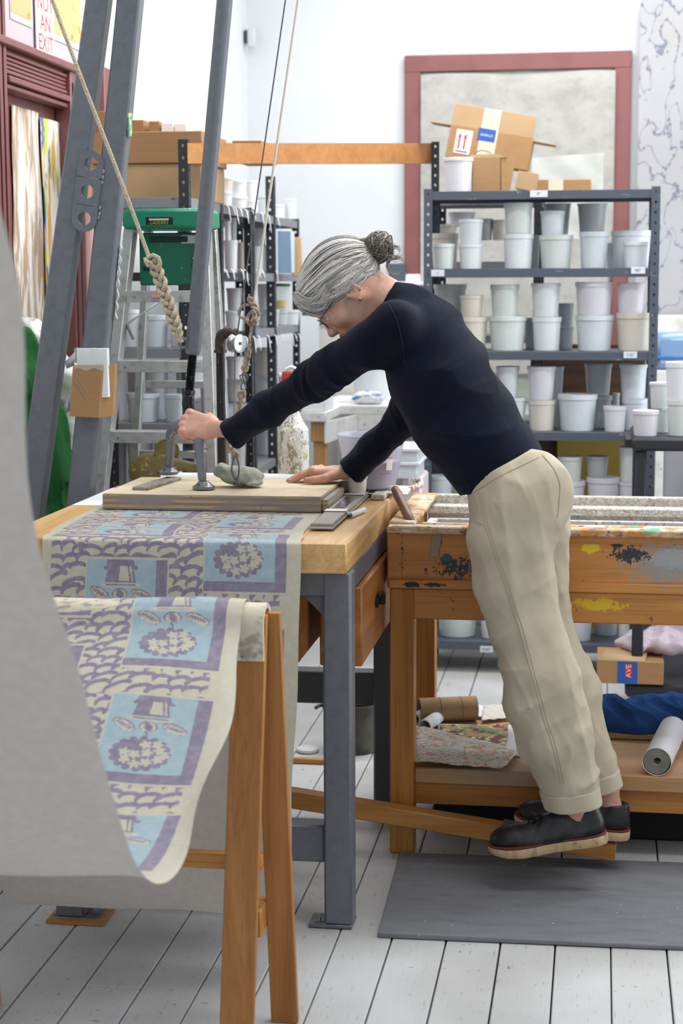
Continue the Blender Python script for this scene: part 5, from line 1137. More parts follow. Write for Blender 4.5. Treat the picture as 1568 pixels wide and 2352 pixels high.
MB().lathe([(.022, 0), (.025, .004), (.027, .038), (.029, .04), (.029, .046), (.026, .046)], (-.655, 4.64, .947), 24).build('pot_body', mat('cream_plastic', '#dcd8c8', .4), th)
tag(MB().box((-.612, 4.60, .9305), (-.575, 4.80, .947), .004).build('crusted_block', M_speck), 'paint-crusted block at the back right corner of the printing table', 'block')

# ================================================================ FAR CENTRE: white counter and things
M_wht = mat('dirty_white_paint', '#e3e4e2', .55, layers=[(8, .55, .7, '#c9c7bf'), (30, .66, .7, '#a8a08e')])
ct = thing('white_workbench', 'white-topped workbench with a wooden leg behind her arms', 'workbench', (-.95, 7.6, 0))
MB().box((-1.262, 7.18, .932), (-1.145, 7.60, .972), .003).box((-1.262, 7.60, .932), (-.62, 8.3, .972), .003).build('bench_top', M_wht, ct)
MB().box((-1.215, 7.20, .775+.07), (-1.150, 7.25, .932), .003).build('wood_corner', wood('plain_pine', '#c49b68', '#b0854f', 2, .5, .6), ct)
MB().box((-1.205, 7.21, 0), (-1.150, 7.26, .85), .003).build('leg', wood('plain_pine', '#c49b68', '#b0854f', 2, .5, .6), ct)
MB().add([(-1.147, 7.19, .932), (-1.147, 7.19, .84), (-1.065, 7.60, .86), (-1.065, 7.60, .932), (-1.155, 7.19, .932), (-1.155, 7.19, .84), (-1.075, 7.62, .86), (-1.075, 7.62, .932)], [(0, 1, 2, 3), (4, 7, 6, 5), (0, 3, 7, 4), (1, 5, 6, 2), (0, 4, 5, 1), (3, 2, 6, 7)]).build('diagonal_apron', M_wht, ct)
MB().box((-1.075, 7.60, .86), (-.62, 7.62, .932), .002).build('apron', M_wht, ct)
MB().box((-.66, 8.2, 0), (-.62, 8.26, .93), .003).build('leg', M_wht, ct); MB().box((-1.25, 8.2, 0), (-1.21, 8.26, .93), .003).build('leg', M_wht, ct)
cbn = thing('white_cabinet', 'off-white cabinet with a pale ledge behind her face', 'cabinet', (-1.1, 8.4, 0))
MB().box((-1.36, 8.32, 0), (-.60, 8.6, 1.335), .004).build('carcass', mat('putty_paint', '#c9c9c4', .6, layers=[(5, .5, .7, '#bdbcb6'), (20, .68, .72, '#a09a88')]), cbn)
MB().box((-1.37, 8.28, 1.336), (-.60, 8.6, 1.356), .003).build('ledge', M_wht, cbn)
for x in (-1.12, -.86): MB().box((x, 8.315, .98), (x+.24, 8.32, 1.30), .002).build('door', M_wht, cbn)
for (px0, px1, yt, yb, colr, nm, lb, cat) in ((691, 707, 702, 756, '#1d4a48', 'dark_bottle', 'dark teal bottle with white label on the cabinet ledge', 'bottle'), (709, 742, 690, 752, '#b8392b', 'red_can', 'red can on the cabinet ledge in front of her brow', 'can'), (743, 768, 700, 754, '#b9812f', 'amber_jar', 'amber jar on the cabinet ledge behind her glasses', 'jar')):
    Y = 8.36; a = aY(px0, yb, Y); b = aY(px1, yt, Y); R = (b[0]-a[0])/2; th = thing(nm, lb, cat, ((a[0]+b[0])/2, Y+.03, 1.3565))
    hh = b[2]-1.3565; MB().lathe([(R*.95, 0), (R, .004), (R, hh*.88), (R*.8, hh*.93)], th.location, 20).build('vessel', mat(nm+'_col', colr, .3), th)
    MB().lathe([(R*.6, hh*.9), (R*.6, hh), (0, hh)], th.location, 16).build('cap', mat('dark_plastic', '#3d4042', .5), th)
a = aY(890, 925, 7.85); b = aY(815, 845, 7.85)
tag(MB().lathe([(.065, 0), (.078, .15), (.082, .152), (.082, .165), (.07, .166), (.0, .16)], ((a[0]+b[0])/2-.01, 7.85, .9725), 28).build('plastic_pail', TM['white']), 'large white pail on the white workbench under her torso', 'pail')
tag(MB().lathe([(.05, 0), (.06, .13), (.063, .132), (.063, .145), (.0, .14)], (-1.02, 8.05, .9725), 28).build('plastic_pail', TM['white']), 'white pail on the white workbench seen below her near arm', 'pail')
f_ = lambda P: smax(ellip(P, (-1.035, 7.70, 1.0), (.075, .05, .034))+.002*np.sin(P[:, 0]*120)*np.sin(P[:, 2]*140), .974-P[:, 2], .004)
tag(sdfobj('powder_bag', f_, (-1.13, 7.63, .965), (-.94, 7.77, 1.05), .006, mat('blue_white_bag', '#e0e2e2', .5, layers=[((14, 6, 60), .56, .58, '#3f6fc4')])), 'soft white bag printed with blue on the white workbench', 'bag')
tag(MB().box((-1.255, 7.20, .9725), (-1.155, 7.45, 1.10), .004).build('white_carton', mat('white_card', '#eef0f2', .7)), 'plain white carton on the near corner of the white workbench', 'box')
tag(MB().box((-.66, 7.1, 0), (-.44, 7.4, .86), .01).build('ribbed_bin', mat('bin_white', '#dfe3e4', .5, layers=[((2, 2, 60), .45, .55, '#c6cacb')])), 'white ribbed plastic bin on the floor behind the clear bucket', 'bin') if False else None
for (x0_, x1_, yt, yb, lb) in ((880, 966, 1030, 1062, 'upper of two white crates stacked behind the clear bucket'), (884, 964, 1062, 1100, 'lower of two white crates stacked behind the clear bucket')):
    Y = 5.9; a = aY(x0_, yb, Y); b = aY(x1_, yt, Y); th = thing('plastic_crate', lb, 'crate', ((a[0]+b[0])/2, Y+.1, a[2]))
    MB().box((a[0]+.01, Y+.008, a[2]), (b[0]-.01, Y+.25, b[2]-.012), .004).build('crate_body', TM['bluish'], th); MB().box((a[0], Y, b[2]-.012), (b[0], Y+.26, b[2]), .003).build('rim', TM['white'], th)
a = aY(920, 1145, 5.95); tag(MB().box((a[0], 5.95, .0), (aY(968, 1100, 5.95)[0], 6.2, aY(920, 1100, 5.9)[2]-.0005), .008).build('storage_bin', mat('blush_bin', '#d7cdcf', .5)), 'tall pale pink bin standing under the two white crates', 'bin')
a = aY(905, 645, 8.88); b = aY(930, 605, 8.88)
tag(MB().box((a[0]-.02, 8.86, a[2]), (b[0], 8.98, b[2]), .003).build('slate_box', mat('slate_blue', '#46525e', .6)), 'dark slate box on the cabinet behind her hair bun', 'box') if False else None
th = thing('wall_shelf', 'small white wall shelf carrying a slate-blue box behind her bun', 'shelf', (-1.06, 8.9, a[2]-.02))
MB().box((a[0]-.06, 8.84, a[2]-.022), (b[0]+.12, 9.0, a[2]-.004), .002).build('shelf_board', M_wht, th)
tag(MB().box((a[0]-.03, 8.88, a[2]-.0035), (b[0]-.004, 8.97, b[2]), .003).build('slate_box', mat('slate_blue', '#46525e', .6)), 'slate-blue box on the white wall shelf behind her bun', 'box')
tag(MB().box((b[0], 8.9, aY(930, 690, 8.9)[2]), (b[0]+.07, 8.96, aY(930, 630, 8.9)[2]), .002).build('white_card_box', mat('white_card', '#eef0f2', .7)), 'white card leaning below the left foot of the maroon window casing', 'card')
# mauve bin seen between table and trough
a = aY(876, 1405, 5.6); b = aY(903, 1295, 5.6); th = thing('mauve_bin', 'mauve bin with white lid seen between the table leg and the trough bench', 'bin', ((a[0]+b[0])/2, 5.7, 0))
MB().box((a[0], 5.6, 0), (b[0]+.1, 5.85, b[2]-.02), .01).build('bin_body', mat('mauve', '#b9a5bb', .5), th); MB().box((a[0]-.004, 5.595, b[2]-.02), (b[0]+.104, 5.855, b[2]), .006).build('lid', TM['white'], th)

# ================================================================ LEFT: cloths behind the uprights
GP = [(aY(48, 805, 5.0), .050), (aY(60, 880, 5.0), .075), (aY(88, 980, 5.0), .078), (aY(118, 1085, 5.0), .062), (aY(112, 1190, 5.0), .050), (aY(105, 1290, 5.0), .055)]
def fcloth(P):
    D = np.full(len(P), 9.)
    for (a, ra), (b, rb) in zip(GP[:-1], GP[1:]): D = smin(D, cone(P, a, b, ra, rb), .03)
    return (D-.022*ridge(P, (.25, 0, -1), (1, 0, .25), (0, 1, 0), 3, 26, 26)-.006*ridge(P, (.25, 0, -1), (1, 0, .25), (0, 1, 0), 8, 60, 60))*.75
M_gcl = mat('green_cloth', '#2c6a3a', .85, 0, .2, layers=[(6, .45, .7, '#245a31')], bump=(300, .2))
gc = sdfobj('green_cloth', fcloth, (-1.82, 4.80, .55), (-1.38, 5.20, 1.50), .0065, M_gcl, None, (-1.62, 5.0, .6)); tag(gc, 'deep green cloth bundle hanging behind the steel uprights at left', 'cloth')
rg = np.random.default_rng(9); FK = [(nrm(rg.normal(size=3)), rg.uniform(20, 60), rg.uniform(0, 6)) for _ in range(8)]
def fbag2(P):
    d = ellip(P, aY(58, 800, 5.2), (.085, .07, .085)); d = smin(d, cone(P, aY(120, 850, 5.22), aY(160, 880, 5.22), .05, .035), .05); d = smin(d, cone(P, aY(160, 880, 5.22), aY(150, 1150, 5.22), .040, .036), .05)
    return (d-.016*ridge(P, (.3, .2, -1), (1, 0, .3), (0, 1, 0), 9, 24, 24)-.006*ridge(P, (1, .2, -.4), (0, 0, 1), (0, 1, 0), 20, 50, 50))*.75
tag(sdfobj('plastic_sack', fbag2, (-1.86, 5.10, .75), (-1.40, 5.34, 1.50), .007, mat('milky_plastic', '#dfe3dc', .3, 0, .5, layers=[(5, .5, .7, '#cdd6c4')]), None, (-1.65, 5.25, .7)), 'crumpled white plastic sack behind the green cloth at left', 'sack')
st = thing('cloth_stand', 'grey stand carrying the green cloth and plastic sack', 'stand', (-1.65, 5.08, 0))
MB().tube([(-1.66, 5.10, 0), (-1.66, 5.10, 1.1)], .012, 10).build('post', M_rackd, st); MB().box((-1.78, 4.98, 0), (-1.635, 5.20, .012), .003).build('base', M_rackd, st)

# ================================================================ UNDER THE BENCH
M_kraft = mat('kraft_tube', '#a98a68', .8, layers=[((20, 20, 20), .5, .7, '#9a7c5c')])
tb = thing('cardboard_tube', 'brown cardboard tube lying at the back of the lower bench shelf', 'tube', (-.42, 4.93, .232))
a = aY(962, 1613, 4.92); b = aY(1093, 1598, 4.97); R = .036; a[2] = .2325+R; b[2] = .2325+R; d_ = nrm(b-a); L = np.linalg.norm(b-a)
MB().lathe([(R-.004, .0), (R, 0), (R, L), (R-.004, L), (R-.004, .01)], a, 32, d_, caps=False).build('tube_wall', M_kraft, tb)
for q in (.35, .72): MB().lathe([(R+.0006, 0), (R+.0006, .002)], a+d_*L*q, 32, d_).build('seam', mat('seam_dark', '#7f6448', .8), tb)
for i, (x0_, y0_, x1_, y1_, r, lb) in enumerate(((952, 1652, 985, 1633, .017, 'smaller white paper roll beside the cardboard tube'), (975, 1668, 1015, 1640, .019, 'white paper roll in front of the cardboard tube'))):
    a = aZ(x0_, y0_, .2325+r); b = aZ(x1_, y1_, .2325+r); d_ = nrm(b-a); L = np.linalg.norm(b-a)
    tag(MB().lathe([(r-.003, 0), (r, 0), (r, L), (r-.003, L), (r-.004, L*.8), (r-.004, 0)], a, 20, d_, caps=False).build('paper_roll', mat('white_paper', '#eceef2', .7)), lb, 'roll')
t = NT('floral_ornate_print'); c = '#e4e1dc'
wv = t.nd('ShaderNodeTexWave', wave_type='RINGS'); t.ln(t.mp((9, 9, 9)), wv.inputs['Vector']); wv.inputs['Scale'].default_value = 3; wv.inputs['Distortion'].default_value = 12; wv.inputs['Detail'].default_value = 2; wv.inputs['Detail Scale'].default_value = 1.4
c = t.mix(t.rng(wv.outputs['Fac'], .62, .7), c, '#a3a09c'); c = t.mix(t.rng(t.noise(t.mp(14), 3, .6), .5, .6, 0, .9), c, '#e2ddd6'); c = t.mix(t.rng(t.noise(t.mp(30), 3, .6), .56, .6), c, '#cf9b8c'); c = t.mix(t.rng(t.noise(t.mp(44), 3, .6), .6, .63), c, '#a5a86f')
M_orn = t.done(c, .6)
t = NT('floral_gold_print'); c = t.mix(t.rng(t.noise(t.mp(16), 3, .6), .45, .5), '#c9ac6a', '#8a9c6d'); c = t.mix(t.rng(t.noise(t.mp(20), 3, .6), .52, .55), c, '#7d3238'); c = t.mix(t.rng(t.noise(t.mp(30), 3, .6), .58, .61), c, '#e5d9ad'); M_gold = t.done(c, .6)
zs_ = .2325
def sheet(name, px, z0, amp, m, label, seed, drape=None): return crumple(name, [tuple(aZ(x, y, z0)[:2]) for x, y in px], z0, amp, m, label, 'print', seed=seed, drape=drape, n=20)
sheet('print_sheet', [(1010, 1715), (1195, 1740), (1180, 1668), (1005, 1665)], .234, .004, mat('white_paper', '#eceef2', .7), 'plain white sheet under the gold floral print on the lower shelf', 2)
sheet('print_sheet', [(1005, 1712), (1160, 1728), (1168, 1668), (1010, 1668)], .240, .006, M_gold, 'gold, green and crimson floral print sheet on the lower bench shelf', 3)
sheet('print_sheet', [(948, 1752), (1150, 1770), (1198, 1728), (950, 1668)], .247, .008, M_orn, 'white print sheet with grey waves and pink flowers, topmost on the shelf', 6)
sheet('torn_paper', [(1040, 1645), (1105, 1650), (1110, 1625), (1050, 1620)], .236, .008, mat('white_paper', '#eceef2', .7), 'torn white paper scrap in front of the cardboard tube', 7)
sheet('torn_paper', [(1105, 1660), (1178, 1652), (1165, 1622), (1112, 1625)], .236, .010, mat('ivory_paper', '#e2ddd4', .7), 'torn ivory paper scrap right of the cardboard tube', 8)
tag(MB().box((-.44, 4.62, .001), (.98, 4.98, .122), .006).build('shelf_shade_box', mat('matte_black', '#141416', .8)), 'long black box added to darken the space under the lower bench shelf', 'box')  # black box added to deepen the shade under the shelf
# vinyl roll with spiral end
rl = thing('vinyl_roll', 'thick white roll with grey spiral end on the lower bench shelf', 'roll', (.16, 4.5, .232))
a = aY(1508, 1748, 4.452); R = .0375; a[2] = .2325+R; d_ = nrm((.16, 1, 0)); L = .345
MB().lathe([(R-.0012, .001), (R, 0), (R, L), (R-.002, L)], a, 40, d_, caps=False).build('outer_face', mat('white_vinyl', '#e2e0e6', .4), rl)
sx = V(d_[1], -d_[0], 0); P = []
for q in np.linspace(0, 1, 220): an = q*2*PI*7; r = R-.001-(R-.012)*q; P.append(a+sx*r*math.cos(an)+V(0, 0, 1)*r*math.sin(an)+d_*.002)
G = np.array([[p, p+d_*.28] for p in P]); o = MB().grid(G).build('rolled_layers', mat('grey_vinyl', '#8f8f86', .6), rl, recalc=False); md = o.modifiers.new('t', 'SOLIDIFY'); md.thickness = .0027
# blue towel on a board
tag(MB().box((.02, 4.805, .2325), (.9, 5.015, .247), .004).build('tan_board', mat('tan_board', '#a58f63', .7)), 'rounded tan board under the blue towel on the lower shelf', 'board')
rg = np.random.default_rng(21); TK = [(rg.normal(size=2)*V(16, 22), rg.uniform(0, 6), rg.uniform(.5, 1)) for _ in range(7)]
nx_, ny_ = 150, 70; G = np.zeros((nx_, ny_, 3))
for i, u in enumerate(np.linspace(0, 1, nx_)):
    x = -.02+u*.72; ys = 4.815+.20*np.linspace(0, 1, ny_); X_ = np.stack([np.full(ny_, x), ys], 1)
    h = sum(a_*(1-.85*np.abs(np.sin(X_@k_+p_))) for k_, p_, a_ in TK); h = h/ h.max() if False else h/3.6
    w_ = np.sin(np.clip(np.linspace(0, 1, ny_)*1.0, 0, 1)*PI)**.45; e = min(1, u/.04)
    G[i] = np.stack([X_[:, 0]+.01*np.sin(ys*60), ys+.01*np.sin(x*40), .2480+w_*(.030+.072*h)*e], 1)
o = MB().grid(G).build('blue_towel', mat('blue_terry', '#2c5089', .95, 0, .1, layers=[(300, .4, .65, '#335f9f'), (6, .45, .7, '#1f4377')], bump=(700, .8, .004)), recalc=False, smooth=180)
tag(o, 'crumpled blue terry towel on the lower bench shelf', 'towel')
# pail and bits on the floor behind the table leg
pl = thing('metal_pail', 'old dark metal pail with drop handle seen behind the table leg', 'pail', (-.62, 5.28, 0)); c = aZ(805, 1738, .0)
MB().lathe([(.072, 0), (.088, .155), (.094, .157), (.094, .164), (.088, .164), (.07, .01), (0, .008)], (c[0], c[1]+.08, .001), 32).build('pail_wall', mat('old_zinc', '#55544f', .45, .6, .5, layers=[(20, .5, .7, '#3f3e39')]), pl)
MB().tube(catmull([V(c[0]-.095, c[1]+.08, .150), V(c[0]-.112, c[1]+.05, .152), V(c[0]-.118, c[1]+.03, .150)], 4), .006, 8).ball(V(c[0]-.094, c[1]+.07, .148), .011, 10, 6).build('handle_ear', mat('old_zinc', '#55544f', .45, .6), pl)
tag(MB().lathe([(.034, 0), (.036, .002), (.036, .010), (.032, .012), (0, .010)], aZ(703, 1732, .0)+V(0, .03, .002), 28).build('tub_lid', TM['white']), 'loose white tub lid on the floor beside the metal pail', 'lid')
c = aZ(700, 1745, 0); tag(MB().box((c[0]-.08, c[1]-.05, 0), (c[0]+.1, c[1]-.03, .018), .003).build('timber_offcut', M_orange), 'short timber offcut on the floor in front of the loose lid', 'offcut')

# ================================================================ BLACK CART at right
M_cart = mat('black_cart_plastic', '#2e3036', .5, 0, .4, layers=[(300, .6, .7, '#3c3e45')])
cz = aY(1500, 1006, 5.8)[2]
kc = thing('utility_cart', 'black plastic utility cart carrying white tubs at the right edge', 'cart', (.5, 6.05, 0))
MB().box((.108, 5.80, cz-.045), (.95, 6.30, cz), .012).build('top_tray', M_cart, kc); MB().box((.085, 5.90, cz-.04), (.115, 6.2, cz-.012), .004).build('handle', M_cart, kc)
for (x, y) in ((.120, 5.815), (.12, 6.245), (.90, 5.815), (.90, 6.245)): MB().box((x, y, .165), (x+.038, y+.038, cz-.045), .006).build('leg', M_cart, kc)
MB().box((.10, 5.79, .115), (.95, 6.30, .165), .012).build('lower_tray', M_cart, kc)
for (x, y) in ((.15, 5.86), (.15, 6.22), (.9, 5.86), (.9, 6.22)): MB().lathe([(.045, -.012), (.05, -.008), (.05, .008), (.045, .012)], (x, y, .052), 20, (1, 0, 0)).box((x-.014, y-.01, .05), (x+.014, y+.01, .116), .002).build('caster', M_rackd, kc)
tubs([(1450, 1513, 945, 1006, 5.88, cz, LI, 's', 'lower front'), (1528, 1590, 920, 1004, 5.90, cz, MN, 's', 'lower front'), (1525, 1592, 833, 920, 5.90, None, W_, 's', 'upper front'), (1502, 1540, 940, 1004, 6.02, cz, MN, 't', 'lower back'), (1489, 1540, 880, 940, 6.02, None, MN, 't', 'upper back')], 'top tray', 'black cart', 'tubs on the black cart')
bx_ = thing('cardboard_box', 'brown box with blue and red brand label on the black cart\'s lower tray', 'box', (.12, 5.8, .166))
a = aY(1370, 1563, 5.775); b = aY(1524, 1520, 5.775)
MB().box((a[0], 5.775, .1665), (b[0], 6.0, .1665+.078), .002).build('carton', M_card, bx_)
o = MB().add([(a[0], 5.775, .246), (a[0]+.16, 5.775, .246), (a[0]+.17, 5.86, .262), (a[0]+.03, 5.86, .268)], [(0, 1, 2, 3)]).build('flap', M_cardl, bx_); o.modifiers.new('t', 'SOLIDIFY').thickness = .003
la = aY(1418, 1540, 5.774)[0]; lb_ = MB().box((la, 5.7735, .168), (la+.066, 5.7745, .244), .0002).build('blue_band', mat('band_blue', '#1f5fae', .4), bx_)
rb = MB().box((la+.026, 5.7725, .196), (la+.052, 5.7733, .228), .0002).build('red_patch', mat('band_red', '#c02438', .4), lb_) if False else MB().box((la+.024, 5.7725, .188), (la+.050, 5.7733, .236), .0002).build('red_patch', mat('band_red', '#c02438', .4), bx_)
text('lettering', 'AVE', .026, (la+.037, 5.7719, .212), (0, 0, 1), (-1, 0, 0), mat('label_white', '#ece8e4', .5), rb, ext=.0001)
rg = np.random.default_rng(31); PK = [(nrm(rg.normal(size=3)), rg.uniform(25, 80), rg.uniform(0, 6)) for _ in range(8)]
def fpb(P):
    d = smin(ellip(P, (.23, 5.90, .285), (.17, .07, .035)), ellip(P, (.36, 5.97, .36), (.16, .09, .09)), .05)
    for n_, q, p_ in PK: d = d+.006*np.abs(np.sin(P@n_*q+p_))
    d = d-.034
    return smax(d, .2475-P[:, 2], .003)
tag(sdfobj('plastic_bags', fpb, (.02, 5.80, .235), (.60, 6.10, .50), .009, mat('pink_film', '#cfc0cc', .3, layers=[(6, .5, .7, '#b8a7b6')]), None, (.25, 5.93, .248)), 'heap of translucent pinkish plastic film on the brown box', 'bags')
a = aY(1484, 1140, 6.4); tag(MB().lathe([(.16, 0), (.17, .01), (.17, .90), (.175, .91), (.175, .945), (0, .945)], (a[0]+.235, 6.56, 0), 36).build('plastic_drum', TM['bluish']), 'large pale blue-grey drum standing behind the black cart', 'drum')
a = aY(1500, 850, 7.6); b = aY(1568, 765, 7.6); th = thing('blue_water_jug', 'blue translucent water jug on the white counter at right', 'jug', (a[0]+.1, 7.7, a[2]))
MB().box((a[0], 7.6, a[2]), (a[0]+.25, 7.85, b[2]), .03).build('jug_body', mat('jug_blue', '#7f9fc8', .2, layers=[((4, 4, 8), .45, .6, '#a9c0da')]), th)
MB().box((a[0]-.004, 7.595, a[2]+.045), (a[0]+.254, 7.855, a[2]+.06), .01).build('rib', mat('jug_blue_d', '#3f74bb', .25), th)
sk = thing('white_counter', 'tall white counter against the back wall at the right edge', 'counter', (.55, 7.9, 0))
MB().box((.235, 7.56, 0), (.95, 8.0, a[2]-.0005), .004).build('carcass', M_wht, sk)
MB().box((.20, 8.5, aY(1500, 765, 8.5)[2]), (.95, 8.9, aY(1500, 727, 8.5)[2]), .004).build('back_ledge', M_wht, sk)
MB().box((.22, 8.55, 0), (.95, 8.9, aY(1500, 765, 8.5)[2]), .004).build('back_carcass', M_wht, sk)
# ================================================================ THE WOMAN AT THE PRESS
def px(x, y, Y): return aY(x, y, Y)
K = 1/925.      # metres per pixel near her
def skin_mat(nm, c1, c2, c3):
    t = NT(nm); c = t.mix(t.rng(t.noise(t.mp(28), 3), .4, .65), c1, c2); c = t.mix(t.rng(t.noise(t.mp(120), 3), .62, .75, 0, .25), c, c3)
    n2 = t.noise(t.mp((260, 260, 260)), 4, .65); t.bump(t.math('ADD', n2, t.noise(t.mp(60), 3)), .45, .0022)
    t.b.inputs['Subsurface Weight'].default_value = .12; t.b.inputs['Subsurface Radius'].default_value = (.012, .004, .002); t.b.inputs['Subsurface Scale'].default_value = .6
    return t.done(c, .48, 0, .4)
M_skin = skin_mat('skin', '#d2a691', '#c8927d', '#b5715f')
def fabric(nm, c1, c2, sc=900, st=.25, rough=.9, sheen=.2):
    t = NT(nm); c = t.mix(t.rng(t.noise(t.mp(7), 3), .4, .65), c1, c2)
    a_ = t.noise(t.mp((sc, sc, sc*.35)), 2); b_ = t.noise(t.mp((30, 30, 18)), 4)
    t.bump(t.math('ADD', t.math('MULTIPLY', a_, .35), b_), st, .006); t.b.inputs['Sheen Weight'].default_value = sheen
    return t.done(c, rough, 0, .15)
M_navy = fabric('navy_cotton', '#0c1020', '#12182b', 800, .35, .9, .04)
M_khaki = fabric('khaki_twill', '#bfb59f', '#b3a993', 1400, .22, .85, .1)
ppl = thing('person', 'grey-haired woman in navy top and khaki trousers leaning over the press', 'person', (-.05, 4.24, .06))

# ---- head frame
Hc = px(793, 667, 4.245); th_ = math.radians(53); Nf = V(-math.cos(th_), 0, -math.sin(th_)); Nu = V(-math.sin(th_), 0, math.cos(th_)); Ns = V(0, -1, 0)
yw = math.radians(6); Nf, Ns = nrm(Nf*math.cos(yw)+Ns*math.sin(yw)), nrm(Ns*math.cos(yw)-Nf*math.sin(yw))   # turned a touch to the camera
RH = np.array([Nf, Nu, Ns]).T
def hw_(a, b, c=0): return Hc+Nf*a+Nu*b+Ns*c
def fhead(P):
    Q = (P-Hc)@RH; q = Q.copy(); S = np.abs(Q[:, 2]); q[:, 2] = S
    d = ellip(Q, (-.012, .028, 0), (.096, .083, .074))
    d = smin(d, ellip(Q, (.036, .022, 0), (.050, .062, .058)), .03)
    d = smin(d, ellip(Q, (.034, -.035, 0), (.052, .072, .054)), .03)
    d = smin(d, ellip(q, (.058, -.032, .034), (.026, .024, .022)), .02)
    d = smin(d, cone(q, (-.008, -.048, .050), (.045, -.088, .018), .019, .017), .02)
    d = smin(d, ellip(Q, (.060, -.090, 0), (.022, .019, .022)), .015)
    d = smin(d, cone(q, (.078, .017, .008), (.070, .014, .040), .0115, .009), .012)
    d = smax(d, -ellip(q, (.094, -.004, .031), (.019, .012, .016)), .012)
    d = smin(d, ellip(q, (.072, -.006, .031), (.0125, .0125, .0125)), .004)
    d = smin(d, cone(q, (.081, -.001, .022), (.078, -.003, .040), .0042, .004), .003)
    d = smin(d, cone(Q, (.086, .006, 0), (.1015, -.034, 0), .0085, .0085), .010)
    d = smin(d, ellip(Q, (.1035, -.038, 0), (.011, .010, .0105)), .007); d = smin(d, ellip(q, (.098, -.041, .012), (.010, .008, .007)), .005)
    d = smin(d, ellip(Q, (.078, -.064, 0), (.019, .019, .028)), .012)
    d = smax(d, -cone(q, (.106, -.066, 0), (.088, -.066, .026), .0012, .001), .004)
    # ear
    e = ellip(q, (-.008, -.016, .073), (.019, .032, .009)); e = smax(e, -ellip(q, (-.004, -.012, .081), (.011, .020, .007)), .004)
    an = np.linspace(-.9, 3.6, 11); E_ = [(-.008-.0165*math.cos(t_+.6)*1.0, -.012+.029*math.sin(t_-.1), .079) for t_ in an]
    for i in range(10): e = smin(e, cone(q, E_[i], E_[i+1], .0032, .0032), .003)
    e = smin(e, ellip(q, (-.004, -.044, .074), (.008, .010, .005)), .005); d = smin(d, e, .004)
    d = smax(d, -ellip(q, (.002, -.020, .082), (.004, .0055, .010)), .003)
    return d
nb = px(935, 722, 4.25)
def fneck_(P): return econe(P, hw_(-.040, -.040), nb, .050, .060, (0, 1, 0), 1.05)
def ftop(P):
    d = smin(fhead(P), fneck_(P), .028)
    return smin(d, cone(P, hw_(.0, -.075), px(905, 760, 4.25), .032, .04), .03)
# ---- hands
def hand(W, f, s, side_thumb, curls, spread, thumb, prof=1.0, hs=1.0):
    """W wrist, f finger direction, s towards little finger; returns sdf and list of nail sites"""
    f = nrm(f); s = nrm(s-f*(s@f)); d = nrm(np.cross(f, s)*side_thumb); parts = []; nails = []
    L = np.array([.066, .073, .068, .054])*hs; offs = np.array([-.027, -.009, .009, .026])*hs; base = np.array([.084, .088, .084, .076])*hs; R = np.array([.0088, .0090, .0086, .0076])*hs; thumb = [(a_*hs, b_*hs, c_*hs) for a_, b_, c_ in thumb]
    for i in range(4):
        sp = spread[i]; ff = nrm(f*math.cos(sp)+s*math.sin(sp)); a1, a2, a3 = curls[i]
        p = W+f*base[i]*prof+s*offs[i]*prof+d*.002; lens = (L[i]*.46, L[i]*.30, L[i]*.24); r = R[i]; ang = 0; pts = [p]
        for a_, l_ in zip((a1, a2, a3), lens):
            ang += a_; p = p+(ff*math.cos(ang)-d*math.sin(ang))*l_; pts.append(p)
        dr = nrm(pts[-1]-pts[-2]); nails.append((pts[-1]-dr*.003+nrm(d*math.cos(ang)+ff*math.sin(ang))*R[i]*.70, dr, nrm(d*math.cos(ang)+ff*math.sin(ang)), R[i]))
        rr = [r*1.08, r*.98, r*.88, r*.76]
        parts.append((pts, rr))
    tb_, tc = W+f*.018-s*.026-d*.004, []
    tp = [tb_]+[W+f*a_+s*b_+d*c_ for a_, b_, c_ in thumb]; tr_ = [.0150, .0120, .0108, .0082][:len(tp)]
    def fn(P):
        # palm: slab of four metacarpals
        D = np.full(len(P), 9.)
        for i in range(4):
            D = smin(D, cone(P, W+s*offs[i]*.62+f*.008-d*.001, W+f*base[i]*prof+s*offs[i]*prof-d*.003, .0145*hs, .0120*hs), .010)
        D = smin(D, ellip_(P, W+f*.035+s*.018-d*.008, .016), .02)
        for i, (pts, rr) in enumerate(parts):
            g = np.full(len(P), 9.)
            for a in range(3): g = smin(g, cone(P, pts[a], pts[a+1], rr[a], rr[a+1]), .0012)
            g = smin(g, cone(P, pts[1], pts[1]+1e-5, rr[1]*1.06, rr[1]*1.06), .002)
            D = smin(D, g, .0018)
            D = smin(D, cone(P, pts[0]+d*.0012, pts[0]+f*.001+d*.0012, .0112*hs, .0112*hs), .003)
        g = np.full(len(P), 9.)
        for a in range(len(tp)-1): g = smin(g, cone(P, tp[a], tp[a+1], tr_[a], tr_[a+1]), .003)
        D = smin(D, g, .006)
        return D
    dr = nrm(tp[-1]-tp[-2]); nn = nrm(d-dr*(dr@d)); nails.append((tp[-1]-dr*.002+nn*tr_[-1]*.74, dr, nn, .0095))
    return fn, nails
def ellip_(P, c, r): return np.linalg.norm(P-c, axis=1)-r
# near (left) hand closed over the yoke
Wn = px(489, 986, 4.455); fn_ = V(-.084, .036, .014)
HN, nailsN = hand(Wn, fn_, V(0, -.62, -.78), 1, [(.95, 1.35, .85), (1.0, 1.35, .8), (1.08, 1.35, .8), (1.15, 1.3, .8)], (-.05, 0, .03, .06), [(.045, -.040, -.022), (.072, -.034, -.040), (.090, -.022, -.052)], .98, 1.12)
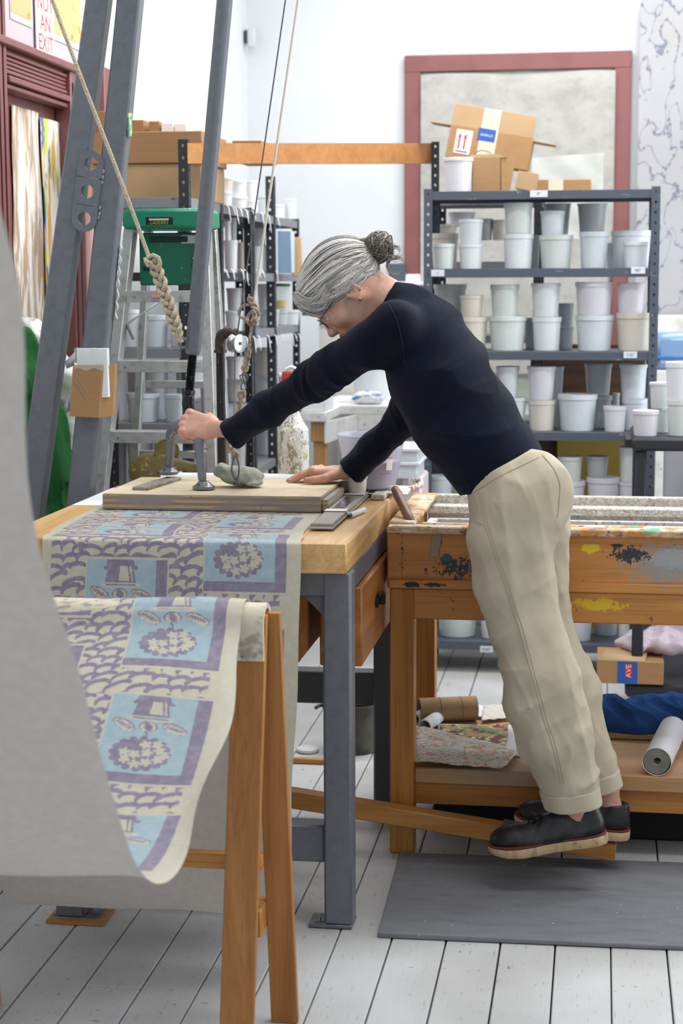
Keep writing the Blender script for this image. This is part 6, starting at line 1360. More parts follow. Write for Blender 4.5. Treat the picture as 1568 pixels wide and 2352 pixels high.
# far (right) hand flat on the board
Wf = px(792, 1077, 4.625); Wf[2] = 1.004; ff_ = V(-.09, .012, .002)
HF, nailsF = hand(Wf, ff_, V(.05, .5, 0), -1, [(.42, .10, .02), (.38, .12, .02), (.40, .12, .02), (.42, .12, .0)], (-.14, -.03, .08, .22), [(.040, -.047, -.013), (.066, -.056, -.017), (.086, -.060, -.0185)], .95, 1.06)
def fore(P, W, E, r0=.0245, r1=.034): return econe(P, W, E, r0, r1, (0, 1, 0), .92)
En = px(690, 900, 4.26); Ef = px(920, 972, 4.53)
EN1 = px(552, 986, 4.412); EN2 = px(640, 924, 4.325)
def f_hn(P): return smin(smin(HN(P), econe(P, Wn+nrm(fn_)*.004, EN1, .0215, .0235, (0, 1, 0), .92), .014), cone(P, EN1, EN2, .0235, .025), .01)
def f_hf(P): return smin(HF(P), econe(P, Wf-nrm(ff_)*.004, Wf+(Ef-Wf)*.7, .0195, .025, (0, 0, 1), .9), .014)
# legs inside the trousers, ankles showing
def limb(P, pts, f=1.0, k=.02):
    D = np.full(len(P), 9.)
    for (a, ra), (b, rb) in zip(pts[:-1], pts[1:]): D = smin(D, cone(P, a, b, ra, rb), k)
    return D
LN = [(px(1190, 1140, 4.17), .070), (px(1245, 1560, 4.14), .048), (px(1285, 1680, 4.15), .050), (px(1322, 1840, 4.17), .033), (px(1335, 1885, 4.17), .031), (px(1240, 1925, 4.17), .026)]
LF = [(px(1215, 1140, 4.32), .070), (px(1290, 1560, 4.34), .046), (px(1335, 1680, 4.35), .048), (px(1388, 1810, 4.35), .033), (px(1398, 1862, 4.35), .032), (px(1300, 1885, 4.35), .026)]
def f_low(P):
    D = smin(limb(P, LN), limb(P, LF), .02)
    return D
def f_torso(P):
    D = econe(P, nb+V(.02, 0, -.03), px(1010, 868, 4.25), .075, .095, (0, 1, 0), 1.45); D = smin(D, econe(P, px(1010, 868, 4.25), px(1170, 1110, 4.245), .095, .09, (0, 1, 0), 1.4), .03)
    D = smin(D, limb(P, [(px(905, 752, 4.12), .045), (px(720, 878, 4.24), .030), (EN2, .024), (EN1, .019)], k=.008), .02)
    D = smin(D, limb(P, [(px(940, 790, 4.40), .045), (px(955, 905, 4.465), .033), (Ef, .027), (Wf+(Ef-Wf)*.6, .024)], k=.008), .02)
    return smin(D, f_low(P), .03)
bodyV, bodyF, nvo = [], [], 0
def addb(fn, lo, hi, h, it=1):
    global nvo
    v, F = surfnet(fn, lo, hi, h); v = relax(v, F, it); bodyV.append(v); bodyF.append(F+nvo); nvo += len(v)
def bb(pts, m): p = np.array(pts); return p.min(0)-m, p.max(0)+m
addb(ftop, *bb([hw_(.11, -.1), hw_(-.1, .1), hw_(.1, .1), nb, px(905, 760, 4.25)], .075), .0026)
addb(f_hn, *bb([Wn, Wn+nrm(fn_)*.10, EN2], .055), .0017)
addb(f_hf, *bb([Wf, Wf+nrm(ff_)*.15, Wf+(Ef-Wf)*.7], .05), .0017)
addb(f_torso, (-.98, 3.98, .06), (.14, 4.66, 1.56), .008, 1)
body = qmesh('body', np.concatenate(bodyV), np.concatenate(bodyF), M_skin, ppl)
# nails, eyes, lips
M_nail = mat('nail', '#dcb3a2', .3)
for nl in (nailsN, nailsF):
    for (c, dr, nn, r) in nl:
        sd = np.cross(dr, nn); G = [[c+dr*(a*.0052)+sd*(b*r*.62)+nn*(.0012-.0018*b*b-.0006*a*a) for b in np.linspace(-1, 1, 5)] for a in np.linspace(-1, 1, 5)]
        o = MB().grid(G).build('fingernail', M_nail, body, recalc=False, smooth=180); o.modifiers.new('t', 'SOLIDIFY').thickness = .0008
for sg in (-1, 1):
    MB().ball(hw_(.0735, -.0085, sg*.031), .0118, 16, 12).build('eyeball', mat('eye_white', '#e6e0da', .2), body)
    MB().tube([hw_(.0846+.0012*math.cos(q), -.0035-.002*abs(q), sg*(.031+.012*q)) for q in np.linspace(-1, 1, 8)], .0008, 5).build('eyelashes', mat('lash', '#3a2c28', .6), body)
    MB().tube(catmull([hw_(.0865, .020, sg*.014), hw_(.0885, .024, sg*.026), hw_(.079, .022, sg*.044)], 5), .0016, 6, sq=(1.6, 1)).build('eyebrow', mat('brow_grey', '#8f857c', .9), body)
M_lip = mat('lipstick', '#b8453e', .35)
MB().tube(catmull([hw_(.082, -.064, -.024), hw_(.0945, -.0600, -.010), hw_(.0965, -.0612, 0), hw_(.0945, -.0600, .010), hw_(.082, -.064, .024)], 6), np.array([.0012, .0022, .0028, .0032, .0034, .0036, .0038, .0038, .0037, .0036, .0036, .0036, .0036, .0036, .0037, .0038, .0038, .0036, .0034, .0032, .0028, .0024, .0020, .0016, .0012]), 8).build('upper_lip', M_lip, body)
MB().tube(catmull([hw_(.081, -.067, -.022), hw_(.0930, -.0705, -.009), hw_(.0945, -.0712, 0), hw_(.0930, -.0705, .009), hw_(.081, -.067, .022)], 6), np.array([.0012, .0022, .0030, .0036, .0040, .0042, .0044, .0045, .0045, .0044, .0044, .0045, .0045, .0045, .0044, .0045, .0045, .0042, .0040, .0036, .0030, .0024, .0020, .0016, .0012]), 8).build('lower_lip', M_lip, body)
# ---- glasses and earring
gl = MB()
M_gl = mat('glasses_wire', '#3b322b', .3, .5)
gls = None
def rim(sg): return [hw_(.1005-.0035*abs(math.cos(q)), -.010+.0165*math.sin(q), sg*.031+.0225*math.cos(q)) for q in np.linspace(0, 2*PI, 29)]
g0 = MB().tube(rim(1)[:-1]+[rim(1)[0]], .0011, 6, caps=False).build('glasses', M_gl, ppl)
MB().tube(rim(-1)[:-1]+[rim(-1)[0]], .0011, 6, caps=False).build('rim', M_gl, g0)
for sg in (-1, 1):
    MB().tube(catmull([hw_(.097, -.003, sg*.0535), hw_(.088, -.001, sg*.066), hw_(.045, .000, sg*.073), hw_(-.002, .010, sg*.077), hw_(-.022, -.008, sg*.078)], 5), .0014, 6, sq=(1.5, .8)).build('temple_arm', M_gl, g0)
    G = [[hw_(.0995, -.010+.0155*r*math.sin(q), sg*.031+.0215*r*math.cos(q)) for q in np.linspace(0, 2*PI, 20)] for r in (0.02, .5, 1)]
    t_ = _mc.get('lens') or None
    if t_ is None:
        t = NT('lens'); t.b.inputs['Alpha'].default_value = .12; _mc['lens'] = t.done('#dfe6ea', .05)
    MB().grid(G).build('lens', _mc['lens'], g0, recalc=False)
MB().tube(catmull([hw_(.099, -.004, -.009), hw_(.105, .000, 0), hw_(.099, -.004, .009)], 4), .0012, 6).build('bridge', M_gl, g0)
MB().lathe([(.0022, -.001), (.0030, 0), (.0022, .001), (.0014, 0)], hw_(-.003, -.049, .080), 14, Ns, closed=True).ball(hw_(-.003, -.047, .0805), .0022, 8, 6).build('earring', mat('gold', '#d8b45a', .2, .9), ppl)
# ---- hair
HR = np.random.default_rng(12)
bunc = px(869, 568, 4.25)
bl = (bunc-Hc)@RH
def capfn(P):
    Q = (P-Hc)@RH; q = Q.copy(); q[:, 2] = np.abs(Q[:, 2])
    d = ellip(Q, (-.016, .030, 0), (.104, .091, .081)); d = smin(d, ellip(Q, (.045, .055, 0), (.052, .045, .060)), .03)
    bd = nrm(bl); v = Q-bl; an = np.arctan2(v@nrm(np.cross(bd, (0, 0, 1))), Q[:, 2]-bl[2]+1e-6)
    d = d+.0016*np.sin(an*46+3*np.sin(Q[:, 0]*45))+.0010*np.sin(an*95+Q[:, 0]*60)
    # hairline: cut away the face, keep above a curved line running forehead -> over ear -> nape
    line = np.where(Q[:, 0] > .0, .004+(.052*np.clip(Q[:, 0]/.085, 0, 1)**1.7), .004-.055*np.clip(-Q[:, 0]/.06, 0, 1)**1.2)
    return smax(d, (line-Q[:, 1])*.8, .008)
cap_v, cap_F = surfnet(capfn, *bb([hw_(.11, .13), hw_(-.13, -.08), hw_(.11, -.05), hw_(-.12, .14)], .07), .0035)
t = NT('hair_grey'); _gi = t.nd('ShaderNodeVertexColor', layer_name='tone')
_st = t.noise(t.mp((300, 300, 300)), 3); cc = t.mix(t.rng(_st, .4, .75, 0, .35), _gi.outputs['Color'], '#8a8580')
t.b.inputs['Sheen Weight'].default_value = .2; M_hair = t.done(cc, .42, 0, .5)
hair = MB(); tones = []
def addstrand(P, r, tone, n=5):
    P = np.array(P); k = len(P); rr = r*np.clip(np.minimum(np.arange(k)+1.2, k-np.arange(k))/2.5, .25, 1)
    hair.tube(P, rr, n, caps=False); tones.extend([tone]*(k*n))
SIL = lambda a: np.array(lin('#%02x%02x%02x' % (int(a), int(a*.985), int(a*.96))))
def hrad(dv):
    """distance from the cranium centre to the hair surface in local direction dv"""
    return float(hradv(np.asarray(dv, float)[None])[0])
def hradv(D_):
    D_ = D_/np.linalg.norm(D_, axis=1)[:, None]; lo_ = np.full(len(D_), .04); hi_ = np.full(len(D_), .16); c = V(-.016, .030, 0)
    for _ in range(11):
        m_ = (lo_+hi_)/2; Q = c+D_*m_[:, None]; s_ = smin(ellip(Q, (-.016, .030, 0), (.104, .091, .081)), ellip(Q, (.045, .055, 0), (.052, .045, .060)), .03)
        lo_ = np.where(s_ < 0, m_, lo_); hi_ = np.where(s_ < 0, hi_, m_)
    return hi_
C0 = V(-.016, .030, 0); bdir = nrm(bl-C0)
for i in range(1500):
    # start on the hairline (face side), travel over the skull to the bun
    u = HR.uniform(-1, 1)
    ang = u*2.45   # angle round the hairline from forehead centre to nape, both sides
    fa = math.cos(ang); sa = math.sin(ang)
    a = C0+V(.092*max(fa, -1) if fa > 0 else .080*fa, 0, .085*sa)
    hl = (.046*max(fa, 0)**1.5) if fa > 0 else -.060*(-fa)**1.1
    s0 = V(a[0], -.002+hl+HR.uniform(-.004, .022), a[2]); d0 = nrm(s0-C0)
    if HR.uniform() < .35: d0 = nrm(d0*HR.uniform(.3, 1)+bdir*HR.uniform(0, .6)+V(.1, .5, 0)*HR.uniform(0, .6))
    lift = HR.uniform(.000, .007); wav = HR.uniform(.0, .006); wf = HR.uniform(4, 9); wp = HR.uniform(0, 6); n = 16; P = []
    om = math.acos(np.clip(d0@bdir, -1, 1)); sag = nrm(np.cross(d0, bdir)+1e-6); bow = HR.uniform(-.10, .16)*np.sign(d0[2]+1e-3)
    q = np.linspace(0, 1, n)[:, None]
    dv = (np.sin((1-q)*om)*d0+np.sin(q*om)*bdir)/max(math.sin(om), 1e-3); dv = dv+sag*(bow*np.sin(q*PI)+wav*9*np.sin(q*wf+wp)*(1-q))-V(0, .10, 0)*np.sin(q*PI)*(1 if abs(d0[2]) > .5 else .2)
    dv /= np.linalg.norm(dv, axis=1)[:, None]; r = hradv(dv)[:, None]+lift*np.sin(np.minimum(q*3, 1)*PI/2)*(1-q*.5)+.0008
    P = Hc+(C0+dv*r)@RH.T
    side = abs(d0[2]); tone = 190+58*math.sin(ang*9+1.2)*math.sin(ang*3.7+.4)+HR.choice([25, 40, 0, -40, -75], p=[.28, .2, .24, .18, .10])+HR.uniform(-12, 12)
    if d0[0] < -.2 and d0[1] < .2: tone -= 55
    addstrand(P, HR.uniform(.0007, .0016), SIL(np.clip(tone, 60, 255)), 4)
# loose front waves
for i in range(260):
    sg = HR.choice([-1, 1], p=[.3, .7]); a0_ = V(HR.uniform(.075, .100), HR.uniform(.045, .10), sg*HR.uniform(.0, .055)); P = []
    ph_ = HR.uniform(0, 1.5)
    for q in np.linspace(0, 1, 14):
        v = a0_+V(.016*math.sin(q*3.0+ph_)*(1-q*.4)-.055*q*q, -.055*q+.012*math.sin(q*6+ph_), sg*(.060*q*(1-.25*q)+.006*math.sin(q*7+ph_)))
        v = v-C0; r = max(np.linalg.norm(v), hrad(nrm(v))+.002+.003*HR.uniform()); v = C0+nrm(v)*min(r, hrad(nrm(v))+.010); P.append(Hc+RH@v)
    addstrand(P, HR.uniform(.0007, .0014), SIL(HR.choice([215, 190, 160, 125])), 4)
# wisps over the ear and nape
for i in range(70):
    sg = HR.choice([-1, 1]); a0_ = V(HR.uniform(.02, .06), HR.uniform(.008, .03), sg*.079); b0_ = V(HR.uniform(-.06, -.02), HR.uniform(-.02, .012), sg*HR.uniform(.076, .084)); P = []
    for q in np.linspace(0, 1, 9): v = a0_*(1-q)+b0_*q+V(0, -.010*math.sin(q*PI), sg*.006*math.sin(q*PI)); P.append(Hc+RH@v)
    addstrand(P, .0007, SIL(HR.choice([225, 205, 175])), 4)
for i in range(60):
    a0_ = V(-.085, HR.uniform(-.04, .0), HR.uniform(-.055, .055)); P = []
    for q in np.linspace(0, 1, 7): v = a0_+V(.012*q+.004*math.sin(q*5+i), -.030*q, .006*math.sin(q*6+i)); P.append(Hc+RH@v)
    addstrand(P, .0006, SIL(HR.choice([120, 150, 180])), 4)
# the bun: curls wound round a core
for i in range(330):
    ax1 = nrm(HR.normal(size=3)); ax2 = nrm(np.cross(ax1, HR.normal(size=3))); r = HR.uniform(.024, .038)*(1.12 if HR.uniform() < .15 else 1); a_ = HR.uniform(0, 6); sp = HR.uniform(1.8, 4.6); wob = HR.uniform(.0, .004); P = []
    for q in np.linspace(0, 1, 13): an = a_+sp*q; P.append(bunc+V(1.0, 1., 1.0)*(ax1*math.cos(an)+ax2*math.sin(an))*(r+wob*math.sin(q*17)))
    tn = HR.choice([92, 115, 140, 170, 62], p=[.3, .25, .18, .09, .18]); addstrand(P, HR.uniform(.0008, .0019), np.array(lin('#%02x%02x%02x' % (int(tn), int(tn*.93), int(tn*.85)))), 4)
for (cx_, cy_, rr_) in ((834, 560, .011), (905, 580, .016), (908, 610, .020), (775, 556, .012)):
    for i in range(14 if cx_ != 775 else 3):
        c_ = px(cx_, cy_, 4.24)+HR.normal(size=3)*.003; P = [c_+V(rr_*math.cos(q)*HR.uniform(.95, 1.05), .004*math.sin(q*2+i), rr_*(1 if cx_ != 775 else .5)*math.sin(q)) for q in np.linspace(HR.uniform(0, 2), HR.uniform(3, 6), 12)]
        addstrand(P, .0007, np.array(lin('#8a8176')), 4)
core = []
v_, F_ = surfnet(lambda P: ellip_(P, bunc, .029)+.003*np.sin(P[:, 0]*260)*np.sin(P[:, 2]*230+P[:, 1]*200), bunc-.05, bunc+.05, .003)
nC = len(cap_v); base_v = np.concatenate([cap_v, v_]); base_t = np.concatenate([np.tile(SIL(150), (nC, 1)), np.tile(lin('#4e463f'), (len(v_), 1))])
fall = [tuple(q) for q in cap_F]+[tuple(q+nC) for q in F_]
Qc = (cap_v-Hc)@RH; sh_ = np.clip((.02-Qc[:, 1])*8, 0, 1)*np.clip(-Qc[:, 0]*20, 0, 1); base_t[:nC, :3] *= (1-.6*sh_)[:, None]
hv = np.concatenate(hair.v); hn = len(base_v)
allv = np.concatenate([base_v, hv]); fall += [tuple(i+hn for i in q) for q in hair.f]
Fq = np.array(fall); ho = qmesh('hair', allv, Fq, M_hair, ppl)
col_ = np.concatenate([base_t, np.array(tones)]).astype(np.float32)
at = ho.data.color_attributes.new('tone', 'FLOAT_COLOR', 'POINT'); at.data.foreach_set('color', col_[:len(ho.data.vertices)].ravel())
ho['label'] = 'silver-grey wavy hair gathered in a darker curly bun'
hb = MB(); hb.tube([bunc+RH@V(.022+.001*math.sin(q*8), .020*math.cos(q)-.004, .022*math.sin(q)) for q in np.linspace(0, 2*PI, 24)], .0022, 6, caps=False).build('hair_tie', mat('hair_tie', '#2c2622', .8), ho)

# ---- navy top
def plane(P, p, n): return (P-p)@nrm(n)
TW = V(0, 1, 0)
def f_sweat(P, infl=0):
    a = lambda x, y, Y=4.25: px(x, y, Y)
    D = econe(P, a(932, 716), a(965, 770), .062+infl, .098+infl, TW, 1.50)
    D = smin(D, econe(P, a(965, 772), a(1008, 862), .100+infl, .121+infl, TW, 1.40), .04)
    D = smin(D, econe(P, a(1008, 862), a(1058, 955), .121+infl, .121+infl, TW, 1.36), .03)
    D = smin(D, econe(P, a(1058, 955), a(1160, 1100), .121+infl, .112+infl, TW, 1.38), .03)
    nA = [(a(905, 742, 4.10), .058), (a(845, 793, 4.13), .053), (a(770, 842, 4.19), .050), (a(720, 876, 4.24), .046), (a(620, 937, 4.34), .042), (a(532, 998, 4.43), .0375), (a(505, 1015, 4.455), .0375)]
    fA = [(a(940, 782, 4.39), .060), (a(958, 880, 4.46), .052), (a(925, 965, 4.53), .046), (a(860, 1030, 4.58), .040), (a(806, 1084, 4.62), .036), (a(785, 1104, 4.635), .036)]
    n_ = limb(P, [(p, r+infl) for p, r in nA], k=.02); f__ = limb(P, [(p, r+infl) for p, r in fA], k=.02)
    D = smin(D, econe(P, a(890, 699), a(940, 726), .058+infl, .070+infl, TW, 1.05), .02)
    # cuffs
    n_ = smax(n_, plane(P, (a(512, 966, 4.43)+a(548, 1030, 4.43))/2, V(-.84, .25, .36)*V(1, 1, -1)), .003)
    f__ = smax(f__, plane(P, (a(785, 1060, 4.62)+a(825, 1107, 4.62))/2, V(-.74, .1, -.66)), .003)
    D = smin(D, n_, .045); D = smin(D, f__, .045)
    return D
hemp = (px(1067, 1147, 4.15)+px(1255, 1040, 4.15))/2; hemn = V(.46, 0, -.89)
def sw_fold(P):
    s_ = (P-px(1010, 868, 4.25)); ax_ = nrm(px(1160, 1100, 4.25)-px(965, 770, 4.25)); t_ = s_@ax_; c_ = np.cross(ax_, (0, 1, 0)); u_ = s_@c_; y_ = P[:, 1]-4.25
    dn = V(ax_[0]*.5+c_[0]*.9, .25, ax_[2]*.5+c_[2]*.9); w = -.0095*ridge(P, nrm(dn), nrm(np.cross(dn, (0, 1, .2))), (0, 1, 0), 2.5, 13, 6)-.004*ridge(P+3, nrm(c_*1.+ax_*.2), ax_, (0, 1, 0), 4, 24, 8)+.006
    arm = nrm(px(532, 998, 4.43)-px(845, 793, 4.13)); q = (P-px(845, 793, 4.13)); ta = q@arm; am = np.clip(ta/.05, 0, 1)*np.clip((.42-ta)/.1, 0, 1); ra = q-np.outer(ta, arm)
    fd = nrm(np.cross(arm, (0, 1, 0))+arm*.5); w2 = -(.0065*np.exp(-((ta-.17)/.08)**2)+.0025)*ridge(P, fd, nrm(arm-fd*.4), (0, 1, 0), 9, 30, 14)+.002
    arm2 = nrm(px(806, 1084, 4.62)-px(925, 965, 4.53)); q2 = P-px(925, 965, 4.53); tb2 = q2@arm2; m2 = np.clip((4.46-P[:, 1])*-30, 0, 1)
    return w*(1-am)+w2*am+.0035*(.5-ridge(P, (.2, 0, 1), (1, 0, -.3), (0, 1, 0), 9, 34, 14))*m2
def f_top(P):
    D = f_sweat(P)+sw_fold(P)
    D = smax(D, plane(P, hemp, hemn)-.0022*np.sin(P[:, 1]*40)-.002*np.sin(P[:, 0]*50), .003)
    # hollow at hem, cuffs and neck
    inn = f_sweat(P, -.006)
    D = smax(D, -smax(inn, -(plane(P, hemp, hemn)+.03), .002), .002)
    cn = px(532, 998, 4.43); D = smax(D, -cone(P, px(600, 950, 4.36), px(480, 1030, 4.48), .030, .031), .002)
    D = smax(D, -cone(P, px(845, 1045, 4.592), px(770, 1119, 4.645), .029, .030), .002)
    ct_ = nrm(px(940, 726, 4.25)-px(890, 699, 4.25)); D = smax(D, -smax(econe(P, px(860, 683, 4.25), px(925, 718, 4.25), .053, .056, TW, 1.06), plane(P, px(905, 707, 4.25), ct_)-.01, .002), .003)
    near_neck = np.linalg.norm(P-px(880, 690, 4.25), axis=1)-.10; D = smax(D, -smax(plane(P, px(884, 696, 4.25), ct_), near_neck, .002), .003)
    return D
swt = sdfobj('long_sleeved_top', f_top, (-1.0, 3.96, .96), (.02, 4.74, 1.58), .0042, M_navy, ppl, None, 1); swt['label'] = 'navy long-sleeved cotton top'
def hit(fn, x, y, t0=3.6, t1=5.0):
    d = nrm(_ray(x, y)); o_ = V(0, 0, HC); s_ = t0
    for _ in range(90):
        v = fn((o_+d*s_)[None])[0]
        if v < .0004: return o_+d*s_
        s_ += max(v*.7, .0004)
        if s_ > t1: return None
    return o_+d*s_
def seam(fn, pts, r, nm, m, parent, lift=.0006, n=5):
    P = []
    pp_ = catmull([(a, b, 0) for a, b in pts], n)
    for a, b, _ in pp_:
        h_ = hit(fn, a, b)
        if h_ is not None: P.append(h_-nrm(_ray(a, b))*lift)
    if len(P) > 3: return MB().tube(P, r, 6).build(nm, m, parent)
M_navs = mat('navy_stitch', '#1b2136', .8)
seam(f_top, [(893, 700), (912, 740), (924, 790), (930, 835)], .0009, 'armhole_seam', M_navs, swt)
seam(f_top, [(1052, 1070), (1066, 1100), (1080, 1135)], .0009, 'hem_vent', M_navs, swt)

# ---- khaki trousers
def legs(P, infl=0):
    b = lambda x, y, Y: px(x, y, Y)
    nL = [(b(1180, 1165, 4.165), .108), (b(1170, 1235, 4.155), .106), (b(1180, 1330, 4.15), .097), (b(1207, 1440, 4.145), .086), (b(1243, 1550, 4.14), .085), (b(1250, 1600, 4.14), .086), (b(1272, 1690, 4.145), .082), (b(1303, 1790, 4.16), .068), (b(1318, 1838, 4.17), .063), (b(1328, 1875, 4.17), .062)]
    fL = [(b(1208, 1165, 4.295), .106), (b(1212, 1235, 4.298), .102), (b(1220, 1330, 4.31), .094), (b(1240, 1440, 4.33), .085), (b(1280, 1550, 4.335), .083), (b(1295, 1600, 4.34), .083), (b(1320, 1690, 4.345), .076), (b(1355, 1770, 4.35), .064), (b(1372, 1815, 4.35), .060), (b(1382, 1840, 4.35), .060)]
    n_ = limb(P, [(p, (r+infl)*1.0) for p, r in nL], k=.012); f_ = limb(P, [(p, r+infl) for p, r in fL], k=.012)
    n_ = smax(n_, plane(P, (b(1252, 1858, 4.17)+b(1382, 1838, 4.17))/2+V(0, 0, -.004), V(.12, 0, -1)), .003)
    f_ = smax(f_, plane(P, b(1395, 1808, 4.35), V(.25, 0, -1)), .003)
    return n_, f_
def pelvis(P, infl=0):
    D = econe(P, px(1150, 1085, 4.24), px(1190, 1160, 4.235), .100+infl, .108+infl, TW, 1.50)
    D = smin(D, ellip(P, px(1222, 1135, 4.16), (.096+infl, .085, .110)), .03); return smin(D, ellip(P, px(1222, 1135, 4.32), (.096+infl, .085, .110)), .03)
rgp = np.random.default_rng(8)
def p_fold(P):
    z = P[:, 2]; x = P[:, 0]; y = P[:, 1]; lowk = np.clip((.62-z)/.25, 0, 1); kn = np.exp(-((z-.52)/.12)**2)
    nearm = P[:, 1] < 4.24
    w = .010-.011*ridge(P, (.25, 0, -1), (1, 0, .25), (0, 1, 0), 3.2, 15, 9)-(.004+.010*kn+.005*lowk)*ridge(P+5, (.9, 0, .55), (-.5, 0, .85), (0, 1, 0), 5, 17, 9)-(.003+.004*lowk)*ridge(P+9, (.5, 0, -.85), (.85, 0, .5), (0, 1, 0), 9, 34, 20)
    crease = .006*np.exp(-((x-(-.165+(.95-z)*.22))/.020)**2)*np.clip((z-.3)/.2, 0, 1)*np.clip((1.0-z)/.1, 0, 1)
    sit = .0045*np.sin((x*.8-z)*75+y*12)*np.exp(-((z-.92)/.06)**2)*np.clip((x+.10)*15, 0, 1)
    hemf = np.clip((z-.25)/.06, 0, 1); return (w*.88-crease*nearm*.7)*hemf+sit
def f_tr(P):
    n_, f_ = legs(P); D = smin(n_, f_, .010); D = smin(D, pelvis(P), .035)
    D = D+p_fold(P)
    D = smax(D, -plane(P, hemp-nrm(hemn)*.03, hemn), .004)
    n2, f2 = legs(P, -.011); b = lambda x, y, Y: px(x, y, Y)
    s1 = plane(P, (b(1252, 1858, 4.17)+b(1382, 1838, 4.17))/2+V(0, 0, -.004), V(.12, 0, -1)); s2 = plane(P, b(1395, 1808, 4.35), V(.25, 0, -1))
    D = smax(D, -smax(n2, -(s1+.035), .002), .002); D = smax(D, -smax(f2, -(s2+.035), .002), .002)
    return D
trs = sdfobj('trousers', f_tr, (-.36, 3.98, .10), (.16, 4.52, 1.16), .0042, M_khaki, ppl, None, 1); trs['label'] = 'baggy khaki twill trousers with turned-up hems'
def cuff(c0, c1, r0, r1, pl, hh):
    a_, b_ = c0, c1
    def fn(P):
        D = cone(P, a_, b_, r0, r1)+.0014*np.sin(np.arctan2(P[:, 1]-a_[1], P[:, 0]-a_[0])*5+P[:, 2]*30)
        D = smax(D, -cone(P, a_, b_, r0-.009, r1-.009), .001); s0 = plane(P, *pl)
        return smax(smax(D, s0, .002), -(s0+hh), .002)
    return fn
cn_ = (V(*((px(1252, 1860, 4.17)+px(1382, 1840, 4.17))/2)), V(.12, 0, -1))
sdfobj('trouser_cuff', cuff(px(1300, 1780, 4.16), px(1328, 1890, 4.17), .0755, .0700, cn_, .047), (-.16, 4.05, .14), (.10, 4.29, .30), .003, M_khaki, trs)
sdfobj('trouser_cuff', cuff(px(1352, 1740, 4.35), px(1382, 1850, 4.35), .0705, .0665, (px(1395, 1810, 4.35), V(.25, 0, -1)), .045), (-.10, 4.23, .17), (.14, 4.46, .36), .003, M_khaki, trs)
M_kst = mat('khaki_stitch', '#aba186', .8)
seam(f_tr, [(1100, 1128), (1106, 1165), (1114, 1205), (1126, 1241), (1140, 1290), (1155, 1330), (1177, 1398), (1194, 1450), (1215, 1530), (1235, 1602), (1250, 1660), (1265, 1701), (1280, 1760), (1288, 1800)], .0011, 'side_seam', M_kst, trs, n=8)
seam(f_tr, [(1107, 1128), (1113, 1165), (1121, 1205), (1133, 1241), (1148, 1290), (1163, 1330), (1185, 1398), (1202, 1450), (1223, 1530), (1242, 1602), (1257, 1660), (1272, 1701), (1287, 1760), (1295, 1800)], .0009, 'side_seam', M_kst, trs, n=8)
seam(f_tr, [(1066, 1142), (1070, 1165), (1080, 1185), (1097, 1198), (1115, 1206)], .0016, 'pocket_edge', M_khaki, trs)
seam(f_tr, [(1085, 1133), (1140, 1098), (1200, 1068), (1238, 1050)], .0010, 'waistband_seam', M_kst, trs)
seam(f_tr, [(1245, 1045), (1270, 1075), (1285, 1110), (1284, 1150), (1280, 1190)], .0012, 'yoke_seam', M_kst, trs)

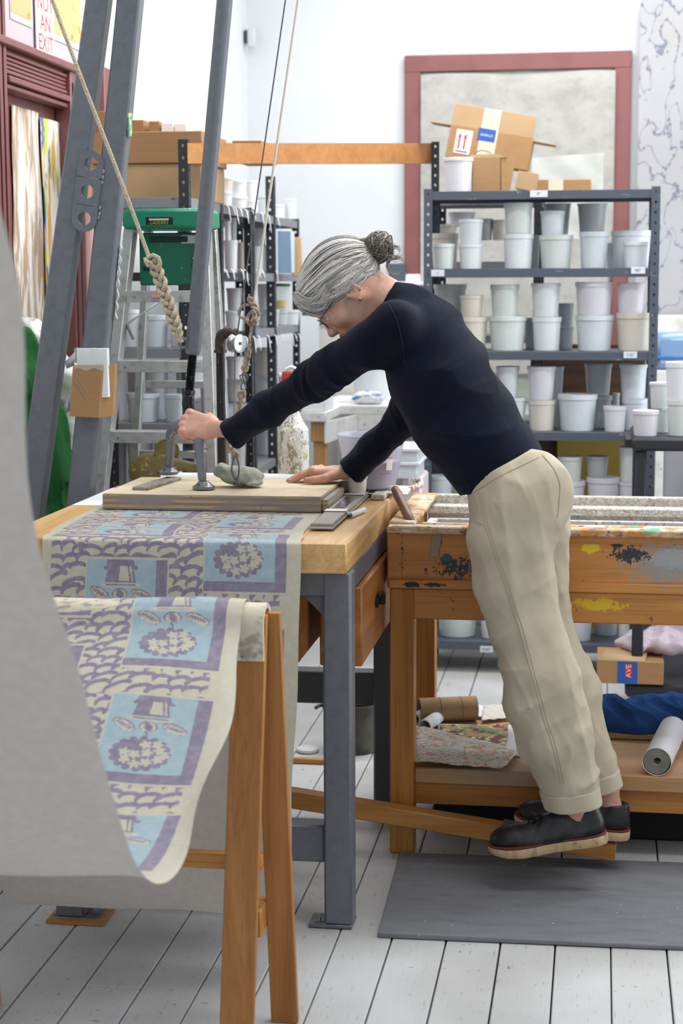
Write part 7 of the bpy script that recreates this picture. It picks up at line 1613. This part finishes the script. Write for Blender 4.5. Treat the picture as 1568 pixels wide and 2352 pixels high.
# ---- shoes
M_lea = mat('black_leather', '#17171b', .38, 0, .5, layers=[(14, .48, .68, '#3c3c42'), (90, .68, .71, '#77777c')], bump=(40, .3))
M_sole = mat('cream_crepe', '#c3ab86', .7, 0, .3, layers=[((60, 60, 12), .5, .7, '#a88d68'), (20, .6, .7, '#8f7656')])
M_welt = mat('oxblood_welt', '#5f2c27', .6); M_stitch = mat('welt_stitch', '#b9a68a', .7)
def shoe(heel, toe, Y, label_, up_sign=1, open_tilt=0):
    hp, tp_ = px(*heel, Y), px(*toe, Y); t_ = nrm(tp_-hp); L = np.linalg.norm(tp_-hp); k_ = nrm(V(0, 0, 1)-t_*t_[2]); s_ = np.cross(t_, k_)
    R_ = np.array([t_, k_, s_]).T; sc_ = L/.285
    def up(P):
        Q = ((P-hp)@R_)/sc_; q = Q.copy(); q[:, 2] = np.abs(Q[:, 2])
        D = econe(Q, (.036, .045, 0), (.040, .085, 0), .034, .031, (0, 0, 1), .92); D = smin(D, ellip(Q, (.095, .048, 0), (.075, .046, .035)), .025)
        D = smin(D, ellip(Q, (.175, .040, 0), (.080, .034, .043)), .025); D = smin(D, ellip(Q, (.232, .042, 0), (.048, .029, .041)), .02)
        D = smax(D, .022-Q[:, 1], .004); D = smax(D, Q[:, 1]-(.092-.10*np.clip(Q[:, 0]-.10, 0, .2)-.006*np.sin(np.clip(Q[:, 0]/.1, 0, 1)*PI)), .006)
        # quarter edge over vamp and toe creases
        e_ = Q[:, 0]-(.165-.55*np.clip(Q[:, 1]-.05, -.05, .05)); D = D-.0016*np.clip(-e_/.002, 0, 1)+.0006*np.sin(Q[:, 0]*260)*np.exp(-((Q[:, 0]-.19)/.02)**2)
        D = smax(D, -econe(Q, (.050, .060, 0), (.055, .13, 0), .031, .033, (0, 0, 1), .80), .003)
        return D*sc_
    sh = sdfobj('shoe', up, *bb([hp, tp_, hp+k_*.1, tp_+k_*.1], .055), .0030, M_lea, ppl); sh['label'] = label_
    out = [(0, 0), (.004, .018), (.02, .031), (.05, .035), (.09, .032), (.13, .033), (.17, .042), (.205, .0475), (.24, .044), (.268, .031), (.283, .014), (.286, 0)]
    ol = np.array(out+[(a, -b) for a, b in out[-2:0:-1]])
    def band(z0, z1, g, nm, m, rock=True):
        vs = []; n = len(ol); rings = []
        for z, gg in ((z0, g-.002), (z0+.002, g), (z1-.001, g), (z1, g-.001)):
            c = V(.14, 0); p_ = c+(ol-c)*(1+gg/.05*np.array([.17, 1]))
            zz = z+(np.clip(p_[:, 0]-.20, 0, 1)**2*2.2 if rock else 0)*(1 if z < .02 else .55)
            rings.append([hp+(t_*a+s_*b+k_*h)*sc_ for (a, b), h in zip(p_, zz)])
        v = np.array(rings).reshape(-1, 3); F = [(i*n+j, i*n+(j+1) % n, (i+1)*n+(j+1) % n, (i+1)*n+j) for i in range(3) for j in range(n)]+[tuple(range(n))[::-1], tuple(3*n+j for j in range(n))]
        return MB().add(v, F).build(nm, m, sh, smooth=50)
    band(0, .022, .0035, 'sole', M_sole); band(.022, .0275, .0030, 'welt', M_welt)
    for a in (.150, .164, .178):
        P = [hp+(t_*(a+.004*abs(b))+k_*(.0885-(a-.150)*.45-.006*b*b)+s_*b*.017)*sc_ for b in np.linspace(-1, 1, 7)]
        MB().tube(P, .0022, 6).build('lace', mat('black_lace', '#0f0f12', .8), sh)
    b0 = hp+(t_*.154+k_*.091)*sc_
    for dx, dz in ((.016, .016), (-.006, .030), (.008, .024)): MB().tube(catmull([b0, b0+t_*dx+k_*dz-V(0, .006, 0), b0+t_*dx*1.6+k_*dz*.2-V(0, .016, 0)], 5), .0014, 6).build('lace', mat('black_lace', '#0f0f12', .8), sh)
    q = hp+(t_*.118+k_*.060)*sc_-s_*0
    return sh, hp, t_, k_, s_, sc_, up
shoe((1396, 1931), (1127, 1968), 4.17, 'scuffed black leather shoe nearer the camera')
shoe((1444, 1926), (1181, 1897), 4.345, 'black leather shoe whose toe presses the treadle')
